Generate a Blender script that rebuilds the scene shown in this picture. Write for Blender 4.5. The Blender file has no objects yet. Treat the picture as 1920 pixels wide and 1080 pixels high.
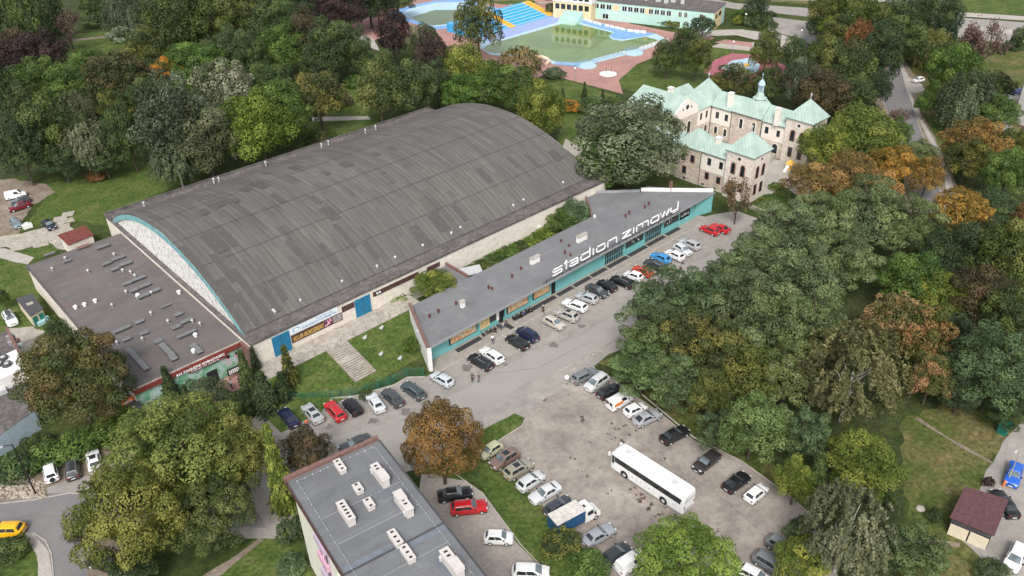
import bpy, bmesh, math, random
import numpy as np
from mathutils import Vector, Matrix
R=math.radians
random.seed(7)
S=bpy.context.scene; C=S.collection
# ---------------------------------------------------------------- camera
f=1542.; CX,CY=960.,540.; CAMH=80.
def _d(px,py):
    v=np.array([px-CX,-(py-CY),-f]); return v/np.linalg.norm(v)
_X=_d(2964,-508); _Y=_d(-723,-408); _Y=_Y-_X*(_X@_Y); _Y/=np.linalg.norm(_Y); _Z=np.cross(_X,_Y)
M=np.array([_X,_Y,_Z])                       # camera -> world axes
cam=bpy.data.cameras.new('camera'); co=bpy.data.objects.new('camera',cam); C.objects.link(co)
cam.sensor_width=36; cam.lens=f/1920*36; cam.clip_end=5000; cam.clip_start=1
m4=Matrix([list(M[0])+[0],list(M[1])+[0],list(M[2])+[CAMH],[0,0,0,1]]); co.matrix_world=m4
S.camera=co
# ---------------------------------------------------------------- sky, sun, exposure
SUN_EL,SUN_AZ=R(48),R(222)                   # azimuth of the direction towards the sun, from +X ccw
w=bpy.data.worlds.new('World'); S.world=w; w.use_nodes=True
nt=w.node_tree; bg=nt.nodes['Background']
sky=nt.nodes.new('ShaderNodeTexSky'); sky.sky_type='NISHITA'; sky.sun_disc=False
sky.sun_elevation=SUN_EL; sky.sun_rotation=R(90)-SUN_AZ; sky.dust_density=4; sky.air_density=1.0; sky.ozone_density=.6
hs=nt.nodes.new('ShaderNodeHueSaturation'); hs.inputs['Saturation'].default_value=.28
nt.links.new(sky.outputs[0],hs.inputs['Color']); nt.links.new(hs.outputs[0],bg.inputs[0]); bg.inputs[1].default_value=.15
sun=bpy.data.lights.new('sun','SUN'); sun.energy=1.5; sun.angle=R(14); sun.color=(1,.96,.9)
so=bpy.data.objects.new('sun',sun); C.objects.link(so)
sd=Vector((math.cos(SUN_EL)*math.cos(SUN_AZ),math.cos(SUN_EL)*math.sin(SUN_AZ),math.sin(SUN_EL)))
so.rotation_euler=sd.to_track_quat('Z','Y').to_euler(); so.location=(0,0,200)
S.view_settings.view_transform='Standard'; S.view_settings.look='None'; S.view_settings.exposure=.44; S.view_settings.gamma=1
# ---------------------------------------------------------------- helpers
def ray(px,py): return M@np.array([px-CX,-(py-CY),-f])
def G(px,py,z=0.):
    v=ray(px,py); t=(z-CAMH)/v[2]; return float(v[0]*t),float(v[1]*t)
def pxm(x,y,z):
    v=M.T@np.array([x,y,z-CAMH]); return f/-v[2]*1.0
def tag(o,label=None,cat=None,group=None,kind=None):
    if label: o['label']=label
    if cat: o['category']=cat
    if group: o['group']=group
    if kind: o['kind']=kind
    return o
def empty(name,loc,rz=0,label=None,cat=None,group=None):
    o=bpy.data.objects.new(name,None); C.objects.link(o); o.location=loc; o.rotation_euler=(0,0,rz); o.empty_display_size=.5
    return tag(o,label,cat,group)
def origin(o):
    v=Vector((0,0,0))
    while o is not None: v+=o.location; o=o.parent
    return v
class MB:
    def __init__(s): s.v=[]; s.f=[]
    def add(s,vs,fs):
        n=len(s.v); s.v+= [tuple(p) for p in vs]; s.f+=[tuple(i+n for i in q) for q in fs]; return s
    def box(s,x0,x1,y0,y1,z0,z1):
        return s.prism([(x0,y0),(x1,y0),(x1,y1),(x0,y1)],z0,z1)
    def prism(s,poly,z0,z1):
        a=sum(poly[i][0]*poly[(i+1)%len(poly)][1]-poly[(i+1)%len(poly)][0]*poly[i][1] for i in range(len(poly)))
        if a<0: poly=poly[::-1]
        n=len(poly); vs=[(p[0],p[1],z0) for p in poly]+[(p[0],p[1],z1) for p in poly]
        return s.add(vs,[tuple(range(n))[::-1],tuple(range(n,2*n))]+[(i,(i+1)%n,(i+1)%n+n,i+n) for i in range(n)])
    def loft(s,rings,cap=True):
        n=len(rings[0]); vs=[p for r in rings for p in r]; fs=[]
        for k in range(len(rings)-1):
            for i in range(n):
                j=(i+1)%n; fs.append((k*n+i,k*n+j,(k+1)*n+j,(k+1)*n+i))
        if cap: fs+= [tuple(range(n))[::-1],tuple((len(rings)-1)*n+i for i in range(n))]
        return s.add(vs,fs)
    def tube(s,pts,rs,n=8):
        pts=[Vector(p) for p in pts]; rings=[]
        if not hasattr(rs,'__len__'): rs=[rs]*len(pts)
        for i,p in enumerate(pts):
            d=(pts[min(i+1,len(pts)-1)]-pts[max(i-1,0)]).normalized()
            a=d.orthogonal().normalized(); 
            if abs(d.z)<.99: a=d.cross(Vector((0,0,1))).normalized()
            else: a=Vector((1,0,0))
            b=d.cross(a)
            rings.append([p+(a*math.cos(t)+b*math.sin(t))*rs[i] for t in [2*math.pi*k/n for k in range(n)]])
        return s.loft(rings)
    def cyl(s,x,y,z0,z1,r,n=12,r2=None): return s.tube([(x,y,z0),(x,y,z1)],[r,r if r2 is None else r2],n)
    def ball(s,x,y,z,r,n=8,sz=1):
        rg=[]
        for k in range(1,n):
            a=math.pi*k/n; rg.append([(x+r*math.sin(a)*math.cos(t),y+r*math.sin(a)*math.sin(t),z-r*sz*math.cos(a)) for t in [2*math.pi*i/n for i in range(n)]])
        return s.loft(rg)
    def bar(s,a,b,w,h):     # box along a->b, width w, height h (centre line at the bottom)
        a=Vector(a); b=Vector(b); d=(b-a); d.z=0; d.normalize(); p=Vector((-d.y,d.x,0))*w/2; u=Vector((0,0,h))
        return s.add([a-p,b-p,b+p,a+p,a-p+u,b-p+u,b+p+u,a+p+u],[(3,2,1,0),(4,5,6,7),(0,1,5,4),(1,2,6,5),(2,3,7,6),(3,0,4,7)])
    def pyr(s,x0,x1,y0,y1,z0,z1,ax=None,ay=None):
        ax=(x0+x1)/2 if ax is None else ax; ay=(y0+y1)/2 if ay is None else ay
        return s.add([(x0,y0,z0),(x1,y0,z0),(x1,y1,z0),(x0,y1,z0),(ax,ay,z1)],[(3,2,1,0),(0,1,4),(1,2,4),(2,3,4),(3,0,4)])
    def build(s,name,mat,parent=None,world=True,smooth=None,recalc=True):
        me=bpy.data.meshes.new(name)
        off=origin(parent) if (parent is not None and world) else Vector((0,0,0))
        base=None
        if parent is None and s.v:
            xs=[p[0] for p in s.v]; ys=[p[1] for p in s.v]; zs=[p[2] for p in s.v]
            base=Vector(((min(xs)+max(xs))/2,(min(ys)+max(ys))/2,min(zs))); off=base
        me.from_pydata([(p[0]-off.x,p[1]-off.y,p[2]-off.z) for p in s.v],[],s.f)
        if recalc:
            b=bmesh.new(); b.from_mesh(me); bmesh.ops.recalc_face_normals(b,faces=b.faces); b.to_mesh(me); b.free()
        if mat: me.materials.append(mat)
        if smooth: me.shade_smooth(); me.set_sharp_from_angle(angle=R(smooth))
        o=bpy.data.objects.new(name,me); C.objects.link(o)
        if parent is not None: o.parent=parent
        elif base is not None: o.location=base
        return o
def copy_tree(o,parent=None):
    c=o.copy(); C.objects.link(c); c.parent=parent
    for ch in list(o.children): copy_tree(ch,c)
    return c
# ---------------------------------------------------------------- materials
def nodes(name):
    m=bpy.data.materials.new(name); m.use_nodes=True; t=m.node_tree; return m,t,t.nodes['Principled BSDF']
def lk(t,a,b): t.links.new(a,b)
def setb(b,rough=.8,spec=.3,metal=0):
    b.inputs['Roughness'].default_value=rough; b.inputs['Specular IOR Level'].default_value=spec; b.inputs['Metallic'].default_value=metal
def pos(t):
    g=t.nodes.new('ShaderNodeNewGeometry'); return g.outputs['Position']
def noise(t,vec,scale,detail=6,rough=.6,dist=0):
    n=t.nodes.new('ShaderNodeTexNoise'); n.inputs['Scale'].default_value=scale; n.inputs['Detail'].default_value=detail; n.inputs['Roughness'].default_value=rough
    n.inputs['Distortion'].default_value=dist; lk(t,vec,n.inputs['Vector']); return n.outputs['Fac']
def ramp(t,fac,stops):
    r=t.nodes.new('ShaderNodeValToRGB'); e=r.color_ramp.elements
    while len(e)<len(stops): e.new(.5)
    for i,(p,c) in enumerate(stops): e[i].position=p; e[i].color=(*c,1)
    lk(t,fac,r.inputs[0]); return r.outputs[0]
def mix(t,fac,a,b,mode='MIX'):
    n=t.nodes.new('ShaderNodeMix'); n.data_type='RGBA'; n.blend_type=mode; n.clamp_result=False
    for s,v in ((0,fac),(6,a),(7,b)):
        if hasattr(v,'default_value') or hasattr(v,'is_linked'): lk(t,v,n.inputs[s])
        else: n.inputs[s].default_value = v if s==0 else (*v,1)
    return n.outputs[2]
def math_(t,op,a,b=0.):
    n=t.nodes.new('ShaderNodeMath'); n.operation=op
    for i,v in enumerate((a,b)):
        if hasattr(v,'is_linked'): lk(t,v,n.inputs[i])
        else: n.inputs[i].default_value=v
    return n.outputs[0]
def mapping(t,vec,sc=(1,1,1),rot=(0,0,0)):
    n=t.nodes.new('ShaderNodeMapping'); n.inputs['Scale'].default_value=sc; n.inputs['Rotation'].default_value=rot; lk(t,vec,n.inputs['Vector']); return n.outputs[0]
def bump(t,b,h,s=.3,d=.1):
    n=t.nodes.new('ShaderNodeBump'); n.inputs['Strength'].default_value=s; n.inputs['Distance'].default_value=d; lk(t,h,n.inputs['Height']); lk(t,n.outputs[0],b.inputs['Normal'])
def plain(name,col,rough=.7,spec=.3,var=.12,scale=1.5,metal=0):
    m,t,b=nodes(name); setb(b,rough,spec,metal); p=pos(t); n=noise(t,p,scale)
    lo=tuple(c*(1-var) for c in col); hi=tuple(min(1,c*(1+var)) for c in col)
    lk(t,ramp(t,n,[(.3,lo),(.7,hi)]),b.inputs['Base Color']); return m
def mottled(name,stops,scale,s2=None,stops2=None,fac=.5,rough=.9,dist=0,fine=4.,finev=.25,bumps=0):
    m,t,b=nodes(name); setb(b,rough,.2); p=pos(t); n=noise(t,p,scale,8,.65,dist); c=ramp(t,n,stops)
    if s2: 
        c2=ramp(t,noise(t,p,s2,5,.6,.5),stops2); c=mix(t,fac,c,c2,'MULTIPLY')
    fn=ramp(t,noise(t,p,fine,3,.7),[(.3,(1-finev,)*3),(.7,(1+finev,)*3)]); c=mix(t,1.,c,fn,'MULTIPLY')
    lk(t,c,b.inputs['Base Color'])
    if bumps: bump(t,b,noise(t,p,fine,4),bumps,.15)
    return m
G1=(1,1,1)
M_ground=mottled('ground_grass',[(.3,(.030,.046,.013)),(.5,(.05,.073,.02)),(.7,(.085,.095,.035))],.05,.6,[(.35,(.6,.6,.55)),(.65,(1.25,1.2,1.1))],.8,fine=2.5,finev=.35,bumps=.6)
M_wood=mottled('woodland_floor',[(.3,(.03,.04,.015)),(.6,(.06,.075,.025)),(.8,(.10,.085,.05))],.12,.9,[(.35,(.6,)*3),(.65,(1.2,)*3)],.8,fine=2,finev=.4,bumps=.6)
M_lawn=mottled('lawn_grass',[(.3,(.045,.078,.020)),(.48,(.072,.112,.026)),(.60,(.105,.130,.040)),(.76,(.160,.145,.065))],.22,1.1,[(.35,(.7,.75,.7)),(.65,(1.2,1.15,1.1))],.8,fine=1.8,finev=.45,bumps=.8)
M_lawn2=mottled('dry_lawn_grass',[(.3,(.055,.078,.022)),(.45,(.085,.105,.03)),(.58,(.14,.125,.055)),(.75,(.20,.165,.095))],.14,.9,[(.35,(.7,.75,.7)),(.65,(1.2,1.15,1.1))],.8,fine=1.6,finev=.45,bumps=.8)
M_asph=mottled('worn_asphalt',[(.3,(.245,.225,.205)),(.5,(.305,.285,.262)),(.7,(.365,.34,.31))],.10,.7,[(.3,(.82,)*3),(.7,(1.1,)*3)],.8,dist=1,fine=3,finev=.1)
M_road=mottled('road_asphalt',[(.3,(.29,.272,.252)),(.7,(.325,.305,.283))],.15,fine=2,finev=.05)
M_dark_road=mottled('dark_road_asphalt',[(.3,(.17,.165,.17)),(.7,(.225,.215,.215))],.15,.5,[(.3,(.9,)*3),(.7,(1.05,)*3)],.8,fine=2,finev=.06)
def gravel():
    m,t,b=nodes('broken_car_park_surface'); setb(b,.95,.2); p=pos(t)
    c=ramp(t,noise(t,p,.16,9,.7,.35),[(.30,(.185,.158,.14)),(.43,(.255,.225,.20)),(.55,(.32,.285,.252)),(.67,(.39,.35,.315)),(.8,(.30,.27,.25))])
    c=mix(t,.9,c,ramp(t,noise(t,p,.9,8,.75,.25),[(.3,(.68,.66,.64)),(.5,(1,1,1)),(.7,(1.22,1.2,1.16))]),'MULTIPLY')
    k=ramp(t,noise(t,mapping(t,p,(1,1,1)),.35,10,.75,2.0),[(.62,(0,0,0)),(.70,(1,1,1))]); c=mix(t,math_(t,'MULTIPLY',k,.6),c,(.10,.075,.06))
    lk(t,c,b.inputs['Base Color']); bump(t,b,noise(t,p,2.5,6),.5,.1); return m
M_park=gravel()
M_conc=mottled('old_concrete',[(.3,(.30,.27,.235)),(.55,(.42,.385,.34)),(.75,(.5,.46,.41))],.5,2.2,[(.35,(.7,.7,.66)),(.6,(1.1,1.1,1.1))],.8,dist=1,fine=6,finev=.15)
M_path=mottled('pale_path',[(.3,(.34,.31,.28)),(.7,(.45,.42,.38))],.4,fine=2,finev=.1)
M_dirt=mottled('bare_dirt',[(.3,(.17,.135,.10)),(.6,(.27,.22,.175)),(.8,(.36,.31,.26))],.25,1.2,[(.35,(.7,)*3),(.65,(1.15,)*3)],.8,fine=3,finev=.25)
M_kerb=plain('kerb_stone',(.40,.37,.33),.9,.2,.2,1.2)
def brickpave(name,col,sc=1.2):
    m,t,b=nodes(name); setb(b,.85,.2); p=pos(t)
    br=t.nodes.new('ShaderNodeTexBrick'); br.inputs['Scale'].default_value=sc; lk(t,p,br.inputs['Vector']); br.inputs['Mortar Size'].default_value=.01
    br.inputs['Color1'].default_value=(*[c*.9 for c in col],1); br.inputs['Color2'].default_value=(*[min(1,c*1.12) for c in col],1); br.inputs['Mortar'].default_value=(*[c*.75 for c in col],1)
    c=mix(t,.9,br.outputs[0],ramp(t,noise(t,p,.15,6),[(.3,(.8,.82,.85)),(.7,(1.15,1.12,1.1))]),'MULTIPLY'); lk(t,c,b.inputs['Base Color']); return m
M_redpave=brickpave('red_block_paving',(.39,.225,.195))
M_greypave=brickpave('grey_block_paving',(.36,.325,.29))
def __sep(t,v,i):
    s=t.nodes.new('ShaderNodeSeparateXYZ'); lk(t,v,s.inputs[0]); return s.outputs[i]
def hallroof():
    m,t,b=nodes('weathered_roofing_felt'); setb(b,.9,.2)
    tc=t.nodes.new('ShaderNodeTexCoord'); sep=t.nodes.new('ShaderNodeSeparateXYZ'); lk(t,tc.outputs['Object'],sep.inputs[0])
    cb=t.nodes.new('ShaderNodeCombineXYZ'); lk(t,sep.outputs[1],cb.inputs[0]); lk(t,sep.outputs[0],cb.inputs[1])
    def br(sc,w,h,c1,c2,bias=0,off=.5):
        n=t.nodes.new('ShaderNodeTexBrick'); lk(t,cb.outputs[0],n.inputs['Vector']); n.inputs['Scale'].default_value=sc; n.inputs['Brick Width'].default_value=w; n.inputs['Row Height'].default_value=h
        n.inputs['Mortar Size'].default_value=.012; n.inputs['Mortar Smooth'].default_value=.6; n.inputs['Color1'].default_value=(*c1,1); n.inputs['Color2'].default_value=(*c2,1); n.inputs['Mortar'].default_value=(.09,.085,.082,1); n.inputs['Bias'].default_value=bias; n.offset=off; return n.outputs[0]
    c=br(1,7.5,1.0,(.116,.111,.105),(.141,.135,.128),0,.37)
    d=br(1,4.2,2.0,(.56,.54,.54),(1.,1.,1.),.62,.61); d2=ramp(t,noise(t,mapping(t,cb.outputs[0],(.05,.05,.05)),1.,2),[(.46,(0,0,0)),(.52,(1,1,1))])
    c=mix(t,math_(t,'MULTIPLY',d2,1.),c,d,'MULTIPLY')
    wv=math_(t,'SINE',math_(t,'MULTIPLY',__sep(t,cb.outputs[0],1),2*math.pi/1.0)); c=mix(t,.6,c,ramp(t,wv,[(.0,(.86,)*3),(.6,(1.04,)*3)]),'MULTIPLY')
    # chalky streaks that run down the curve
    s=noise(t,mapping(t,cb.outputs[0],(.09,1.3,1)),1.,6,.65); c=mix(t,.9,c,ramp(t,s,[(.3,(.86,.855,.85)),(.5,(1,1,1)),(.7,(1.22,1.21,1.19))]),'MULTIPLY')
    s=noise(t,mapping(t,cb.outputs[0],(.05,.05,1)),1.,5,.6); c=mix(t,.9,c,ramp(t,s,[(.3,(.88,.87,.88)),(.7,(1.12,1.12,1.1))]),'MULTIPLY')
    s=noise(t,cb.outputs[0],3.,4,.7); c=mix(t,.9,c,ramp(t,s,[(.3,(.85,)*3),(.7,(1.15,)*3)]),'MULTIPLY')
    lk(t,c,b.inputs['Base Color']); bump(t,b,noise(t,mapping(t,cb.outputs[0],(.1,2.,1)),1.,4),.4,.1); return m
M_hallroof=hallroof()
def felt(name,a,b_,stain=(.16,.12,.10),strip=1.0,ang=0):
    m,t,b=nodes(name); setb(b,.85,.25); p=mapping(t,pos(t),(1,1,1),(0,0,ang))
    n=t.nodes.new('ShaderNodeTexBrick'); lk(t,p,n.inputs['Vector']); n.inputs['Scale'].default_value=1; n.inputs['Brick Width'].default_value=9; n.inputs['Row Height'].default_value=strip
    n.inputs['Mortar Size'].default_value=.015; n.inputs['Color1'].default_value=(*a,1); n.inputs['Color2'].default_value=(*b_,1); n.inputs['Mortar'].default_value=(*[c*.75 for c in a],1)
    c=mix(t,.85,n.outputs[0],ramp(t,noise(t,p,.2,7,.65,.6),[(.3,(.84,.83,.83)),(.7,(1.15,1.14,1.13))]),'MULTIPLY')
    k=ramp(t,noise(t,p,.28,6,.65,.6),[(.56,(0,0,0)),(.70,(1,1,1))]); c=mix(t,math_(t,'MULTIPLY',k,.6),c,stain); k=ramp(t,noise(t,mapping(t,p,(1,.4,1)),.5,7,.7,.3),[(.60,(0,0,0)),(.68,(1,1,1))]); c=mix(t,math_(t,'MULTIPLY',k,.35),c,tuple(x*1.7 for x in a))
    c=mix(t,.8,c,ramp(t,noise(t,p,4,3),[(.3,(.9,)*3),(.7,(1.1,)*3)]),'MULTIPLY')
    lk(t,c,b.inputs['Base Color']); return m
M_annexroof=felt('annex_roofing_felt',(.132,.119,.118),(.150,.136,.135),(.175,.125,.105))
M_tealroof=felt('grey_roofing_felt',(.175,.18,.19),(.188,.193,.202),(.24,.23,.22),1.0)
M_blockroof=felt('block_roofing_felt',(.150,.158,.168),(.172,.182,.190),(.16,.14,.135),1.1,R(8))
M_rim=mottled('weathered_felt_rim',[(.3,(.075,.066,.066)),(.5,(.125,.112,.110)),(.7,(.20,.18,.175))],.7,dist=1,fine=3,finev=.2)
M_teal=mottled('turquoise_render',[(.3,(.155,.42,.43)),(.6,(.195,.49,.495)),(.8,(.25,.55,.55))],.6,dist=.5,fine=3,finev=.07)
M_cream=mottled('cream_render',[(.3,(.60,.55,.48)),(.6,(.72,.67,.60)),(.8,(.76,.71,.65))],.35,1.4,[(.3,(.86,.84,.82)),(.55,(1.03,)*3)],.8,dist=1,fine=3,finev=.06)
def peel():
    m,t,b=nodes('peeling_white_boards'); setb(b,.8,.2); p=pos(t)
    k=ramp(t,noise(t,mapping(t,p,(1,1.,.75)),1.5,9,.8,.4),[(.51,(0,0,0)),(.56,(1,1,1))])
    v=ramp(t,math_(t,'SINE',math_(t,'MULTIPLY',math_(t,'ADD',__sep(t,p,1),0),8.)),[(.0,(.75,)*3),(.3,(1,)*3)])
    c=mix(t,math_(t,'MULTIPLY',k,.75),(.80,.79,.77),(.33,.31,.29)); c=mix(t,.6,c,v,'MULTIPLY'); lk(t,c,b.inputs['Base Color']); return m
def __sep(t,v,i):
    s=t.nodes.new('ShaderNodeSeparateXYZ'); lk(t,v,s.inputs[0]); return s.outputs[i]
M_peel=peel()
M_tealtrim=plain('teal_trim_paint',(.18,.38,.41),.6,.3,.25,1); M_chim=plain('grey_white_chimney_render',(.56,.525,.50),.85,.2,.08,1)
M_bluedoor=plain('blue_gate_paint',(.015,.17,.32),.5,.4,.15,1.5)
M_brown=plain('rust_brown_panels',(.085,.045,.04),.6,.3,.3,2)
M_white=plain('white_paint',(.78,.77,.75),.5,.4,.05,2)
M_whitelit=plain('sign_white_enamel',(.92,.92,.92),.35,.5,.02,2)
M_black=plain('black_rubber',(.02,.02,.022),.6,.3,.2,2)
M_dkgrey=plain('dark_grey_metal',(.07,.07,.075),.5,.4,.2,2)
M_vgrey=plain('dull_zinc_vent',(.17,.175,.18),.7,.3,.2,2); M_grey=plain('grey_metal',(.30,.31,.32),.45,.5,.15,2)
M_lgrey=plain('light_grey_metal',(.50,.51,.52),.45,.5,.12,2)
M_redcop=plain('red_brown_coping',(.19,.11,.095),.75,.3,.25,2)
M_vent=plain('dark_red_clay',(.13,.045,.04),.7,.3,.2,2)
M_orange=plain('orange_paint',(.70,.20,.06),.6,.3,.2,2)
M_mat=plain('dark_floor_grating',(.045,.042,.045),.8,.3,.15,3)
M_pavement=mottled('pavement_slabs',[(.3,(.27,.245,.215)),(.7,(.345,.32,.285))],.6,fine=3,finev=.1)
M_green=plain('green_fence_paint',(.015,.16,.115),.5,.4,.15,1)
def glass(name,col=(.02,.024,.028)):
    m,t,b=nodes(name); setb(b,.12,.6); b.inputs['Base Color'].default_value=(*col,1)
    n=noise(t,pos(t),.8,3); lk(t,ramp(t,n,[(.35,tuple(c*.7 for c in col)),(.65,tuple(c*1.6 for c in col))]),b.inputs['Base Color']); return m
M_glass=glass('dark_window_glass'); M_carglass=glass('car_window_glass',(.025,.03,.034))
M_screen=glass('windscreen_glass',(.12,.15,.165))
M_stone=None
def stone():
    m,t,b=nodes('rubble_stone_wall'); setb(b,.9,.2); p=pos(t)
    v=t.nodes.new('ShaderNodeTexVoronoi'); v.inputs['Scale'].default_value=2.2; lk(t,mapping(t,p,(1,1,1.7)),v.inputs['Vector'])
    hv=t.nodes.new('ShaderNodeSeparateColor'); lk(t,v.outputs['Color'],hv.inputs[0])
    c=ramp(t,hv.outputs[0],[(0,(.46,.40,.34)),(.5,(.56,.49,.42)),(.8,(.64,.57,.50)),(1,(.40,.33,.28))])
    c=mix(t,.8,c,ramp(t,noise(t,p,.5,6),[(.3,(.8,.8,.8)),(.7,(1.15,1.12,1.1))]),'MULTIPLY'); lk(t,c,b.inputs['Base Color']); bump(t,b,v.outputs['Distance'],.3,.08); return m
M_stone=stone()
M_tower=mottled('pale_stone_tower',[(.3,(.60,.53,.46)),(.55,(.74,.67,.60)),(.75,(.79,.73,.66))],.5,2.5,[(.35,(.78,.76,.74)),(.6,(1.05,)*3)],.8,fine=5,finev=.15)
M_plast=mottled('cream_plaster',[(.3,(.76,.70,.63)),(.7,(.84,.78,.71))],.4,fine=3,finev=.05)
def copper():
    m,t,b=nodes('green_copper_sheet'); setb(b,.6,.3); p=pos(t)
    s=t.nodes.new('ShaderNodeTexWave'); s.wave_type='BANDS'; s.bands_direction='X'; s.inputs['Scale'].default_value=.55; s.inputs['Distortion'].default_value=0
    lk(t,mapping(t,p,(1,1,.3),(0,0,R(45))),s.inputs['Vector'])
    c=ramp(t,noise(t,mapping(t,p,(1,1,.4)),.5,6,.6,.5),[(.3,(.31,.42,.37)),(.55,(.385,.50,.445)),(.75,(.46,.56,.51))])
    c=mix(t,.8,c,ramp(t,s.outputs[0],[(.0,(.80,)*3),(.25,(1,)*3)]),'MULTIPLY'); lk(t,c,b.inputs['Base Color']); return m
M_copper=copper()
M_gutter=plain('dark_green_gutter',(.07,.11,.10),.5,.4,.1,2)
M_red=plain('red_brown_tin',(.17,.05,.04),.6,.3,.3,1.5)
M_maroon=plain('maroon_shingle_roof',(.115,.058,.062),.85,.2,.25,3)
M_beige=plain('beige_render',(.66,.58,.45),.8,.2,.12,1)
M_mint=mottled('mint_render',[(.3,(.40,.62,.56)),(.7,(.50,.70,.65))],.2,fine=2,finev=.04)
M_yellowp=plain('cream_yellow_render',(.70,.58,.36),.8,.2,.08,1)
M_lilac=plain('lilac_render',(.50,.40,.52),.8,.2,.08,1)
M_palegrn=plain('pale_cream_render',(.68,.68,.58),.8,.2,.08,1)
M_pink=plain('pink_render',(.62,.36,.46),.8,.2,.08,1)
M_bluedeck=plain('blue_deck_paint',(.19,.36,.66),.6,.3,.15,.6)
M_lightblue=plain('light_blue_paint',(.06,.40,.74),.6,.3,.12,.8)
M_paleblue=plain('pale_blue_paint',(.42,.58,.67),.6,.3,.1,.5)
M_lilacblue=plain('lilac_blue_paint',(.30,.38,.68),.6,.3,.12,.7)
M_yel=plain('yellow_orange_paint',(.80,.45,.08),.6,.3,.12,1)
def water(name,a,b_,rough=.08):
    m,t,b=nodes(name); setb(b,rough,.5); p=pos(t); lk(t,ramp(t,noise(t,p,.05,5,.6,1),[(.35,a),(.65,b_)]),b.inputs['Base Color']); bump(t,b,noise(t,mapping(t,p,(1,.5,1)),.8,3),.06,.1); return m
M_water=water('green_pool_water',(.105,.175,.045),(.165,.245,.075)); M_water2=water('dark_pool_water',(.05,.10,.025),(.09,.14,.035))
M_pinkplay=plain('pink_rubber_surface',(.36,.13,.15),.85,.2,.15,.7)
M_bark=mottled('bark',[(.3,(.05,.04,.03)),(.7,(.12,.10,.08))],3,fine=6,finev=.2); M_birchbark=mottled('birch_bark',[(.35,(.2,.19,.17)),(.6,(.55,.53,.49))],3,fine=6,finev=.2)
def paint():
    m,t,b=nodes('car_paint'); setb(b,.28,.5); oi=t.nodes.new('ShaderNodeObjectInfo'); 
    n=noise(t,pos(t),1.2,3); c=mix(t,1.,oi.outputs['Color'],ramp(t,n,[(.3,(.93,)*3),(.7,(1.05,)*3)]),'MULTIPLY'); lk(t,c,b.inputs['Base Color'])
    b.inputs['Coat Weight'].default_value=.5; b.inputs['Coat Roughness'].default_value=.08; return m
M_paint=paint()
def objmat(name,rough=.8):
    m,t,b=nodes(name); setb(b,rough,.2); oi=t.nodes.new('ShaderNodeObjectInfo'); n=noise(t,pos(t),6,3)
    lk(t,mix(t,1.,oi.outputs['Color'],ramp(t,n,[(.3,(.88,)*3),(.7,(1.12,)*3)]),'MULTIPLY'),b.inputs['Base Color']); return m
M_cloth=objmat('cloth'); M_obj=objmat('painted_surface',.6)
M_skin=plain('skin',(.52,.32,.23),.6,.3,.05,5); M_hair=plain('hair',(.04,.03,.025),.6,.3,.2,8)
M_head=plain('headlight_lens',(.65,.67,.68),.15,.6,.05,4); M_tail=plain('taillight_lens',(.32,.015,.015),.25,.5,.05,4)
def leafmat():
    m,t,b=nodes('leaves'); setb(b,.65,.25)
    oi=t.nodes.new('ShaderNodeObjectInfo')
    def at(n,ty='GEOMETRY'):
        a=t.nodes.new('ShaderNodeAttribute'); a.attribute_name=n; a.attribute_type=ty; return a
    k=at('clump'); r=at('rnd'); c2=at('col2','OBJECT')
    tc=t.nodes.new('ShaderNodeTexCoord')
    ns=noise(t,tc.outputs['Object'],1.7,3,.6)
    s=math_(t,'ADD',math_(t,'MULTIPLY',k.outputs['Fac'],.55),math_(t,'MULTIPLY',ns,.65))
    s=math_(t,'ADD',s,math_(t,'MULTIPLY',r.outputs['Fac'],.12))
    fac=ramp(t,s,[(.55,(0,0,0)),(.86,(1,1,1))])
    c=mix(t,fac,oi.outputs['Color'],c2.outputs['Color'])
    v=math_(t,'ADD',math_(t,'MULTIPLY',r.outputs['Fac'],.34),1.0); c=mix(t,1.,c,v,'MULTIPLY')
    v=math_(t,'ADD',math_(t,'MULTIPLY',k.outputs['Fac'],.6),.72); c=mix(t,1.,c,v,'MULTIPLY')
    lk(t,c,b.inputs['Base Color'])
    tr=t.nodes.new('ShaderNodeBsdfTranslucent'); lk(t,c,tr.inputs[0]); ms=t.nodes.new('ShaderNodeMixShader'); ms.inputs[0].default_value=.10
    lk(t,b.outputs[0],ms.inputs[1]); lk(t,tr.outputs[0],ms.inputs[2]); lk(t,ms.outputs[0],t.nodes['Material Output'].inputs['Surface']); return m
M_leaf=leafmat()
# ---------------------------------------------------------------- setting: ground sheets
def wob(poly,amp,step=1.6,seed=0):
    rn=random.Random(seed); out=[]
    for i in range(len(poly)):
        a=Vector(poly[i]); b=Vector(poly[(i+1)%len(poly)]); n=max(1,int((b-a).length/step)); d=(b-a); p=Vector((-d.y,d.x)).normalized() if d.length>0 else Vector((0,0))
        for k in range(n): out.append(tuple(a+d*(k/n)+p*rn.uniform(-amp,amp)*(1 if k else .4)))
    return out
_lay=[0]
def sheet(name,poly,mat,z,jag=0,kind='structure',px=True,label=None):
    pts=[G(*p) for p in poly] if px else list(poly)
    if jag: pts=wob(pts,jag,1.4,len(pts))
    b=bmesh.new(); vs=[b.verts.new((x,y,0)) for x,y in pts]; fc=b.faces.new(vs)
    if fc.normal.z<0: fc.normal_flip()
    b.normal_update()
    if fc.normal.z<0: fc.normal_flip()
    bmesh.ops.triangulate(b,faces=b.faces[:]); me=bpy.data.meshes.new(name); b.to_mesh(me); b.free(); me.materials.append(mat)
    o=bpy.data.objects.new(name,me); C.objects.link(o); o.location=(0,0,z); o['kind']=kind; return o
g=MB().add([(-900,-300,0),(1800,-300,0),(1800,1800,0),(-900,1800,0)],[(0,1,2,3)]).build('ground',M_ground); tag(g,kind='structure')
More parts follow.
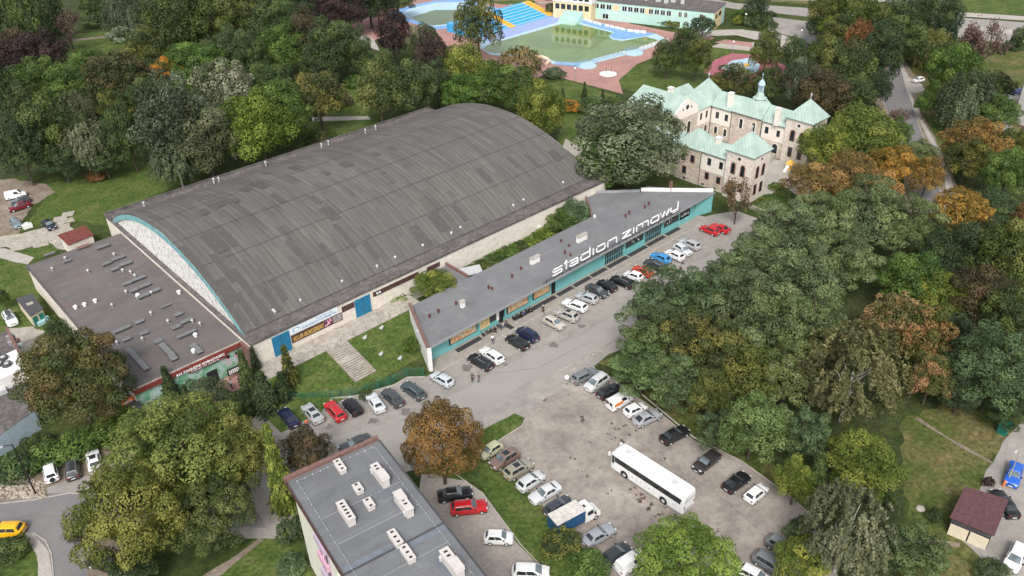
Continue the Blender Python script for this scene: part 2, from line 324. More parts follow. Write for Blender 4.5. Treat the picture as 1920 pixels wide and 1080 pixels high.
# woodland floor
sheet('woodland_floor',[(-60,-60),(700,-60),(740,40),(700,120),(900,200),(760,215),(700,200),(620,230),(560,262),(480,290),(330,345),(200,310),(100,322),(-60,345)],M_wood,.004,.3)
sheet('woodland_floor',[(1120,690),(1180,600),(1290,520),(1350,440),(1400,420),(1440,415),(1500,380),(1650,330),(1730,330),(1960,330),(1960,790),(1850,790),(1700,770),(1680,820),(1690,1100),(1560,1100),(1500,970),(1400,850),(1290,780),(1180,735)],M_wood,.004,.3)
sheet('woodland_floor',[(1240,150),(1320,100),(1480,95),(1560,60),(1680,105),(1660,165),(1560,190),(1600,340),(1480,330),(1540,230),(1420,160),(1330,160)],M_wood,.008,.3)
# lawns
L1='lawn'
sheet(L1,[(90,95),(150,62),(215,58),(300,50),(300,72),(240,90),(240,115),(150,130),(110,112)],M_lawn,.012,.5)
sheet(L1,[(85,345),(160,335),(250,300),(330,318),(345,345),(200,400),(205,425),(110,408),(60,425),(30,440),(80,380)],M_lawn,.012,.4)
sheet(L1,[(-10,480),(50,495),(70,545),(110,640),(60,640),(-10,645)],M_lawn,.012,.4)
sheet(L1,[(30,470),(80,452),(115,465),(60,490),(20,480)],M_lawn,.012,.3)
sheet(L1,[(560,270),(600,235),(640,160),(680,165),(690,215),(720,232),(560,285)],M_lawn,.012,.4)
sheet(L1,[(580,228),(640,222),(700,226),(640,245),(570,268)],M_lawn,.016,.3)
sheet(L1,[(1022,158),(1062,150),(1160,180),(1195,190),(1180,225),(1100,280),(1040,280),(1060,210)],M_lawn,.012,.3)
sheet(L1,[(1162,165),(1158,135),(1262,100),(1370,90),(1440,100),(1350,120),(1300,170),(1245,185)],M_lawn,.012,.2)
sheet(L1,[(1330,88),(1420,98),(1415,104),(1350,112)],M_lawn,.016,.1)
sheet(L1,[(1430,370),(1450,350),(1485,355),(1470,410),(1440,405),(1415,395)],M_lawn,.012,.2)
sheet('dry_lawn',[(1690,790),(1790,745),(1925,770),(1925,800),(1845,880),(1855,905),(1790,980),(1700,970)],M_lawn2,.012,.5)
sheet('dry_lawn',[(1690,985),(1790,985),(1850,1030),(1850,1100),(1690,1100)],M_lawn2,.012,.4)
sheet('dry_lawn',[(1685,120),(1760,110),(1930,95),(1960,170),(1860,250),(1780,330),(1735,230),(1705,160)],M_lawn2,.010,.4)
sheet(L1,[(1728,205),(1790,260),(1790,300),(1760,260)],M_lawn,.016,.3)
sheet('dry_lawn',[(1380,-20),(1640,-20),(1640,14),(1380,0)],M_lawn2,.012,.1)
sheet(L1,[(1720,-30),(2000,-30),(2000,32),(1720,20)],M_lawn,.012,.2)
sheet(L1,[(780,880),(820,870),(890,828),(896,812),(965,775),(984,784),(978,798),(915,838),(1005,935),(1065,1000),(1150,1090),(1040,1090),(970,1020),(900,905),(860,900)],M_lawn,.030,.12)
sheet(L1,[(0,1010),(45,1005),(68,1040),(75,1100),(-20,1100)],M_lawn,.030,.1)
sheet(L1,[(395,1100),(470,1010),(545,985),(600,1100)],M_lawn,.012,.3)
sheet('dry_lawn',[(1120,680),(1150,668),(1250,780),(1300,815),(1380,865),(1480,925),(1520,970),(1560,960),(1400,830),(1200,700)],M_lawn2,.012,.3)
sheet(L1,[(855,1),(1000,0),(1010,8),(960,10),(905,4)],M_lawn,.024,.1)
# paving of the swimming pool and its paths
sheet('pool_paving',[(640,55),(720,20),(800,-12),(1000,-12),(1030,5),(1060,22),(1140,30),(1185,45),(1260,60),(1310,58),(1340,72),(1265,92),(1195,120),(1160,150),(1168,176),(1060,148),(1022,140),(935,175),(890,160),(860,110),(800,68),(740,62),(690,80)],M_redpave,.016)
sheet('pool_path',[(1300,57),(1390,55),(1470,66),(1530,90),(1500,102),(1410,96),(1330,88),(1360,78),(1440,80),(1380,66),(1310,68)],M_path,.020,.05)
sheet('pool_path',[(1360,74),(1410,80),(1410,88),(1340,80)],M_redpave,.024)
sheet('play_surface',[(1318,135),(1340,112),(1372,100),(1420,103),(1490,130),(1490,165),(1400,165)],M_pinkplay,.020,.1)
sheet('street',[(1240,-20),(1380,6),(1560,18),(1800,33),(1960,45),(1960,90),(1860,78),(1700,56),(1560,36),(1380,17),(1220,-8)],M_asph,.016)
sheet('street_pavement',[(1790,22),(1960,33),(1960,41),(1790,30)],M_path,.024); sheet('street_pavement',[(1800,48),(1960,60),(1960,68),(1860,62)],M_path,.024)
sheet('street',[(1440,0),(1560,2),(1700,4),(1780,-12),(1440,-20)],M_asph,.018)
sheet('yard',[(1440,31),(1530,42),(1540,66),(1515,75),(1440,58)],M_asph,.022)
sheet('yard',[(1505,108),(1520,92),(1545,90),(1545,105)],M_dark_road,.020)
# far road, its verge and pavement
sheet('road_verge',[(1660,118),(1695,112),(1720,150),(1740,180),(1718,192),(1745,245),(1775,300),(1810,390),(1700,400),(1690,290),(1660,230),(1630,175)],M_dirt,.014,.2)
sheet('road',[(1672,112),(1684,112),(1702,165),(1716,215),(1742,290),(1775,400),(1725,400),(1700,290),(1672,230),(1646,170)],M_dark_road,.020)
sheet('pavement',[(1686,118),(1692,118),(1704,145),(1728,158),(1735,170),(1708,176),(1730,225),(1758,275),(1785,340),(1795,400),(1782,400),(1768,320),(1743,265),(1718,215),(1700,170)],M_path,.026)
sheet('yard',[(1850,190),(1872,175),(1910,178),(1960,185),(1900,260),(1870,250)],M_asph,.020)
# left yards
sheet('dirt_yard',[(-40,340),(20,335),(85,345),(105,360),(60,385),(45,410),(35,440),(20,455),(-40,470)],M_dirt,.016,.4)
sheet('slab_yard',[(-20,448),(40,438),(105,420),(112,412),(150,440),(130,470),(110,468),(90,455),(35,470),(10,462),(-20,470)],M_conc,.020,.3)
sheet('path',[(-20,466),(10,466),(64,483),(52,496),(30,492),(-20,478)],M_path,.022,.1)
sheet('yard',[(15,615),(60,612),(105,628),(110,660),(90,690),(45,700),(15,640)],M_conc,.020,.3)
random.seed(3)
for px,py in ((128,402),(112,412),(127,414),(108,424),(122,424),(60,456),(45,463),(30,466),(76,458)):
    x,y=G(px,py); a=random.uniform(.2,.6); w_=random.uniform(1.3,2.); 
    pts=[(x+w_*math.cos(a+k*math.pi/2+.2*random.random()),y+w_*.9*math.sin(a+k*math.pi/2)) for k in range(4)]
    o=MB().prism(pts,0.0,.07+.0007*px).build('concrete_slab',M_conc); tag(o,'broken pale concrete slab lying in the grass left of the big hall','slab','broken concrete slabs left of the hall')
# street through the middle, car park, bottom left street
sheet('street_apron',[(462,795),(478,783),(513,763),(590,750),(667,743),(740,722),(764,708),(800,706),(1325,405),(1380,395),(1450,420),(1380,470),(1280,540),(1165,655),(1140,665),(1110,690),(1060,720),(1075,735),(985,782),(905,835),(870,880),(780,880),(700,900),(600,960),(545,1010),(460,1010),(380,985),(430,930),(520,850)],M_asph,.016)
sheet('road',[(500,850),(620,820),(760,785),(860,735),(986,667),(1070,636),(1136,598),(1300,495),(1400,440),(1400,480),(1250,560),(1136,647),(1070,683),(1003,708),(900,770),(790,850),(700,900),(560,960),(480,960)],M_road,.022)
sheet('car_park',[(905,832),(985,775),(1060,722),(1100,692),(1135,700),(1240,775),(1300,825),(1390,865),(1480,930),(1540,985),(1580,1100),(1160,1110),(1080,1010),(1000,940),(945,880)],M_park,.024,.15)
sheet('driveway',[(790,890),(848,885),(905,925),(975,1020),(1050,1100),(860,1110),(780,960)],M_greypave,.026)
sheet('street',[(-40,948),(120,922),(260,930),(400,915),(470,940),(500,990),(420,985),(300,970),(205,1000),(200,1100),(95,1100),(88,1040),(62,1000),(-40,1000)],M_dark_road,.024)
sheet('pavement',[(40,1000),(62,1000),(92,1035),(100,1100),(72,1100),(68,1040),(45,1008)],M_path,.028)
sheet('rough_parking',[(-40,915),(0,908),(90,880),(200,835),(260,850),(240,890),(180,915),(60,938),(-40,945)],M_dirt,.020,.2)
sheet('pavement',[(60,925),(130,900),(180,890),(175,915),(130,925)],M_asph,.026,.05)
sheet('bare_soil',[(165,1035),(195,1010),(230,1020),(250,1100),(160,1100)],M_dirt,.028,.2)
sheet('yard',[(1850,880),(1862,868),(1880,830),(1925,780),(1980,780),(1980,1110),(1850,1100),(1838,1045),(1800,1010),(1815,985)],M_asph,.018,.1)
sheet('footpath',[(1715,785),(1722,783),(1800,832),(1865,869),(1863,872),(1797,836)],M_dirt,.016,.25)
sheet('footpath',[(1670,780),(1676,780),(1688,870),(1696,980),(1691,980),(1683,870)],M_wood,.016,.3)
sheet('footpath',[(1640,1010),(1750,1012),(1800,1018),(1798,1026),(1740,1020),(1640,1018)],M_dirt,.016,.1)
sheet('footpath',[(380,1080),(430,1050),(485,1010),(495,1012),(440,1056),(395,1095)],M_dirt,.018,.1)
sheet('forecourt',[(345,760),(395,725),(450,690),(476,700),(440,745),(380,800)],M_redpave,.018)
sheet('forecourt',[(240,800),(262,770),(300,755),(310,770),(270,800)],M_redpave,.018)
sheet('path',[(585,219),(690,218),(695,224),(585,228)],M_path,.022,.1)
sheet('path',[(685,66),(700,72),(712,95),(660,80),(650,60)],M_path,.022,.1)
sheet('path',[(95,78),(150,72),(215,66),(215,69),(150,76),(95,81)],M_dirt,.022,.1)
sheet('path',[(1060,260),(1110,290),(1130,310),(1105,315),(1055,275)],M_path,.022,.1)
sheet('castle_yard',[(1440,330),(1447,305),(1480,320),(1530,345),(1530,362),(1500,372),(1475,352),(1442,345)],M_path,.022)
sheet('castle_courtyard',[(147,80),(164.6,81.5),(164.6,108.4),(147,108.4)],M_path,.020,px=False)
# oil and damp stains on the car park where cars have stood
# kerbs
def kerb(name,pts,w_=.18,h=.12,mat=None,px=True):
    m=MB(); P=[G(*p) for p in pts] if px else pts
    for a,b in zip(P[:-1],P[1:]): m.bar((a[0],a[1],0),(b[0],b[1],0),w_,h)
    o=m.build(name,mat or M_kerb); tag(o,kind='structure'); return o
kerb('kerb',[(478,783),(513,763),(590,750),(667,743),(740,722),(764,708),(798,707)])
kerb('kerb',[(915,839),(945,820),(979,799),(986,785)],.14,.1)
kerb('kerb',[(848,885),(905,925),(975,1020),(1050,1100)],.12,.08)
kerb('kerb',[(1198,735),(1300,820),(1390,865),(1480,930),(1540,985)],.2,.1)
kerb('kerb',[(40,1001),(63,1000),(86,1015),(97,1040),(101,1090)],.15,.1); kerb('kerb',[(-30,948),(60,938),(130,925),(260,928)],.15,.1)
kerb('kerb',[(1055,722),(1075,735),(1110,715)],.2,.14)
kerb('kerb',[(1646,170),(1672,230),(1700,290),(1725,400)],.2,.1); kerb('kerb',[(1702,165),(1716,215),(1742,290),(1775,400)],.2,.1)
# stones edging the road by the trees
for i,(px,py) in enumerate([(1098,716-46+6),(1082,682),(1072,686),(1062,690),(1100,672),(1112,666),(1124,660),(1050,697)]):
    x,y=G(px,py); o=MB().ball(x,y,.1,.22,6,.6).build('edging_stone',M_kerb); tag(o,'small pale stone in the broken line edging the road near the white ball','stone','small stones along the road edge')
# terrace and grass bank below the hall
TB=[(38,97.3),(67,97.3),(67,101.45),(38,101.45)]
o=MB().prism(TB,0,2.0).build('terrace',M_conc); tag(o,kind='structure')
def bankz(x,y):
    t=min(1,max(0,(y-88.5)/(97.2-88.5))); return 1.85*t*min(1,max(0,(x-34)/4+.2))
def bank():
    m=MB(); nx,ny=36,16; rn=random.Random(5)
    for j in range(ny+1):
        for i in range(nx+1):
            x=34+(70-34)*i/nx; y=87.5+(97.35-87.5)*j/ny
            m.v.append((x,y,bankz(x,y)+.03+(rn.uniform(-.05,.05) if 0<j<ny else 0)))
    for j in range(ny):
        for i in range(nx): a=j*(nx+1)+i; m.f.append((a,a+1,a+nx+2,a+nx+1))
    return m
o=bank().build('grass_bank',M_lawn,smooth=60); tag(o,kind='structure')
sheet('terrace_yard',[(34,97),(38,97),(38,104.5),(20,104.5),(20,97)],M_wood,.014,px=False)
# ---------------------------------------------------------------- buildings
def openings(face,items,parent,name='window',mat=None,frame=None,proud=.04):
    """face: (axis,plane,sign): items (u0,u1,z0,z1)"""
    ax,pl,sg=face
    for (u0,u1,z0,z1) in items:
        def bx(m,e,d0,d1):
            lo,hi=sorted((pl+sg*d0,pl+sg*d1))
            if ax=='y': m.box(u0-e,u1+e,lo,hi,z0-e,z1+e)
            else: m.box(lo,hi,u0-e,u1+e,z0-e,z1+e)
            return m
        if frame:
            fo=bx(MB(),.14,-.05,proud).build(name,frame,parent); bx(MB(),0,0,proud+.025).build('pane',mat or M_glass,parent if parent.parent else fo)
        else: bx(MB(),0,-.05,proud).build(name,mat or M_glass,parent)
# --- ice hall
hall=empty('sports_hall',(78,131,0),label='huge sports hall with a curved grey felt roof and cream side walls',cat='sports hall')
X0,X1,Y0,Y1=38.,118.6,101.5,161.; ZR=6.3
AY0,AY1=104.4,157.6; AZ0,AZ1=6.45,14.0
def arcz(y):
    h=AZ1-AZ0; c=(AY1-AY0)/2; Rr=(c*c+h*h)/(2*h); return AZ0+math.sqrt(max(0,Rr*Rr-(y-(AY0+AY1)/2)**2))-(Rr-h)
w_=MB(); w_.box(X0,X1,Y0,Y0+.5,0,ZR-.35); w_.box(X0,X1,Y1-.5,Y1,0,ZR-.35); w_.box(X0,X0+.4,Y0+.5,Y1-.5,0,ZR-.35); w_.box(X1-.4,X1,Y0+.5,Y1-.5,0,ZR-.35); w_.build('wall',M_cream,hall)
MB().prism([(X0-.15,Y0-.15),(X1+.15,Y0-.15),(X1+.15,Y1+.15),(X0-.15,Y1+.15)],ZR-.35,ZR).build('roof_rim',M_rim,hall)
p_=MB(); p_.box(X0-.15,X1+.15,Y0-.15,Y0+.1,ZR+.003,ZR+.12); p_.box(X0-.15,X1+.15,Y1-.1,Y1+.15,ZR+.003,ZR+.4); p_.box(X1-.1,X1+.15,Y0+.1,Y1-.1,ZR+.003,ZR+.25); p_.box(X0-.15,X0+.1,Y1-3.2,Y1-.1,ZR+.003,ZR+.35); p_.build('parapet',M_rim,hall)
rx0,rx1=38.35,117.4; r_=MB(); NY=96; NX=160
for j in range(NY+1):
    y=AY0+(AY1-AY0)*j/NY
    for i in range(NX+1):
        x=rx0+(rx1-rx0)*i/NX; r_.v.append((x,y,arcz(y)+.05*math.sin(x*2.1)*math.sin(math.pi*j/NY)+.03*math.sin(x*5+j*.3)))
for j in range(NY):
    for i in range(NX): a=j*(NX+1)+i; r_.f.append((a,a+1,a+NX+2,a+NX+1))
roof=r_.build('curved_roof',M_hallroof,hall,smooth=60)
def onroof(px,py):
    z=9.
    for _ in range(40):
        x,y=G(px,py,z); z=z*.6+arcz(min(max(y,AY0),AY1))*.4
    return x,y
M_patch=mottled('dark_felt_patch_on_hall',[(.3,(.084,.080,.078)),(.7,(.104,.099,.095))],1.,fine=3,finev=.12)
rn=random.Random(12)
PT=[(400,455,2.6,6),(430,447,1.,5),(370,490,1.,6),(350,478,1.,5),(422,500,1.2,7),(392,515,1.,7),(450,530,1.2,6),(425,545,2.2,5),(465,580,1.,6),(485,575,1.,6),(445,585,1.,5),(505,560,1.,5),(520,545,1.,4),(382,398,1.6,2.5),(400,388,1.,3),(420,380,2.2,2.5),(436,378,1.,2),(490,345,2.,5),(460,355,1.4,3),(520,372,1.,4),(500,325,1.,2.5),(556,313,2.,3),(610,325,1.1,2),(645,310,2.,3),(700,290,1.4,2),(735,278,1.2,2.5),(790,445,2.,5),(820,418,2.4,4),(860,400,1.2,4),(620,400,2.,4),(590,375,1.2,3),(1000,300,1.2,4),(1045,290,2.,3),(960,305,1.,3),(905,330,1.4,4),(560,470,1.,6),(612,478,1.,5),(650,440,1.,6),(690,470,1.2,4)]
for px,py,wx,ly in PT:
    x,y=onroof(px,py); m=MB(); n=8; x=round(x)+.0
    for j in range(n+1):
        yy=min(max(y-ly/2+ly*j/n,AY0+.2),AY1-.2)
        for xx in (x-wx/2,x+wx/2): m.v.append((xx,yy,arcz(yy)+.085))
    for j in range(n): a=2*j; m.f.append((a,a+1,a+3,a+2))
    m.build('roof_patch',M_patch,hall)
for yy in (110.5,118.,126.,136.,145.,152.):
    m=MB(); 
    for i in range(41): x=rx0+(rx1-rx0)*i/40; m.v+= [(x,yy-.06,arcz(yy-.06)+.09),(x,yy+.06,arcz(yy+.06)+.09)]
    for i in range(40): a=2*i; m.f.append((a,a+2,a+3,a+1))
    m.build('roof_seam',M_patch,hall)
def archwall(x0,x1,inset,zb,name,mat):
    ys=[AY0+inset*1.2+(AY1-AY0-2.4*inset)*k/48 for k in range(49)]; a=[(x0,y,max(zb+.02,arcz(y)-inset)) for y in ys]; b=[(x1,y,max(zb+.02,arcz(y)-inset)) for y in ys]
    ring1=[(x0,ys[-1],zb),(x0,ys[0],zb)]+a; ring2=[(x1,ys[-1],zb),(x1,ys[0],zb)]+b
    return MB().loft([ring1,ring2]).build(name,mat,hall)
archwall(38.55,38.95,.95,4.9,'gable_wall',M_peel); archwall(117.,117.35,.25,ZR,'gable_wall',M_cream)
t_=MB(); ys=[AY0+(AY1-AY0)*k/60 for k in range(61)]     # teal band under the roof edge
o1=[(38.3,y,arcz(y)-.04) for y in ys]; i1=[(38.3,y,max(ZR,arcz(y)-1.05)) for y in ys]
rings=[]
for k in range(61): rings.append([(38.30,ys[k],arcz(ys[k])-.05),(38.5,ys[k],arcz(ys[k])-.05),(38.5,ys[k],max(ZR-.4,arcz(ys[k])-1.05)),(38.30,ys[k],max(ZR-.4,arcz(ys[k])-1.05))])
t_.loft(rings).build('gable_trim',M_tealtrim,hall)
k_=MB(); 
for k in range(0,59,2):
    if arcz(ys[k])-1.2>5.4: k_.bar((38.45,ys[k]-.02,4.95),(38.45,ys[k]+.02,4.95),.05,.05)
for (a,b,z0,z1) in ((41.3,44.3,2.02,5.6),(56.5,59.5,2.02,5.4)):
    d=MB().box(a,b,Y0-.14,Y0,z0,z1).build('gate',M_bluedoor,hall); MB().box((a+b)/2-.03,(a+b)/2+.03,Y0-.17,Y0-.141,z0,z1).build('seam',M_dkgrey,d)
for (a,b,z0,z1) in ((54.0,56.4,4.25,5.3),(60.2,69.8,4.4,5.3),(71.6,74.5,4.4,5.3)): 
    MB().box(a,b,Y0-.06,Y0,z0,z1).build('vent_strip',M_brown,hall)
for x in (60.9,61.4): MB().ball(x,Y0-.3,5.0,.22,8).build('floodlight',M_lgrey,hall)
for x,dy in ((44.4,0),(44.4,.5),(49,0),(57,.1),(64,.0),(68,.2),(74,.1),(80.5,0),(83,.4),(96,0),(99,.3),(110,.2)):
    MB().cyl(x,AY0+.9+dy,ZR,ZR+.9,.14).ball(x,AY0+.9+dy,ZR+1.,.26,8).build('roof_vent',M_lgrey,hall)
for x,dy in ((45,0),(60,.3),(61,0),(72,.1),(86,.0),(88,.2),(98,0),(101,.1)):
    MB().cyl(x,AY1+1.0+dy,ZR,ZR+.9,.14).ball(x,AY1+1.0+dy,ZR+1.,.26,8).build('roof_vent',M_lgrey,hall)
# text helper
def text(name,body,mat,size,loc,rot,parent=None,width=None,ext=.012,shear=0,bold=0):
    cu=bpy.data.curves.new('t','FONT'); cu.body=body; cu.size=size; cu.extrude=ext; cu.shear=shear; cu.offset=bold; cu.align_x='LEFT'
    o=bpy.data.objects.new('t',cu); C.objects.link(o); bpy.context.view_layer.update()
    me=bpy.data.meshes.new_from_object(o); bpy.data.objects.remove(o)
    vs=np.zeros(len(me.vertices)*3); me.vertices.foreach_get('co',vs); vs=vs.reshape(-1,3)
    if width: vs[:,0]=(vs[:,0]-vs[:,0].min())*width/(np.ptp(vs[:,0])); me.vertices.foreach_set('co',vs.ravel())
    me.materials.clear(); me.materials.append(mat); q=bpy.data.objects.new(name,me); C.objects.link(q)
    off=origin(parent) if parent else Vector((0,0,0)); q.parent=parent; q.location=Vector(loc)-off; q.rotation_euler=rot; return q
FR=(R(90),0,0)      # faces -y
M_tblue=plain('banner_blue_ink',(.10,.20,.42),.7); M_tgold=plain('banner_gold_ink',(.62,.38,.10),.7); M_bandark=plain('banner_dark_brown',(.09,.05,.045),.7); M_banwhite=plain('banner_white',(.72,.78,.83),.7); M_plum=plain('banner_plum',(.12,.05,.09),.7); M_tpink=plain('banner_pink',(.70,.35,.42),.7); M_tw=plain('banner_white_ink',(.8,.8,.8),.7)
b1=empty('banner',(48.5,Y0-.05,4.6),label='long white banner with blue lettering above the brown one on the hall wall',cat='banner')
MB().box(44.4,53.2,Y0-.08,Y0-.005,4.55,5.85).build('sheet',M_banwhite,b1)
text('lettering','KLUB SPORTOWY ŁYŻWIARSTWA',M_tblue,.55,(46.6,Y0-.095,4.8),FR,b1,6.4); text('lettering','sekcja figurowa',M_tblue,.3,(49.2,Y0-.095,5.4),FR,b1,3.)
m=MB(); 
for k in range(14): a=k/13*4.2; m.ball(45.5+.55*math.cos(a),Y0-.09,5.2+.32*math.sin(a),.07,5)
m.build('emblem',M_tblue,b1)
b2=empty('banner',(48.5,Y0-.05,3.6),label='long dark brown banner with slanted gold capitals and white small print on the hall wall',cat='banner')
MB().box(44.5,53.9,Y0-.10,Y0-.02,3.0,4.4).build('sheet',M_bandark,b2); MB().box(50.4,52.,Y0-.112,Y0-.101,3.15,4.38).build('picture_panel',M_plum,b2)
text('lettering','KLUB BOKSERSKI',M_tgold,1.1,(44.8,Y0-.115,3.25),FR,b2,5.5,shear=.25,bold=.02)
for k in range(4): text('lettering','TRENINGI CODZIENNIE',M_tw,.22,(52.1,Y0-.115,3.2+.3*k),FR,b2,1.7)
m=MB(); rn=random.Random(2)
for k in range(16): m.ball(50.6+1.2*rn.random(),Y0-.118,3.3+.9*rn.random(),.13,5)
m.build('boxer_picture',M_tpink,b2)
# --- annex
AX0,AX1,BY0,BY1,AZ=21.0,38.3,105.0,153.6,5.0
ann=empty('annex',(29.5,129,0),label='low flat roofed annex with brownish felt and many vents beside the hall gable',cat='annex')
w_=MB(); w_.box(AX0,AX1,BY0,BY0+.3,0,AZ-.25); w_.box(AX0,AX0+.3,BY0+.3,BY1,0,AZ-.25); w_.box(AX0+.3,AX1,BY1-.3,BY1,0,AZ-.25); w_.build('wall',M_cream,ann)
MB().box(AX0-.2,AX1+.25,BY0-.15,BY1+.2,AZ-.25,AZ).build('roof',M_annexroof,ann)
MB().box(AX0-.25,AX0-.02,BY0,BY1,AZ+.003,AZ+.14).build('roof_edge',M_rim,ann); MB().box(AX0,AX1,BY0-.2,BY0+.02,AZ+.003,AZ+.18).build('roof_edge',M_conc,ann)
MB().box(AX1+.0,AX1+.26,BY0+2,BY1-1,AZ+.003,AZ+.22).build('roof_edge',M_conc,ann)
M_fred=mottled('red_fascia',[(.3,(.15,.035,.03)),(.6,(.24,.055,.045)),(.8,(.33,.12,.09))],.8,fine=3,finev=.1)
MB().box(AX0,AX1,BY0-.35,BY0-.21,AZ-.75,AZ+.05).build('fascia',M_fred,ann)
MB().box(29.,35.2,BY0-.45,BY0-.36,AZ-1.2,AZ-.15).build('sign_board',M_fred,ann)
text('lettering','KH ZAGŁĘBIE SOSNOWIEC',M_whitelit,.55,(27.2,BY0-.47,AZ-.75),FR,ann,7.6,bold=.02)
text('lettering','hokej na lodzie',M_whitelit,.28,(29.4,BY0-.47,AZ-1.1),FR,ann,4.4)
def muralmat():
    m,t,b=nodes('hockey_mural_paint'); setb(b,.8,.2); p=pos(t)
    c=ramp(t,noise(t,p,.55,3,.5,1.),[(.3,(.10,.30,.16)),(.5,(.22,.45,.30)),(.6,(.42,.58,.55)),(.72,(.12,.22,.14))])
    k=ramp(t,noise(t,p,1.3,4,.6,1.5),[(.58,(0,0,0)),(.62,(1,1,1))]); c=mix(t,math_(t,'MULTIPLY',k,.7),c,(.62,.55,.52)); lk(t,c,b.inputs['Base Color']); return m
mu=MB().box(AX0+.1,AX1-.1,BY0-.06,BY0-.005,.1,AZ-.8).build('mural',muralmat(),ann)
for x in (35.2,36.6,37.6): MB().tube([(x,BY0-.09,2.2),(x,BY0-.065,2.2)],[.62,.62],8).build('painted_shirt',M_lgrey,mu); MB().tube([(x,BY0-.12,3.1),(x,BY0-.10,3.1)],[.34,.34],12).build('painted_face',M_tpink,mu); MB().tube([(x+.1,BY0-.15,3.4),(x+.1,BY0-.13,3.4)],[.28,.28],12).build('painted_hair',M_black,mu)
d=MB().box(31.5,33.2,BY0-.1,BY0-.007,.1,2.3).build('door',M_glass,ann)
bb=MB().box(34.2,36.6,BY0-1.4,BY0-1.2,.9,2.).build('score_board',M_black); tag(bb,'black board with white stripes standing in front of the green mural','board')
m=MB()
for k in range(7): m.box(34.4+k*.3,34.6+k*.3,BY0-1.43,BY0-1.41,1.1,1.85)
m.build('stripe',M_whitelit,bb); MB().box(34.3,34.4,BY0-1.35,BY0-1.25,0,.9).box(36.4,36.5,BY0-1.35,BY0-1.25,0,.9).build('post',M_dkgrey,bb)
bt=empty('brick_stair_wall',(38.,104,0),label='orange and brick coloured stepped wall between the annex and the hall gable',cat='wall')
MB().box(38.35,38.9,101.7,104.9,4.8,6.0).build('upper_wall',M_orange,bt); MB().box(37.6,38.3,102.,104.7,0,5.2).build('lower_wall',M_redcop,bt)
rn=random.Random(11)
def vbox(px,py,l,wd,h,ang=0,mat=M_vgrey,name='vent_box'):
    h*=.8; x,y=G(px,py,AZ+h*.6); m=MB(); c_,s_=math.cos(ang),math.sin(ang)
    P=[(x+u*c_-v*s_,y+u*s_+v*c_) for u,v in ((-l/2,-wd/2),(l/2,-wd/2),(l/2,wd/2),(-l/2,wd/2))]
    m.prism(P,AZ,AZ+h); o=m.build(name,M_dkgrey,ann); q=[(x+(a-x)*1.18,y+(b-y)*1.18) for a,b in P]; MB().prism(q,AZ+h,AZ+h+.07).build('cap',mat,o)
def vpipe(px,py,h=.7,r=.13,mat=M_lgrey):
    x,y=G(px,py,AZ+h); MB().cyl(x,y,AZ,AZ+h,r*.7).cyl(x,y,AZ+h-.05,AZ+h+.22,r*1.9,10,.05).build('vent_pipe',mat,ann)
for a in ((193,463,2.1,.8,.5),(200,495,1.4,.7,.5),(222,485,2.0,.7,.5),(216,505,1.2,.8,.5),(236,495,1.8,.8,.5),(239,532,1.4,.7,.45),(260,523,2.,.8,.5),(252,545,1.2,.7,.45),(272,536,1.7,.8,.5),(270,555,1.7,.8,.5),(290,546,1.6,.8,.5),(93,477,1.6,.5,.35),(126,490,1.2,.6,.4),(229,618,2.3,.7,.45),(262,604,1.2,.7,.4),(312,574,1.6,.35,.35),(335,590,1.2,.7,.4),(351,602,1.7,.7,.45),(331,614,1.3,.7,.4),(350,627,2.6,.6,.5),(270,625,1.2,.8,.35),(238,636,1.2,.8,.35),(297,640,1.1,.9,.35)): vbox(*a)
for a in ((258,674,.7,6.2,.5),(313,657,.8,3.8,.6),(325,672,.9,1.2,.5),(368,655,.9,2.6,.5)): vbox(*a)
vbox(157,463,1.9,.8,.45,0,M_redcop)
m=MB(); 
for px,py in ((213,475),(121,482),(164,506),(244,508),(252,515),(256,555),(229,505),(235,545),(283,547),(209,570),(266,633),(314,600),(282,585),(374,605),(218,640),(97,502),(360,600)): vpipe(px,py,.6)
for px,py in ((141,575),(158,570),(178,563),(258,553),(335,547),(366,627),(362,657)): 
    x,y=G(px,py,AZ+.4); MB().cyl(x,y,AZ,AZ+.3,.25).ball(x,y,AZ+.45,.36,8,.7).build('roof_dome',M_whitelit,ann)
# red roof shed behind the annex
def roofquad(px,z): return [G(a,b,z) for a,b in px]
q=roofquad([(111,440),(130,458),(173,440),(158,425)],3.2); sh=empty('shed',(*q[0],0),label='small shed with a rust red tin roof at the back corner of the annex',cat='shed')
MB().prism(q,0,3.1).build('wall',M_cream,sh); MB().prism([(q[0][0]-.3,q[0][1]),(q[1][0]-.3,q[1][1]-.2),(q[2][0]+.2,q[2][1]-.2),(q[3][0]+.2,q[3][1]+.3)],3.1,3.25).build('roof',M_red,sh)
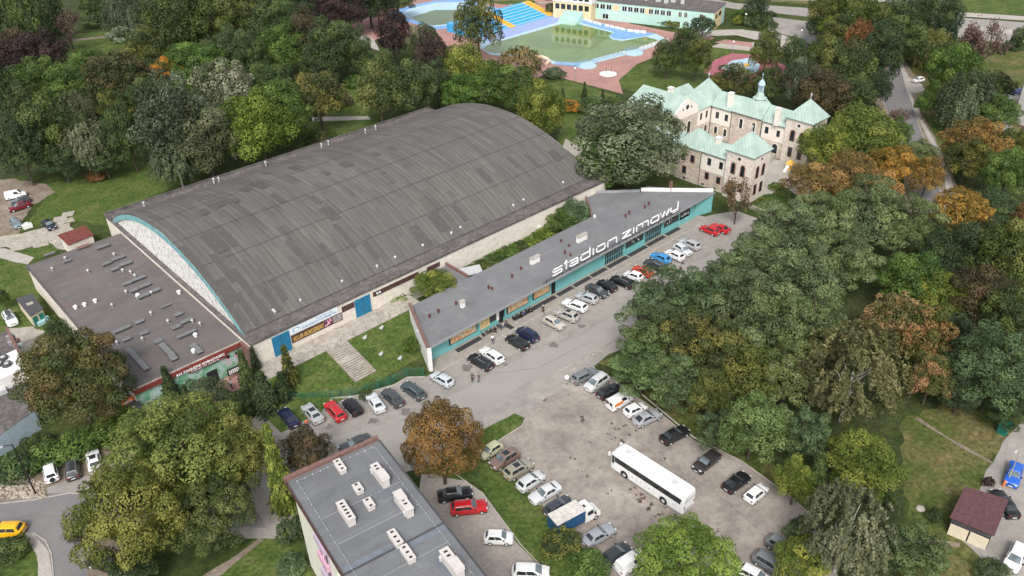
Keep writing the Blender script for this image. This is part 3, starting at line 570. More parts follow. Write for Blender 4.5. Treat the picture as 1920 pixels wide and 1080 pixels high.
# --- turquoise building
TZ=4.2
te=empty('turquoise_building',(95,88,0),label='long low turquoise building with grey felt roof facing the parked cars',cat='building')
FX0,FX1,FY=58.8,128.0,85.6
foot=[(FX0,FY),(FX1,FY),(131.6,85.4),(125.2,95.9),(122.6,95.),(113.6,102.6),(107.6,95.),(63.6,94.8)]
MB().prism([(FX0+.2,FY+.01),(FX1+.6,FY+.01),(125.,95.4),(122.3,94.6),(113.6,102.),(107.8,94.6),(63.8,94.4)],0,TZ-.35).build('wall',M_teal,te)
MB().prism([(58.3,84.),(133.0,84.5),(125.6,96.2),(122.6,95.4),(113.8,102.9),(107.4,95.2),(63.6,95.1)],TZ-.35,TZ).build('roof',M_tealroof,te)
MB().prism([(58.3,83.9),(133.1,84.4),(133.1,84.5),(58.3,84.)],TZ-.38,TZ+.03).build('fascia',M_grey,te)
MB().bar((57.9,83.7,0),(63.3,95.5,0),.35,TZ+.35).build('end_wall',M_white,te); MB().bar((57.85,83.6,TZ+.35),(63.25,95.5,TZ+.35),.55,.14).build('coping',M_redcop,te)
MB().bar((58.0,83.4,0),(58.1,83.65,0),.5,TZ+.2).build('end_pier',M_white,te)
MB().bar((128.1,85.6,0),(132.4,84.5,0),.3,TZ-.36).bar((128.1,85.8,0),(129.3,83.0,0),.3,.01).build('wing_wall',M_teal,te)
MB().bar((107.5,95.2,TZ),(113.9,103.,TZ),.35,.45).build('parapet',M_redcop,te)
MB().bar((114,103.,TZ),(122.5,95.6,TZ),.3,.5).build('parapet',M_grey,te)
MB().bar((122.9,95.6,TZ),(132.9,84.8,TZ),.25,.75).build('parapet',M_white,te)
MB().box(73.4,75.6,95.1,101.4,0,4.0).build('link_wall',M_tealroof,te); MB().box(73.,73.4,95.3,101.4,TZ-.1,TZ+.3).box(75.6,76.,95.3,101.4,TZ-.1,TZ+.4).build('link_parapet',M_redcop,te); MB().box(73.01,73.39,95.3,101.4,0,TZ-.12).box(75.61,75.99,95.3,101.4,0,TZ-.12).build('link_side_wall',M_kerb,te)
MB().prism([(76.1,97.5),(80,96.2),(81.2,98.6),(77,100.2)],3.,3.12).build('canopy',M_lgrey,te)
# facade
for (a,b) in ((87.6,99.8),):
    pass
def fac(name,a,b,z0,z1,mat,pr=.08,par=None): return MB().box(a,b,FY-pr,FY-.003,z0,z1).build(name,mat,par or te)
for x in (69.35,75.3,100.0,111.6,106.0-.2,117.3): fac('pilaster',x,x+.35,0,TZ-.36,M_teal,.3)
def pizza(seed):
    m,t,b=nodes('food_poster_print'); setb(b,.6,.3); p=mapping(t,pos(t),(1,1,1)); 
    c=ramp(t,noise(t,p,1.7,6,.75,.4),[(.34,(.30,.45,.50)),(.40,(.75,.74,.68)),(.46,(.80,.55,.22)),(.52,(.45,.14,.06)),(.57,(.82,.62,.36)),(.62,(.70,.68,.60)),(.68,(.20,.24,.08))]); lk(t,c,b.inputs['Base Color']); return m
MP=pizza(1)
for a,b,fr in ((63.4,69.2,1),(75.9,80.9,1),(82.0,86.2,0)):
    w2=fac('poster',a,b,1.0,TZ-.5,M_black,.07); fac('print',a+.25,b-.15,1.15,TZ-.55,MP,.10,w2)
w2=fac('poster',69.8,72.0,.8,3.2,plain('yellow_menu_board',(.72,.60,.33),.7),.1)
for k in range(4): text('lettering','PIZZA MENU',M_tgold,.3,(70.0,FY-.12,1.2+k*.45),FR,w2,1.8)
w2=fac('window',72.1,73.5,1.2,3.4,M_dkgrey,.1); fac('panel',73.55,74.1,.9,3.4,M_whitelit,.1); fac('door',74.15,75.0,.05,3.,M_black,.1); 
w2=fac('window',75.05,75.3,1.0,3.2,M_glass,.1)
fac('door',86.6,87.5,.05,3.,M_black,.1)
M_tealglass=glass('teal_tinted_glazing',(.025,.055,.06))
for a,b,z0 in ((100.4,105.7,.15),(111.95,117.2,.15)):
    w2=fac('glazing',a,b,z0,3.5,M_tealglass,.06)
    m=MB()
    for k in range(9): x=a+(b-a)*k/8; m.box(x-.04,x+.04,FY-.10,FY-.061,z0,3.5)
    m.box(a,b,FY-.10,FY-.061,1.2,1.28); m.build('mullions',M_tealtrim,w2)
for a,b in ((106.3,111.5),(117.8,122.6),(123.2,126.4)):
    w2=fac('window',a,b,1.3 if b<124 else .2,3.5,M_glass,.06)
    m=MB()
    for k in range(7): x=a+(b-a)*k/6; m.box(x-.03,x+.03,FY-.09,FY-.061,1.3,3.5)
    m.build('mullions',M_dkgrey,w2)
    m=MB(); rn=random.Random(int(a))
    for k in range(9): x=a+.2+(b-a-.6)*rn.random(); z=1.5+1.3*rn.random(); m.box(x,x+.25,FY-.085,FY-.061,z,z+.3)
    m.build('display_goods',M_tw,w2)
MB().box(106.2,111.7,FY-.5,FY-.31,0,1.2).box(117.7,127.8,FY-.5,FY-.31,0,1.2).build('planter_front',M_teal,te)
for px,py,h in ((805,592,.7),(822,583,.7),(855,568,.7),(916,538,.7),(922,541,.5),(960,517,.7),(977,503,.6),(1052,451,.5),(1067,460,.5),(1059,472,.9),(1070,478,.5),(1173,404,.8),(1180,398,.8),(1209,387,.8),(1217,381,.8)):
    x,y=G(px,py,TZ+h*.6); h*=.8; MB().cyl(x,y,TZ,TZ+h,.13,8,.17).cyl(x,y,TZ+h,TZ+h+.12,.24,8).build('roof_vent',M_vent,te)
for px,py,l in ((867,568,.7),(1003,485,2.0),(1091,444,2.4)):
    x,y=G(px,py,TZ+.8); c_=MB().box(x-l/2,x+l/2,y-.3,y+.3,TZ,TZ+1.1).build('chimney',M_white,te); MB().box(x-l/2-.1,x+l/2+.1,y-.4,y+.4,TZ+1.1,TZ+1.25).build('cap',M_kerb,c_)
x,y=G(1308,355,TZ+.4); MB().box(126.9,127.4,91.,91.5,TZ-.5,TZ+2.2).build('chimney',M_redcop,te)
for px,py in ((1011,424),(1115,405)):
    x,y=G(px,py,TZ+.3); MB().box(x-.2,x+.2,y-.2,y+.2,TZ,TZ+.5).build('roof_box',M_white,te)
MB().box(59.9,60.6,88.6,89.6,1.6,3.8).build('air_conditioner',M_lgrey,te)
# pavement strip with kerb
o=MB().prism([(58.2,82.55),(129.8,82.75),(129.,85.55),(58.9,85.55)],0,.14).build('pavement',M_pavement); tag(o,kind='structure')
kerb('kerb',[(58.2,82.45),(128.3,82.6)],.2,.16,px=False)
for k,(a,b) in enumerate(((64,69.2),(76.5,86.6),(87.2,91.),(91.4,95.6),(96,100),(100.5,106),(106.4,111.6),(112,117.2),(117.8,122))):
    m=MB().box(a,b,84.1,85.1 if k else 85.1,.141,.155).build('floor_grating',M_mat); tag(m,['dark floor grating below the leftmost food poster','dark floor grating below the middle and right food posters','dark floor grating left of the black side door, short','dark floor grating below the plain turquoise wall, left piece','dark floor grating below the plain turquoise wall, right piece','dark floor grating below the first glazed bay','dark floor grating below the first shop window','dark floor grating below the second glazed bay','dark floor grating below the last shop window'][k],'grating','dark gratings along the turquoise wall')
m=MB().box(74.2,75.1,82.8,84.6,.145,.165).build('door_mat',M_mat); tag(m,'dark door mat in front of the cafe door','mat')
# roof letters
sg=empty('roof_sign',(102,84.2,TZ),label='white roof lettering reading stadion zimowy along the eave',cat='sign')
LH=1.12; ZB=TZ+.85; TH=.135
def stroke(pts,m,x0,wd,h=LH):
    P=[(x0+a*wd,ZB+b*h) for a,b in pts]
    for (xa,za),(xb,zb) in zip(P[:-1],P[1:]):
        d=math.hypot(xb-xa,zb-za); ux,uz=(xb-xa)/d,(zb-za)/d; e=TH/2; xa2,za2,xb2,zb2=xa-ux*e,za-uz*e,xb+ux*e,zb+uz*e; nx,nz=-uz*e,ux*e
        m.add([(xa2+nx,84.1,za2+nz),(xb2+nx,84.1,zb2+nz),(xb2-nx,84.1,zb2-nz),(xa2-nx,84.1,za2-nz),(xa2+nx,84.3,za2+nz),(xb2+nx,84.3,zb2+nz),(xb2-nx,84.3,zb2-nz),(xa2-nx,84.3,za2-nz)],[(0,1,2,3),(7,6,5,4),(0,4,5,1),(1,5,6,2),(2,6,7,3),(3,7,4,0)])
GL={'s':[[(1,1),(0,1),(0,.5),(1,.5),(1,0),(0,0)]],'t':[[(.5,0),(.5,1.5)],[(0,1.05),(.5,1.45),(1,1.05)]],'a':[[(0,1),(1,1),(1,0),(0,0),(0,.5),(1,.5)]],'d':[[(1,1.55),(1,0),(0,0),(0,1),(1,1)]],'i':[[(.5,0),(.5,1)]],'o':[[(0,0),(1,0),(1,1),(0,1),(0,0)]],
 'n':[[(0,0),(0,1),(1,1),(1,0)]],'z':[[(0,1),(1,1),(0,0),(1,0)]],'m':[[(0,0),(0,1),(1,1),(1,0)],[(.5,1),(.5,.35)]],'w':[[(0,1),(.25,0),(.5,1),(.75,0),(1,1)]],'y':[[(0,1),(0,.2),(.9,.2)],[(1,1.5),(1,-.15),(.3,-.15)]]}
for ch,a,b in (('s',85.6,87.8),('t',88.5,89.3),('a',89.8,91.8),('d',92.6,94.9),('i',95.6,96.),('o',96.7,98.9),('n',99.7,102.1),('z',103.8,106.1),('i',106.7,107.1),('m',107.8,111.2),('o',112.,114.3),('w',114.8,117.4),('y',118.,120.2)):
    m=MB(); 
    for st in GL[ch]: stroke(st,m,a,b-a)
    m.build('letter_'+ch,M_whitelit,sg)
m=MB().bar((83,84.2,TZ+.35),(121,84.2,TZ+.35),.06,.08).bar((83,84.2,TZ+.7),(121,84.2,TZ+.7),.06,.06); 
for k in range(20): m.bar((84+k*1.9,84.2,TZ),(84.08+k*1.9,84.2,TZ),.08,.8)
m.build('rail',M_dkgrey,sg)
# entrance railing along the pavement
# stairs on the bank
st=empty('stairway',(49.6,93.5,0),label='worn concrete outdoor stairs climbing the grass bank to the hall',cat='stairs')
NS=18
MB().add([(47.8,89.3,.1),(51.8,89.3,.1),(51.8,97.3,2.),(47.8,97.3,2.),(47.8,89.3,.26),(51.8,89.3,.26),(51.8,97.3,2.02),(47.8,97.3,2.02)],[(3,2,1,0),(4,5,6,7),(0,1,5,4),(1,2,6,5),(2,3,7,6),(3,0,4,7)]).build('stair_base',M_dirt,st)
for k in range(NS):
    t0=k/NS; y0=89.4+t0*7.9; z0=.28+t0*1.75
    m=MB().box(47.9,51.7,y0,y0+(7.9/NS-.15 if k not in (9,10) else 7.9/NS+.001),0,z0+.12); m.build('step',M_conc,st)
o=MB().bar((56.,92.6,.2),(62.,94.6,.5),.35,.55).build('low_wall',M_conc); tag(o,'low crumbling stone wall on the grass beside the stairs','wall')
for i,(px,py) in enumerate(((717,623),(686,641),(715,663),(750,666))):
    x,y=G(px,py,1.2); z=bankz(x,y) if x<70 else .2; q=MB().cyl(x,y,z,z+.5,.05).box(x-.4,x+.1,y-.25,y+.25,z+.45,z+.6).box(x+.0,x+.35,y-.05,y+.3,z+.5,z+.7).build('ground_floodlight',M_lgrey); tag(q,['small grey floodlight in the grass, uppermost of four on the bank','small grey floodlight in the grass nearest the stairs','small grey floodlight in the grass above the low stone wall','small grey floodlight just right of the low stone wall'][i],'floodlight','small floodlights on the grass bank')
# terrace railing posts
m=MB()
for k in range(9): x=46+k*2.4; m.cyl(x,97.45,2,2.9,.03,5)
rl=m.build('railing',M_dkgrey); tag(rl,'thin row of metal railing posts at the edge of the concrete terrace','railing')
# green mesh fence
FP=[(500,772),(551,753),(587,750),(623,747),(658,742),(690,734),(710,728),(730,722),(738,717),(764,704),(795,704)]
fe=empty('mesh_fence',(*G(640,745),0),label='green wire mesh fence between the grass bank and the row of parked cars',cat='fence')
def fence(parent,P,h=1.5,mat=M_green,step=.3,rows=6):
    P=[G(*p) for p in P]
    for a,b in zip(P[:-1],P[1:]):
        MB().cyl(a[0],a[1],0,h+.1,.07,6).build('post',mat,parent); L=math.dist(a,b); m=MB(); n=int(L/step)
        for k in range(1,n): x=a[0]+(b[0]-a[0])*k/n; y=a[1]+(b[1]-a[1])*k/n; m.cyl(x,y,.05,h,.016,3)
        for k in range(rows): m.bar((*a,.1+k*(h-.15)/(rows-1)),(*b,.1+k*(h-.15)/(rows-1)),.03,.03)
        m.build('mesh_panel',mat,parent)
    MB().cyl(P[-1][0],P[-1][1],0,h+.1,.07,6).build('post',mat,parent)
fence(fe,FP)
fe2=empty('mesh_fence',(*G(170,830),0),label='dark green fence half hidden by creepers behind the parked cars at left',cat='fence'); fence(fe2,[(-10,915),(60,885),(105,862),(140,845),(172,832),(215,818)],1.8)
# --- apartment block (bottom centre), rotated
BZ=14.; bx,by=24.6,64.9; rot=math.atan2(63.2-64.9,35.7-24.8); BW=11.0; BL=34.
bk=empty('apartment_block',(bx,by,0),rot,label='pale apartment block with grey felt roof and white chimneys at the bottom edge',cat='apartment block')
def loc(m,name,mat,par=bk,**k): return m.build(name,mat,par,world=False,**k)
loc(MB().box(.35,BW-.35,-BL,-.35,0,BZ-.3),'wall',M_palegrn)
loc(MB().box(-.1,BW+.1,-BL,.0,BZ-.3,BZ),'roof',M_blockroof)
loc(MB().box(-.25,BW+.1,-.1,.3,BZ-.5,BZ+.4),'parapet',M_redcop); loc(MB().box(-.3,BW+.15,-.14,.38,BZ+.4,BZ+.47),'parapet_cap',M_redcop)
loc(MB().box(-.25,-.08,-BL,-.1,BZ-.3,BZ+.14),'roof_edge',M_brown); loc(MB().box(BW+.08,BW+.25,-BL,-.1,BZ-.3,BZ+.14),'roof_edge',M_dkgrey)
# coloured panels, windows and balconies on the left face
for k in range(5):
    y0=-6.5-k*6.2
    loc(MB().box(.25,.349,y0-3,y0,0,BZ-.5),'wall_panel',M_lilac if k%2==0 else M_palegrn)
    for fl in range(5):
        z=1.2+fl*2.7
        wi=loc(MB().box(.15,.249,y0-2.6,y0-.5,z,z+1.5),'window',M_glass); loc(MB().box(.12,.149,y0-1.6,y0-1.5,z,z+1.5),'frame',M_white,wi)
        if k%2==0: loc(MB().box(-.12,.24,y0-2.9,y0-.2,z-.9,z+.05),'balcony',M_pink if fl%2 else M_lilac)
        else: loc(MB().box(-.1,.24,y0-2.9,y0-.2,z-.9,z-.1),'balcony',M_palegrn)
    for fl in range(5):
        loc(MB().box(BW-.349,BW-.25,y0-2.4,y0-.8,1.2+fl*2.7,2.6+fl*2.7),'window',M_glass)
ic,isn=math.cos(-rot),math.sin(-rot)
def blk(px,py,z):
    x,y=G(px,py,z); dx,dy=x-bx,y-by; return dx*ic-dy*isn,dx*isn+dy*ic
def chim(px,py,ln,wd,h,holes,cap=None):
    h*=.66
    u,v=blk(px,py,BZ+h); c_=loc(MB().box(u-wd/2,u+wd/2,v-ln/2,v+ln/2,BZ,BZ+h),'chimney',M_chim); loc(MB().box(u-wd/2-.07,u+wd/2+.07,v-ln/2-.07,v+ln/2+.07,BZ+h,BZ+h+.08),'cap',M_chim,c_)
    m=MB(); 
    for k in range(holes): t=-ln*.36+ln*.72*(k/(max(1,holes-1)))*(.75 if cap else 1); m.box(u-wd*.22,u+wd*.22,v-t-.12,v-t+.12,BZ+h+.081,BZ+h+.09)
    loc(m,'flue_openings',M_black,c_)
    if cap: loc(MB().box(u-wd/2-.1,u+wd/2+.1,v+cap*ln/4-ln*.24,v+cap*ln/4+ln*.24,BZ+h+.081,BZ+h+.3),'raised_cap',M_chim,c_)
for a in ((637,872,1.9,.7,.9,3),(712,885,2.9,.8,1.7,4,-1),(671,914,1.2,.75,.8,2),(692,943,1.3,.75,.8,2),(648,957,2.9,.8,1.5,5),(756,939,3.,.8,1.7,4,1),(741,1007,2.,.75,.9,3),(764,1036,2.,.75,.9,3),(847,1050,3.2,.9,1.8,4,-1)): chim(*a)
for px,py in ((697,884),(759,963),(826,1048)):
    u,v=blk(px,py,BZ+.3); loc(MB().cyl(u,v,BZ,BZ+.5,.12).ball(u,v,BZ+.55,.2,8),'vent_pipe',M_lgrey)
m=MB(); m2=MB()
for k in range(34):
    for u in (.9,BW-.8): m.box(u-.035,u+.035,-.9-k,-.83-k,BZ,BZ+.12)
for k in range(11): m.box(.9+k*.9-.05,.95+k*.9,-.8,-.7,BZ,BZ+.14)
m2.box(.885,.905,-BL,-.8,BZ+.13,BZ+.15).box(BW-.81,BW-.79,-BL,-.8,BZ+.13,BZ+.15).box(.9,BW-.8,-.8,-.78,BZ+.13,BZ+.15)
for v in (-7.4,-11.4,-17.5,-23): m2.box(1.,BW-.8,v,v+.02,BZ+.12,BZ+.14)
loc(m,'wire_holder',M_lgrey); loc(m2,'lightning_wire',M_lgrey)
loc(MB().box(0,BW,-15.15,-14.95,BZ+.004,BZ+.07),'roof_joint',M_dkgrey); loc(MB().box(.2,5.4,-14.9,-14.2,BZ+.004,BZ+.012).box(5.6,BW-.1,-15.9,-15.2,BZ+.004,BZ+.012),'roof_patch',plain('blue_grey_felt_patch',(.16,.18,.21),.8))
loc(MB().box(7.4,8.8,-8.6,-6.9,BZ+.004,BZ+.01).box(8.,9.4,-10.9,-9.,BZ+.004,BZ+.011).box(7.9,9.4,-21.,-18.6,BZ+.004,BZ+.011),'roof_patch',plain('dark_felt_patch',(.14,.155,.18),.8))
# --- garage bottom right
q=[G(*p,2.8) for p in ((1781,969),(1865,1004),(1892,936),(1810,911))]; ga=empty('garage',(*q[0],0),label='small double garage with a maroon shingle roof in the bottom right yard',cat='garage')
cx_,cy_=sum(a for a,b in q)/4,sum(b for a,b in q)/4; iq=[(cx_+(a-cx_)*.9,cy_+(b-cy_)*.9) for a,b in q]
MB().prism(iq,0,2.55).build('wall',M_dkgrey,ga); MB().prism(q,2.6,2.75).build('roof',M_maroon,ga); 
a=Vector(iq[0]);b=Vector(iq[1]);n=Vector(((b-a).y,-(b-a).x)).normalized()
for s0,s1 in ((.02,.48),(.52,.98)):
    p0=a+(b-a)*s0+n*.25; p1=a+(b-a)*s1+n*.25; MB().bar((*p0,0),(*p1,0),.12,1.75).build('garage_door',M_beige,ga)
# --- left hut
q=[G(*p,2.4) for p in ((29,560),(56,593),(81,579),(60,550))]; hu=empty('hut',(*q[0],0),label='small cream hut with a black felt roof and green doors beside the annex',cat='hut')
cx_,cy_=sum(a for a,b in q)/4,sum(b for a,b in q)/4; iq=[(cx_+(a-cx_)*.92,cy_+(b-cy_)*.92) for a,b in q]
MB().prism(iq,0,2.3).build('wall',M_beige,hu); MB().prism(q,2.3,2.42).build('roof',M_dkgrey,hu); MB().box(cx_-.5,cx_+.5,cy_-.35,cy_+.35,2.42,2.6).build('skylight',M_conc,hu)
a=Vector(iq[1]);b=Vector(iq[2]);n=Vector(((b-a).y,-(b-a).x)).normalized()
for s0,s1 in ((.08,.42),(.58,.92)): MB().bar((*(a+(b-a)*s0+n*.06),0),(*(a+(b-a)*s1+n*.06),0),.1,1.7).build('door',M_green,hu)
x,y=G(80,600,.5); o=MB().prism([(x-1,y-.8),(x+1.2,y-.6),(x+1,y+.8),(x-1.1,y+.6)],.0,.6).build('tarpaulin_heap',plain('pale_blue_tarpaulin',(.35,.55,.58),.6)); tag(o,'pale blue tarpaulin covering a heap beside the small hut','tarpaulin')
# --- left warehouse
wh=empty('warehouse',(6,118,0),label='white box building with round roof fans at the left edge',cat='warehouse')
def W(pts,z): return [G(*p,z) for p in pts]
q1=[G(47,690,5.5),G(30,655,5.5),(G(30,655,5.5)[0]-12,G(30,655,5.5)[1]-1),(G(47,690,5.5)[0]-12,G(47,690,5.5)[1]-1)]
MB().prism(q1,0,5.5).build('wall',M_white,wh)
c1=G(31,656,4.6); c2=G(12,616,4.6); q2=[c1,c2,(c2[0]-12,c2[1]-1),(c1[0]-12,c1[1]-1)]; MB().prism(q2,0,4.2).build('dark_roof_section',M_rim,wh)
c3=(c2[0]-3.5,c2[1]-.3); MB().prism([(c2[0]-2.6,c2[1]-1.),(c2[0]-12,c2[1]-1.5),(c1[0]-12,c1[1]+3.5),(c1[0]-2.6,c1[1]+4.)],4.2,4.9).build('grey_roof_section',M_lgrey,wh)
MB().bar((*G(12,614,5.0),0),(*G(49,690,5.0),0),.45,5.2).build('brick_wall',M_redcop,wh)
for px,py in ((-7,668),(6,672),(13,684),(-1,683)):
    x,y=G(px,py,5.6); fo=MB().cyl(x,y,5.5,5.9,.7,16).build('roof_fan',M_dkgrey,wh); MB().cyl(x,y,5.901,5.95,.33,12).build('hub',M_lgrey,fo)
for k,(px,py) in enumerate(((30,640),(34,650),(24,643),(20,632))):
    x,y=G(px,py,4.5); MB().box(x-.6,x+.6,y-.3,y+.3,4.2,4.9).build('duct',M_grey if k else M_redcop,wh)
w2=empty('warehouse_wing',(7,108,0),label='low wing with a dull grey roof and light blue wall at the left edge',cat='building')
e1=G(64,770,3.4); e2=G(48,700,3.4); q3=[e1,e2,(e2[0]-14,e2[1]-2.),(e1[0]-14,e1[1]-5.5)]; MB().prism(q3,0,3.3).build('wall',plain('light_blue_render',(.38,.48,.55),.8),w2); MB().prism(q3,3.3,3.4).build('roof',M_rim,w2)
x,y=G(4,735,3.6); MB().box(x-.6,x+.6,y-.5,y+.5,3.4,4.1).build('air_unit',M_lgrey,w2); x,y=G(38,795,1.9); MB().box(x-.6,x+.6,y-.12,y+.3,1.5,2.0).build('window',M_glass,w2)
# dark entrance canopy left of the annex
cn=empty('entrance_canopy',(*G(262,765),0),label='dark grey pointed canopy at the left corner of the annex mural',cat='canopy')
q=[G(233,736,3.5),G(250,733,3.5),G(268,768,2.6),G(252,775,2.6)]; MB().prism(q,2.8,3.0).build('roof',M_dkgrey,cn); MB().cyl(q[3][0],q[3][1],0,2.8,.08).cyl(q[2][0],q[2][1],0,2.8,.08).build('post',M_dkgrey,cn)
x,y=G(240,752,3.2); MB().box(x-.9,x+.9,y-.1,y+.1,2.9,3.7).build('sign',M_orange,cn)
text('lettering','BAR',M_whitelit,.6,(x-.6,y-.12,3.),FR,cn,1.2)
# ---------------------------------------------------------------- castle
ca=empty('castle',(155,97,0),label='old stone castle with green copper roofs and corner towers beyond the turquoise building',cat='castle')
def tower(x0,x1,y0,y1,ze,zt,mat=M_tower,fin=1):
    t=MB().box(x0,x1,y0,y1,0,ze-.35).build('tower',mat,ca); MB().box(x0-.15,x1+.15,y0-.15,y1+.15,ze-.35,ze-.05).build('cornice',M_plast,t); MB().box(x0-.35,x1+.35,y0-.35,y1+.35,ze-.05,ze+.1).build('gutter',M_gutter,t)
    MB().pyr(x0-.4,x1+.4,y0-.4,y1+.4,ze+.1,zt).build('copper_roof',M_copper,t)
    if fin: MB().cyl((x0+x1)/2,(y0+y1)/2,zt-.2,zt+1.5,.07,6).ball((x0+x1)/2,(y0+y1)/2,zt+.9,.22,8).build('finial',M_lgrey,t)
    return t
def wing(x0,x1,y0,y1,ze,zr,axis,up=M_plast,lo=M_stone,over=.35):
    wl=MB().box(x0,x1,y0,y1,0,3.9).build('lower_wall',lo,ca); MB().box(x0+.05,x1-.05,y0+.05,y1-.05,3.9,ze-.12).build('upper_wall',up,ca)
    MB().box(x0-over,x1+over,y0,y1,ze-.12,ze+.02).build('gutter',M_gutter,ca)
    m=MB()
    if axis=='y': c=(x0+x1)/2; m.add([(x0-over,y0,ze+.02),(x1+over,y0,ze+.02),(x1+over,y1,ze+.02),(x0-over,y1,ze+.02),(c,y0,zr),(c,y1,zr)],[(3,2,1,0),(0,4,5,3),(1,2,5,4),(0,1,4),(2,3,5)])
    else: c=(y0+y1)/2; m.add([(x0,y0-over,ze+.02),(x1,y0-over,ze+.02),(x1,y1+over,ze+.02),(x0,y1+over,ze+.02),(x0,c,zr),(x1,c,zr)],[(3,2,1,0),(0,1,5,4),(2,3,4,5),(0,4,3),(1,2,5)])
    m.build('copper_roof',M_copper,ca); return wl
def arched(face,u0,u1,z0,z1,frame,par=ca,pr=.05):
    ax,pl,sg=face; r=(u1-u0)/2; c=(u0+u1)/2
    def shape(e,d,name,mat,p):
        pts=[(u0-e,z0-e*.5),(u1+e,z0-e*.5)]+[(c+(r+e)*math.cos(a),z1-r+(r+e)*math.sin(a)) for a in [math.pi*k/8 for k in range(9)]]
        d0,d1=pl-sg*.05,pl+sg*d
        R1=[(u,d0,z) if ax=='y' else (d0,u,z) for u,z in pts]; R2=[(u,d1,z) if ax=='y' else (d1,u,z) for u,z in pts]
        return MB().loft([R1,R2]).build(name,mat,p)
    fo=shape(.22,pr,'window',frame,par); shape(0,pr+.03,'pane',M_glass,par if par.parent else fo)
M_bframe=plain('brick_window_surround',(.36,.20,.16),.85)
t1=tower(140.3,146.7,81.0,87.3,10.5,14.6); t2=tower(164.7,171.2,81.9,88.3,10.5,14.8)
# tower 1: face x=140.3 (towards camera left side) and y=81.0 (right side)
for u in (82.7,85.0): arched(('x',140.3,-1),u,u+.85,5.7,8.1,M_bframe,t1); openings(('x',140.3,-1),[(u,u+.9,2.2,3.9)],t1,frame=M_bframe)
for u in (142.0,144.2): arched(('y',81.0,-1),u,u+.85,5.4,7.9,M_bframe,t1); openings(('y',81.0,-1),[(u,u+.9,1.6,3.8)],t1,frame=M_bframe)
for u in (83.6,86.0): arched(('x',164.7,-1),u-.2,u+.75,5.4,7.9,M_bframe,t2); openings(('x',164.7,-1),[(u-.2,u+.7,1.6,3.8)],t2,frame=M_bframe)
for u in (166.5,168.8): arched(('y',81.9,-1),u,u+.85,5.4,7.9,M_bframe,t2)
def oculus(face,u,z,par,r=.35):
    ax,pl,sg=face; pts=[(u+r*math.cos(a),z+r*math.sin(a)) for a in [2*math.pi*k/12 for k in range(12)]]; d0,d1=pl-sg*.05,pl+sg*.04
    MB().loft([[(p,d0,q) if ax=='y' else (d0,p,q) for p,q in pts],[(p,d1,q) if ax=='y' else (d1,p,q) for p,q in pts]]).build('round_window',M_glass,par)
oculus(('x',140.3,-1),84.2,9.3,t1); oculus(('y',81.,-1),143.6,9.3,t1,.25); oculus(('x',164.7,-1),85.1,9.3,t2)
# near wing
wing(141.0,146.3,87.35,94.0,8.0,10.2,'y'); openings(('x',141.05,-1),[(88.4,89.3,5.3,6.9),(91.4,92.3,5.3,6.9)],ca); openings(('x',141.,-1),[(88.6,89.5,1.9,3.4),(91.6,92.5,2.0,3.5)],ca,frame=M_bframe); openings(('x',141.,-1),[(89.5,90,.3,.7),(92.6,93.2,.3,.7)],ca)
tb=tower(140.7,147.2,94.05,100.4,8.0,11.6,M_stone,0); openings(('x',140.7,-1),[(95.5,96.4,4.8,6.4),(98.,98.9,4.8,6.4),(97.4,98.3,1.7,3.3)],tb,frame=M_bframe); openings(('x',140.7,-1),[(97.4,98.,.3,.8)],tb)
wing(141.0,146.6,100.45,109.,7.2,9.6,'y')
# far wing with chapel bay
wing(165.0,171.0,88.35,94.4,8.0,11.0,'y'); wing(164.7,171.0,94.45,102.6,8.3,11.2,'y',M_stone,M_stone); wing(165.0,171.0,102.65,108.5,8.0,11.0,'y')
openings(('x',165.05,-1),[(89.6,90.4,5.2,6.7),(92.6,93.5,5.2,6.8),(103.7,104.6,5.2,6.8),(106.3,107.2,5.2,6.8)],ca)
for u in (96.0,99.4): arched(('x',164.75,-1),u,u+.8,4.7,7.,M_plast)
for u in (103.6,106.3): arched(('x',165.,-1),u,u+.8,1.4,3.2,M_plast)
arched(('x',165.,-1),89.6,91.,.4,3.4,M_plast); arched(('x',165.,-1),93.,93.8,1.8,3.4,M_plast)
# corner tower A
ta=tower(165.0,171.6,108.6,116.4,8.0,13.2,M_plast); MB().box(166.0,170.6,109.6,115.4,9.2,9.4).build('band',M_copper,ta)
wing(158.,165.1,109.,115.6,8.0,11.0,'x'); openings(('y',109.05,-1),[(161.2,162.,5.2,6.9),(163.4,164.2,5.2,6.9)],ca,frame=M_plast); openings(('y',109.,-1),[(161.2,162.,1.6,3.3),(163.4,164.2,1.6,3.3)],ca,frame=M_plast)
# church wing, gable towards the courtyard
cx0,cx1,cy0,cy1=150.5,159.6,108.6,124.5; ze,zr=8.,12.6; cc=(cx0+cx1)/2
MB().box(cx0,cx1,cy0,cy1,0,ze-.15).build('church_wall',M_stone,ca)
MB().add([(cx0,cy0,ze-.15),(cx1,cy0,ze-.15),(cx1-.6,cy0,ze+2.0),(cc,cy0,zr-.2),(cx0+.6,cy0,ze+2.0),(cx0,cy0+.5,ze-.15),(cx1,cy0+.5,ze-.15),(cx1-.6,cy0+.5,ze+2.0),(cc,cy0+.5,zr-.2),(cx0+.6,cy0+.5,ze+2.0)],[(0,1,2,3,4),(9,8,7,6,5),(0,5,6,1),(1,6,7,2),(2,7,8,3),(3,8,9,4),(4,9,5,0)]).build('church_gable',M_plast,ca)
MB().add([(cx0-.4,cy0+.1,ze-.3),(cc,cy0+.1,zr),(cx1+.4,cy0+.1,ze-.3),(cx0-.4,cy1,ze-.3),(cc,cy1-2.5,zr),(cx1+.4,cy1,ze-.3)],[(0,1,4,3),(1,2,5,4),(3,4,5),(0,3,5,2),(0,2,1)]).build('copper_roof',M_copper,ca)
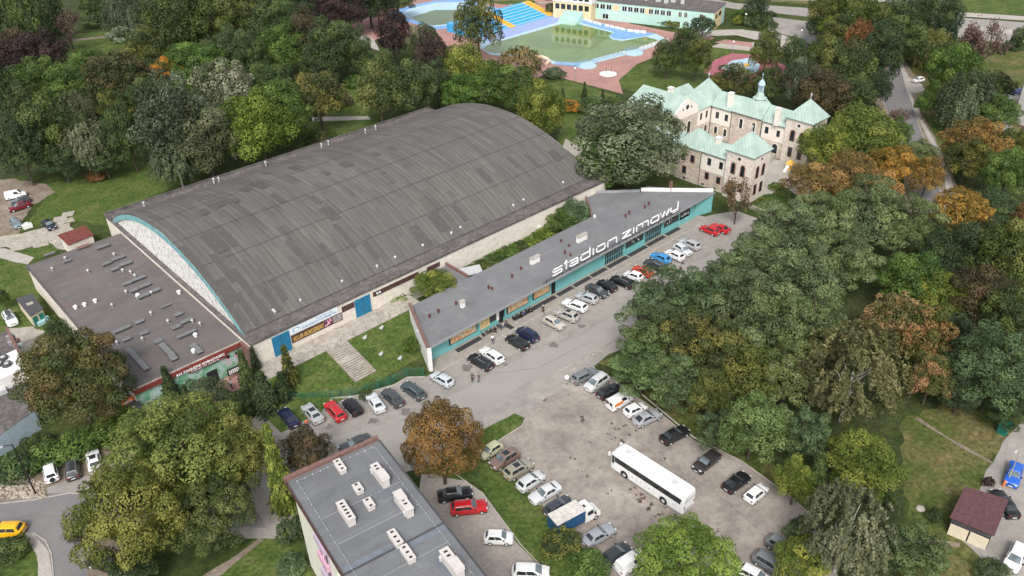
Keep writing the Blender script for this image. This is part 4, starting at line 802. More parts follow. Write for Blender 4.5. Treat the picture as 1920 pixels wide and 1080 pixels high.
arched(('y',cy0,-1),152.2,153.4,3.6,6.6,M_plast); arched(('y',cy0,-1),155.6,156.8,3.6,6.6,M_plast); oculus(('y',cy0,-1),cc,10.3,ca,.6); oculus(('y',cy0,-1),cc+1.6,10.,ca,.25); oculus(('y',cy0,-1),cc-1.6,10.,ca,.25)
MB().box(147.,150.4,109.,116,0,6.).build('annex_wall',M_stone,ca); MB().box(146.8,150.45,108.8,116.2,6.,6.2).build('annex_roof',M_copper,ca)
an=MB().box(164.,172.,118.5,124.,0,7.).build('rear_annex',M_plast,ca); MB().add([(163.6,118.1,7.),(172.4,118.1,7.),(172.4,124.4,7.),(163.6,124.4,7.),(163.6,121.2,8.8),(172.4,121.2,8.8)],[(3,2,1,0),(0,1,5,4),(2,3,4,5),(0,4,3),(1,2,5)]).build('copper_roof',M_copper,an)
# cupola
kx,ky=167.8,97.6; cu=MB().pyr(kx-3.4,kx+3.4,ky-3.2,ky+3.2,8.35,13.6).build('cupola',M_copper,ca)
MB().tube([(kx,ky,11.95),(kx,ky,12.2)],[1.7,1.25],8).build('cupola_base',M_copper,cu); MB().tube([(kx,ky,12.2),(kx,ky,12.9),(kx,ky,13.3)],[1.05,.85,.6],8).build('drum',M_copper,cu)
m=MB()
for k in range(8): a=k*math.pi/4; m.cyl(kx+.55*math.cos(a),ky+.55*math.sin(a),13.3,14.9,.09,5)
m.build('lantern_posts',M_paleblue,cu); MB().tube([(kx,ky,14.9),(kx,ky,15.2),(kx,ky,15.8),(kx,ky,16.2),(kx,ky,16.4)],[.8,.85,.6,.25,.06],10).cyl(kx,ky,16.3,17.9,.05,5).box(kx-.3,kx+.3,ky-.04,ky+.04,17.4,17.5).build('dome',M_paleblue,cu)
for px,py,z in ((1371,178,12.0),(1460,207,12.),(1348,262,11.),(1258,168,13.2)):
    x,y=G(px,py,z-.5); c_=MB().box(x-.55,x+.55,y-.5,y+.5,z-4,z-.1).build('chimney',M_plast,ca); MB().box(x-.65,x+.65,y-.6,y+.6,z-.1,z+.1).build('cap',M_white,c_)
for a in ((141.0,94.0),(141.,100.4),(164.9,102.6),(164.9,94.4),(164.9,108.5)): MB().cyl(a[0]-.12,a[1],0,8.,.09,6).build('drainpipe',M_gutter,ca)
m=MB()
for k in range(7): m.box(160.9+k*.5,161.4+k*.5-.002,89.2,91.6,.03,.2+k*.2)
m.build('steps',M_conc,ca)
gw=MB(); P=[G(*p) for p in ((1404,388),(1460,414),(1472,405))]
for a,b in zip(P[:-1],P[1:]): gw.bar((*a,0),(*b,0),.4,.7)
o=gw.build('garden_wall',M_conc); tag(o,'low pale stone wall round the green corner in front of the castle','wall')
# play things in the castle garden
sl=empty('slide',(*G(1478,318),0),label='orange topped play slide on the castle garden plot',cat='slide'); x,y=G(1480,318)
MB().bar((x-2.6,y-.2,.2),(x-.3,y+.2,1.4),.7,.12).build('chute',M_white,sl); MB().cyl(x,y,0,1.5,.4,8).pyr(x-.9,x+.9,y-.9,y+.9,1.5,2.5).build('tower_top',M_yel,sl)
x,y=G(1493,330); o=MB().ball(x,y,.7,.55,8).cyl(x,y,0,.5,.2).build('play_rocker',M_red); tag(o,'dark red rocking toy at the corner of the castle garden plot','toy')
# ---------------------------------------------------------------- swimming pool
pool=sheet('pool_rim',[(905,66),(1046,28),(1066,34),(1078,33),(1098,36),(1175,55),(1232,64),(1255,76),(1198,97),(1112,119),(1088,124),(1040,121),(1010,108),(920,103),(900,90)],M_paleblue,.030)
sheet('pool_water',[(915,84),(1066,41),(1072,42),(1150,62),(1141,68),(1148,74),(1167,77),(1210,69),(1240,77),(1197,91),(1111,113),(1088,118),(1042,116),(1017,106),(920,99),(905,92)],M_water,.036)
sheet('pool_deck',[(1071,38),(1090,33),(1168,56),(1230,63),(1212,68),(1167,74),(1150,72),(1143,67),(1152,60)],M_bluedeck,.046)
sheet('pool_deck',[(898,68),(1040,27),(1064,36),(918,80)],M_lilacblue,.042)
sheet('pool_rim',[(722,27),(770,10),(817,1),(880,-1),(955,22),(935,34),(863,51),(813,56),(775,44)],M_bluedeck,.030)
sheet('pool_rim',[(742,28),(775,14),(818,5),(875,3),(935,22),(915,30),(860,45),(812,50),(778,38)],M_paleblue,.036)
sheet('pool_water',[(768,33),(815,19),(878,18),(920,26),(860,43),(812,48),(782,40)],M_water2,.042)
A=Vector(G(905,68)); B=Vector(G(1040,28)); d=(B-A).normalized(); n=Vector((-d.y,d.x)); L=(B-A).length
if n.dot(Vector(G(945,35))-A)<0: n=-n
bl=empty('bleachers',(A.x,A.y,0),label='light blue stepped seating with yellow stair strips beside the green pool',cat='bleachers')
for k in range(7):
    a=A+n*(k*2.0); b=a+n*2.0; z=.35+k*.42
    MB().prism([tuple(a-d*4),tuple(a+d*L),tuple(b+d*L),tuple(b-d*4)],0,z).build('tier',M_lightblue,bl)
    MB().prism([tuple(a-d*4),tuple(a+d*L),tuple(a+n*.25+d*L),tuple(a+n*.25-d*4)],z,z+.03).build('tier_edge',M_white,bl)
for s0,w_ in ((L-3.2,3.4),(L*.36,3.)):
    m=MB()
    for k in range(7):
        a=A+n*(k*2.)+d*s0; z=.40+k*.42; m.prism([tuple(a-n*.06),tuple(a+d*w_-n*.06),tuple(a+d*w_+n*2.),tuple(a+n*2.)],0,z)
    m.build('stairs',M_yel,bl)
def panelfence(name,P,h,mat,label,gap=.15,st=2.0,post=None):
    P=[G(*p) for p in P]; e=empty(name,(*P[0],0),label=label,cat='fence')
    for a,b in zip(P[:-1],P[1:]):
        L=math.dist(a,b); n=max(1,int(L/st))
        for k in range(n):
            p=[a[i]+(b[i]-a[i])*(k+gap/2)/n for i in (0,1)]; q=[a[i]+(b[i]-a[i])*(k+1-gap/2)/n for i in (0,1)]
            MB().bar((*p,.15),(*q,.15),.08,h-.15).build('panel',mat,e)
            if post: MB().cyl(p[0],p[1],0,h+.2,.07,5).build('post',post,e)
    return e
panelfence('panel_fence',[(1111,117),(1168,102)],1.1,M_paleblue,'white panel fence on the near side of the green pool, left of the footbath'); panelfence('panel_fence',[(1198,95),(1252,76)],1.1,M_white,'white panel fence at the right end of the green pool')
panelfence('panel_fence',[(1078,35),(1128,49)],1.1,M_white,'white panel fence behind the pool below the building steps'); panelfence('panel_fence',[(1133,50),(1172,59)],1.1,M_white,'white panel fence behind the blue pool deck'); panelfence('panel_fence',[(1176,60),(1212,64)],1.1,M_white,'short white panel fence at the far right of the blue deck')
panelfence('railing_fence',[(1040,122),(1088,126)],1.2,M_bluedeck,'blue railing fence at the near corner of the green pool',.55,.5,M_bluedeck)
for px,py,lb in ((1100,124,'pale blue footbath with railings at the near corner of the pool'),(1188,100,'pale blue footbath between the white panel fences')):
    x,y=G(px,py); e=empty('footbath',(x,y,0),label=lb,cat='footbath'); MB().cyl(x,y,0,.2,3.1,20).build('basin',M_paleblue,e); m=MB()
    for k in range(6): m.cyl(x-3+k*1.,y+2.,.2,1.3,.06,5).cyl(x+3.,y-2+k*.8,.2,1.3,.06,5)
    m.bar((x-3,y+2,1.2),(x+2,y+2,1.2),.08,.08).build('railing',M_bluedeck,e)
x,y=G(1140,139); e=empty('splash_disc',(x,y,0),label='round white disc with two thin posts on the red paving',cat='fountain'); MB().cyl(x,y,0,.15,2.6,24).build('disc',M_white,e); MB().cyl(x-.8,y,.15,2.2,.05,5).cyl(x+1.5,y,.15,2.2,.05,5).build('post',M_dkgrey,e)
x,y=G(1022,118); e=empty('water_slide',(x,y,0),label='small cream curved water slide at the edge of the green pool',cat='slide'); m=MB(); 
m.tube([(x-2.5,y+2,2.0),(x-1,y+2.6,1.7),(x+.8,y+2,1.3),(x+1.5,y+.4,.9),(x+.8,y-1,.6),(x-1,y-1.6,.4)],.5,8); m.build('chute',plain('cream_plastic',(.72,.55,.42),.5),e); MB().cyl(x-2.3,y+2,0,2,.12).cyl(x+.8,y+2,0,1.2,.1).build('post',M_white,e)
sheet('splash_pool',[(1352,128),(1372,114),(1408,108),(1425,122),(1420,135),(1385,142)],M_paleblue,.030)
x,y=G(1399,124); o=MB().ball(x,y,.3,.8,10,.8).build('play_mushroom',M_yel); tag(o,'yellow play mound standing in the pale splash pool','toy')
# pool building
def pb(px,py,z=0): return Vector(G(px,py,z))
a=Vector((241.4,162.)); b=Vector((226.5,204.)); u=(b-a).normalized(); v=Vector((-u.y,u.x)); 
if v.x<0: v=-v
pbd=empty('pool_building',(a.x,a.y,0),label='long mint green two storey building with a flat dark roof behind the pool',cat='building')
def PB(s0,s1,t0,t1): return [tuple(a+u*s0+v*t0),tuple(a+u*s1+v*t0),tuple(a+u*s1+v*t1),tuple(a+u*s0+v*t1)]
MB().prism(PB(0,50,0,14),0,6.3).build('wall',M_mint,pbd); MB().prism(PB(-.2,50,-.2,14.2),6.3,6.6).build('roof',M_rim,pbd)
for i,(s0,z0,wd) in enumerate([(3.8,3.9,1.),(9.2,3.9,1.),(11.2,3.9,1.)]+[(15.+k*2.15,3.9,1.5) for k in range(4)]+[(24.6+k*2.2,3.9,1.6) for k in range(4)]+[(37+k*2.4,3.9,1.8) for k in range(3)]+[(11.5,.6,1.5),(14.5,.6,1.5),(38,.6,2.2)]):
    wi=MB().prism(PB(s0,s0+wd,-.08,.05),z0,z0+1.5).build('window',M_glass,pbd); MB().prism(PB(s0+wd/2-.06,s0+wd/2+.06,-.1,-.081),z0,z0+1.5).prism(PB(s0-.12,s0,-.1,.05),z0-.1,z0+1.6).prism(PB(s0+wd,s0+wd+.12,-.1,.05),z0-.1,z0+1.6).build('frame',M_white,wi)
for s0,s1 in ((21.9,24.2),(34,36.5)): MB().prism(PB(s0,s1,-.06,.0),3.6,5.7).build('cream_panel',M_yellowp,pbd)
MB().prism(PB(-.06,0,.5,10),.1,6.2).build('cream_end_wall',M_yellowp,pbd)
for k,(t0,t1) in enumerate(((2,4),(6,9))): MB().prism(PB(-.12,-.061,t0,t1),3.8,5.2).build('window',M_glass,pbd)
for s0,t0,h,r_ in ((18,5,1.4,.7),(21,6,.9,.9),(16,7,1.1,.8),(12.5,6,1.5,.6),(26,6,2.,.4)): q=PB(s0,s0+2*r_,t0,t0+1.6*r_); MB().prism(q,6.6,6.6+h).build('roof_unit',M_lgrey,pbd)
MB().prism(PB(43,58,-4,10),0,6.0).build('corner_wing',M_yellowp,pbd); MB().prism(PB(42.8,58.2,-4.2,10.2),6.0,9.6).build('upper_storey',M_white,pbd); MB().prism(PB(42.6,58.4,-4.4,10.4),9.6,9.8).build('wing_roof',M_rim,pbd)
for k in range(6): MB().prism(PB(44+k*2.3,45.6+k*2.3,-4.28,-4.21),6.8,8.6).build('window',M_glass,pbd); MB().prism(PB(44+k*2.3,45.6+k*2.3,-4.08,-4.01),3.4,5.2).build('window',M_glass,pbd)
ps=empty('outdoor_stairs',(*G(1115,45),0),label='mint green outdoor stairs below the pool building terrace',cat='stairs')
for k in range(7): q=PB(46-k*0,53,-5.-k*1.,-4.3-k*1.); MB().prism(q,0,3.2-k*.42).build('step',M_mint,ps)
tr=sheet('terrace',[(1010,2),(1060,0),(1100,30),(1062,32),(1040,18)],M_redpave,.022)
rw=panelfence('stone_wall',[(955,12),(985,17),(1010,8),(1035,9),(1050,22)],1.0,M_conc,'low grey stone wall curving round the terrace above the blue seating',0,3)
hd=empty('hedge',(*G(1215,36),0),label='clipped yellow green hedge along the foot of the pool building',cat='hedge')
# playground hut
x,y=G(1528,74,3); ph=empty('play_pavilion',(x,y,0),label='small pavilion with a dark grey roof among the trees by the playground',cat='pavilion'); MB().pyr(x-4,x+4,y-4,y+4,2.6,4.4).build('roof',M_dkgrey,ph); m=MB()
for i in (-3.5,3.5):
    for j in (-3.5,3.5): m.cyl(x+i,y+j,0,2.6,.12,6)
m.build('post',M_dkgrey,ph)
x,y=G(1532,90,1); o=MB().ball(x,y,1.2,1.,10).cyl(x,y,0,.5,.3).build('play_dome',M_yel); tag(o,'yellow play dome beside the dark roofed pavilion','toy')
# pale tower block corner at right edge
rb=empty('tower_block',(*G(1960,265),0),label='pale tall building corner at the right edge of the view',cat='building')
a_=G(1896,234); b_=G(1975,266); q=[a_,b_,(b_[0]+14,b_[1]+4),(a_[0]+14,a_[1]+4)]
MB().prism(q,0,24).build('wall',plain('pale_panel_wall',(.62,.60,.57),.8,.2,.05,.5),rb); MB().prism([(a_[0]-.4,a_[1]-.2),(b_[0]-.4,b_[1]-.4),(b_[0],b_[1]),(a_[0]+.1,a_[1])],0,.9).build('plinth',M_redcop,rb)
# lamps and poles
def lamp(px,py,h,label,globe=1,mat=M_grey,r=.08):
    x,y=G(px,py); e=empty('street_lamp',(x,y,0),label=label,cat='street lamp'); MB().tube([(x,y,0),(x,y,h)],[r,r*.6],8).build('pole',mat,e)
    if globe: MB().ball(x,y,h+.25,.32,10).build('globe',M_whitelit,e)
    else: MB().tube([(x,y,h-.05),(x-.6,y+.1,h+.15),(x-1.1,y+.2,h+.15)],[r*.6,r*.5,.05],6).build('arm',mat,e); MB().box(x-1.6,x-1.,y+.1,y+.35,h+.08,h+.22).build('lamp_head',M_lgrey,e)
for a in ((1078,152,3.6,'white globe lamp at the near edge of the red pool paving'),(1169,120,3.4,'white globe lamp on red paving beside the lawn in front of the panel fence'),(1373,100,3.4,'white globe lamp beside the pink play surface'),(1500,78,3.4,'short white globe lamp beside the playground path'),(1396,50,4.,'white globe lamp in front of the round shrubs by the pool building'),(1518,75,4.,'white globe lamp in front of the dark evergreens by the yard')): lamp(*a)
lamp(68,928,9.,'leaning dark street lamp pole on the rubble beside the bottom left street',0,M_black,.12); lamp(1521,34,11,'tall dark street lamp on the far street verge',0,M_dkgrey,.12); lamp(1798,30,12,'tall dark street lamp beside the far right street',0,M_dkgrey,.12)
lamp(1888,905,6,'pale lamp post at the edge of the bottom right yard',0,M_kerb,.08)
x,y=G(1881,912); o=MB().cyl(x,y,0,.9,.13,8).box(x-.3,x+.3,y-.1,y+.1,.5,.7).cyl(x,y,.9,1.05,.18,8,.05).build('hydrant',M_orange); tag(o,'red fire hydrant beside the blue car','hydrant')
x,y=G(1880,810); e=empty('transformer_box',(x,y,0),label='dark green utility cabinet on the grass near the right edge',cat='utility box'); MB().box(x-.8,x+.8,y-.6,y+.6,0,1.5).build('cabinet',M_green,e); MB().box(x-.9,x+.9,y-.7,y+.7,1.5,1.6).build('lid',M_green,e)
x,y=G(1725,955); o=MB().ball(x,y,.15,.6,8,.4).build('boulder',M_conc); tag(o,'pale boulder lying on the dry grass left of the garage','boulder')
x,y=G(1063,712); e=empty('bollard_ball',(x,y,0),label='white round concrete ball at the car park entrance',cat='bollard'); MB().ball(x,y,.45,.42,10).build('ball',M_white,e); MB().cyl(x,y,0,.15,.3,10).build('base',M_dkgrey,e)
x,y=G(51,423,.5); o=MB().box(x-.9,x+.9,y-.5,y+.5,0,.8).box(x-.5,x+.4,y-.4,y+.4,.8,1.1).build('white_crate',M_white); tag(o,'white box lying beside the wrecked car at left','box')
x,y=G(1408,800); 
# rubble heap bottom-left
m=MB(); rn=random.Random(8)
for k in range(260):
    px,py=rn.uniform(-5,85),rn.uniform(900,935); x,y=G(px,py); s_=rn.uniform(.12,.3); m.ball(x,y,s_*.4,s_,5,.7)
o=m.build('rubble',plain('pale_rubble_stone',(.36,.31,.25),.9,.2,.4,1.3)); tag(o,kind='stuff'); o['label']='loose pale stone rubble beside the bottom left street'
# cafe furniture
for k,(x,lb) in enumerate(((70.4,'dark bistro table under the yellow menu board'),(72.9,'dark bistro table left of the cafe door'),(77.2,'dark bistro table right of the cafe door'),(79.3,'dark bistro table at the right end of the cafe terrace'))):
    e=empty('bistro_table',(x,84.4,.14),label=lb,cat='table',group='cafe tables along the turquoise wall'); MB().cyl(x,84.4,.85,.9,.38,12).build('table_top',M_dkgrey,e); MB().cyl(x,84.4,.14,.85,.04,6).build('leg',M_dkgrey,e)
    for s in (-.7,.7):
        c_=empty('bistro_chair',(x+s,84.45,.14),label=('dark chair left of the ' if s<0 else 'dark chair right of the ')+lb[5:],cat='chair',group='cafe chairs along the turquoise wall')
        MB().box(x+s-.2,x+s+.2,84.25,84.65,.56,.62).build('seat',M_black,c_); MB().box(x+s+(.18 if s>0 else -.22),x+s+(.22 if s>0 else -.18),84.25,84.65,.62,1.05).build('backrest',M_black,c_)
        for i in (-.17,.17):
            for j in (84.3,84.6): MB().box(x+s+i-.02,x+s+i+.02,j-.02,j+.02,.14,.56).build('leg',M_black,c_)

M_stain=mottled('wet_leaf_litter',[(.35,(.075,.055,.045)),(.6,(.13,.10,.085)),(.75,(.18,.15,.13))],2.5,fine=8,finev=.3)
M_damp=mottled('damp_asphalt_patch',[(.3,(.14,.125,.115)),(.7,(.20,.18,.165))],1.2,fine=4,finev=.15)
rn=random.Random(31)
def blot(px,py,r,name,mat,z):
    x,y=G(px,py); n=14; pts=[(x+r*rn.uniform(.35,1.2)*math.cos(a),y+r*rn.uniform(.35,1.2)*math.sin(a)) for a in [2*math.pi*k/n for k in range(n)]]
    return sheet(name,pts,mat,z,px=False)
for px,py,r in ((1097,785,.9),(1088,780,.5),(1148,797,.9),(1160,806,.8),(1170,800,.5),(1178,815,.6),(1186,808,.5),(1152,822,.5),(1170,826,.7),(1140,812,.5),(1186,915,.6),(1196,925,.8),(1206,938,.9),(1214,948,.7),(1196,935,.5),(1222,957,.8),(1236,962,.7),(1244,950,.5),(1228,968,.5),(1265,968,.4),(1024,752,.5),(1072,862,.5),(1105,893,.4),(1090,883,.3),(1142,924,.4),(1130,880,.3),(1240,860,.5),(1030,770,.4),(1372,1020,.5),(1340,995,.4),(1107,830,.3)):
    for q in range(2): blot(px+rn.uniform(-7,7),py+rn.uniform(-4,4),r*rn.uniform(.25,.55),'leaf_litter',M_stain,.034+.002*q)
for px,py,r in ((876,690,1.2),(930,676,.5),(948,684,.4),(1040,648,.9),(1090,612,.8),(700,790,.8),(760,772,.9),(1120,1040,1.),(620,800,.7)): blot(px,py,r,'damp_patch',M_damp,.035)
def seam(pts,w_=.07):
    P=[G(*p) for p in pts]; m=MB()
    for a,b in zip(P[:-1],P[1:]): 
        d=Vector((b[0]-a[0],b[1]-a[1],0)).normalized(); n=Vector((-d.y,d.x,0))*w_/2; A_=Vector((*a,0));B_=Vector((*b,0)); m.add([A_-n,B_-n,B_+n,A_+n],[(0,1,2,3)])
    o=m.build('asphalt_crack',M_damp,recalc=False); o.location.z=.04; tag(o,kind='structure')
seam([(1065,623),(1072,635),(1088,629),(1130,602),(1180,570),(1250,530)]); seam([(905,690),(960,668),(1000,655),(1040,640)]); seam([(1010,765),(1060,740),(1075,735)]); seam([(560,812),(620,800),(700,770),(760,752)]); seam([(1200,830),(1250,870),(1330,915),(1420,990)]); seam([(930,700),(1010,690),(1060,664),(1110,640)])
seam([(380,925),(390,945),(385,985)]); seam([(0,975),(60,968),(130,970)])
for px,py in ((1280,494),(820,745),(1035,607)):
    x,y=G(px,py); o=MB().cyl(x,y,.02,.045,.35,16).build('manhole_cover',M_dkgrey); tag(o,kind='structure')

# ---------------------------------------------------------------- vehicles
def ring(x,hw,zb,zt,rnd=.8):
    return [(x,-hw*.86,zb),(x,-hw,zb+.14),(x,-hw*1.0,zb+(zt-zb)*.55),(x,-hw*.955,zt-.07),(x,-hw*rnd,zt),(x,0,zt+.025),(x,hw*rnd,zt),(x,hw*.955,zt-.07),(x,hw,zb+(zt-zb)*.55),(x,hw,zb+.14),(x,hw*.86,zb)]
def panel(c,off,th=.012,inset=(.06,.06)):
    """c: 4 corners bottom-left, bottom-right, top-right, top-left seen from outside"""
    c=[Vector(p) for p in c]; n=(c[1]-c[0]).cross(c[3]-c[0]).normalized(); ctr=sum(c,Vector())/4
    a,b=inset
    def q(s,t): return (c[0]*(1-s)+c[1]*s)*(1-t)+(c[3]*(1-s)+c[2]*s)*t
    P=[q(a,b),q(1-a,b),q(1-a,1-b),q(a,1-b)]
    i=[p+n*(off-.03) for p in P]; o=[p+n*off for p in P]
    return MB().loft([i,o])
CARS={}
def make_car(kind,L,W,H,wsb,rf,rr,rb,hood,belt,deck,zb=.2,rails=0,rg=2,sunroof=0,spare=0):
    e=empty('parked_car',(0,0,0)); hw=W/2; F=L/2; B=-L/2
    prof=[(F,.72,zb+.15,hood-.28),(F-.08,.86,zb+.02,hood-.16),(F-.35,.96,zb,hood-.05),(F-.7,1,zb,hood),(wsb,1,zb,belt-.04),(0,1,zb,belt),(rb+.25,1,zb,belt+.02),(rb,1,zb,max(deck,belt if rb<B+.35 else deck)),(B+.3,.97,zb,deck),(B+.08,.9,zb+.02,deck-.05),(B,.82,zb+.12,deck-.16)]
    prof=sorted(set(prof),key=lambda p:-p[0]); m=MB(); m.loft([ring(x,hw*k,a,b) for x,k,a,b in prof])
    # greenhouse shell
    wb=hw*.90; wr=hw*.70; zbelt=belt-.04
    base=[(wsb,-wb*.92),(wsb-.35,-wb),(rb+.35,-wb),(rb,-wb*.9),(rb,wb*.9),(rb+.35,wb),(wsb-.35,wb),(wsb,wb*.92)]
    top=[(rf,-wr*.95),(rf-.25,-wr),(rr+.2,-wr),(rr,-wr*.93),(rr,wr*.93),(rr+.2,wr),(rf-.25,wr),(rf,wr*.95)]
    mid=[(x*.97+rf*0,y*1.0) for x,y in top]
    m.loft([[(x,y,zbelt) for x,y in base],[(x,y,H-.06) for x,y in top],[(x*.93+(rf+rr)/2*.07,y*.86,H) for x,y in top]])
    bd=m.build('body',M_paint,e,world=False,smooth=35)
    g=lambda c,off,name,mat,ins: panel(c,off,inset=ins).build(name,mat,e,world=False)
    zt=H-.06
    g([(wsb,wb*.92,zbelt),(wsb,-wb*.92,zbelt),(rf,-wr*.95,zt),(rf,wr*.95,zt)][::-1] if 0 else [(wsb,-wb*.92,zbelt),(wsb,wb*.92,zbelt),(rf,wr*.95,zt),(rf,-wr*.95,zt)],.012,'windscreen',M_screen,(.05,.07))
    if kind!='panelvan': g([(rb,wb*.9,zbelt),(rb,-wb*.9,zbelt),(rr,-wr*.93,zt),(rr,wr*.93,zt)],.012,'rear_window',M_carglass,(.1,.14))
    nwin=2 if kind!='panelvan' else 1
    x0b,x1b,x0t,x1t=wsb-.35,rb+.35,rf-.25,rr+.2
    if kind=='panelvan': x1b=wsb-1.5; x1t=rf-.95
    for s in (-1,1):
        for k in range(nwin):
            a0,a1=k/nwin,(k+1)/nwin; B0=x0b+(x1b-x0b)*a0;B1=x0b+(x1b-x0b)*a1;T0=x0t+(x1t-x0t)*a0;T1=x0t+(x1t-x0t)*a1
            c=[(B0,s*wb,zbelt),(B1,s*wb,zbelt),(T1,s*wr,zt),(T0,s*wr,zt)]
            if s<0: c=[c[1],c[0],c[3],c[2]]
            g(c,.012,'side_window',M_carglass,(.03,.10))
        # quarter glass at both ends of the side
    for s in (-1,1):
        for x in (F-.78,B+.80):
            ty=MB().tube([(x,s*(hw-.20),.31),(x,s*(hw-.17),.31),(x,s*(hw+.0),.31),(x,s*(hw+.015),.31)],[.25,.315,.315,.26],14).build('wheel',M_black,e,world=False,smooth=40)
            MB().tube([(x,s*(hw+.012),.31),(x,s*(hw+.03),.31)],[.2,.17],10).build('rim',M_lgrey,ty,world=False)
        MB().box(F-.16,F-.02,min(s*hw*.45,s*hw*.80),max(s*hw*.45,s*hw*.80),hood-.27,hood-.13).build('headlight',M_head,e,world=False)
        MB().box(B+.0,B+.14,min(s*hw*.55,s*hw*.86),max(s*hw*.55,s*hw*.86),deck-.32,deck-.12).build('taillight',M_tail,e,world=False)
        MB().box(wsb-.35,wsb-.2,s*(hw+.02)-.09,s*(hw+.02)+.09,belt,belt+.13).build('mirror',M_black,e,world=False)
        if rails: MB().bar((rf-.2,s*wr*.88,H-.05),(rr+.2,s*wr*.88,H-.05),.04,.08).build('roof_rail',M_grey,e,world=False)
    MB().box(B-.02,B+.05,-.26,.26,zb+.3,zb+.42).build('number_plate',M_white,e,world=False); MB().box(F-.05,F+.015,-.26,.26,zb+.12,zb+.24).build('number_plate',M_white,e,world=False)
    MB().box(F-.06,F-.0,-hw*.42,hw*.42,hood-.36,hood-.2).build('grille',M_black,e,world=False)
    MB().box(B+.12,F-.12,-hw*.9,hw*.9,zb-.06,zb+.10).build('underside',M_black,e,world=False)
    if sunroof: MB().box((rf+rr)/2-.1,(rf+rr)/2+.75,-.42,.42,H-.01,H+.015).build('sunroof',M_carglass,e,world=False)
    if spare: MB().tube([(B+.02,0,.85),(B-.16,0,.85)],[.32,.32],14).build('spare_wheel',M_black,e,world=False)
    CARS[kind+('_s' if sunroof else '')]=e; e['_L']=L; return e
make_car('hatch',4.1,1.74,1.47,1.02,.28,-1.45,-1.85,.95,.98,.97)
make_car('small',3.6,1.64,1.48,.98,.35,-1.25,-1.62,.95,.98,.98)
make_car('sedan',4.55,1.78,1.44,.92,.22,-1.05,-1.65,.93,.96,1.02)
make_car('sedan',4.65,1.80,1.44,.92,.22,-1.05,-1.65,.93,.96,1.02,sunroof=1)
make_car('liftback',4.5,1.78,1.44,.95,.22,-.95,-1.95,.93,.96,.99)
make_car('estate',4.7,1.80,1.48,1.02,.30,-1.80,-2.15,.95,.98,1.0,rails=1)
make_car('suv',4.4,1.84,1.66,1.05,.42,-1.62,-1.98,1.05,1.08,1.08,zb=.26,rails=1,sunroof=1)
make_car('jeep',3.9,1.76,1.70,.85,.45,-1.60,-1.78,1.05,1.10,1.08,zb=.28,spare=1)
make_car('mpv',4.4,1.80,1.64,1.35,.50,-1.70,-2.0,1.0,1.06,1.05)
make_car('panelvan',4.3,1.80,1.82,1.30,.62,-1.98,-2.08,1.05,1.10,1.15)
make_car('coupe',4.3,1.80,1.36,.75,.12,-.85,-1.80,.88,.90,.95)
WHT=(.80,.80,.80);SIL=(.42,.43,.44);DGR=(.055,.06,.065);BLK=(.014,.014,.016);NVY=(.012,.02,.06);RED=(.50,.015,.02);BEI=(.48,.44,.38);BRO=(.20,.13,.11);CRM=(.50,.50,.33);GRY=(.17,.18,.19);OLV=(.30,.28,.22);BLU=(.05,.28,.60);ORG=(.50,.06,.03);BLU2=(.02,.12,.55);YEL=(.80,.42,.01)
RA='cars parked in front of the turquoise building'; RB='cars parked along the green fence'; RC='cars parked along the tree edge of the car park'; RD='cars parked on the left edge of the car park'; RE='cars on the driveway beside the apartment block'; RF='cars at the left edge of the view'; RG='cars in the bottom right yard'; RH='cars far off beyond the trees at the upper right'; RI='cars parked by the bottom left street'
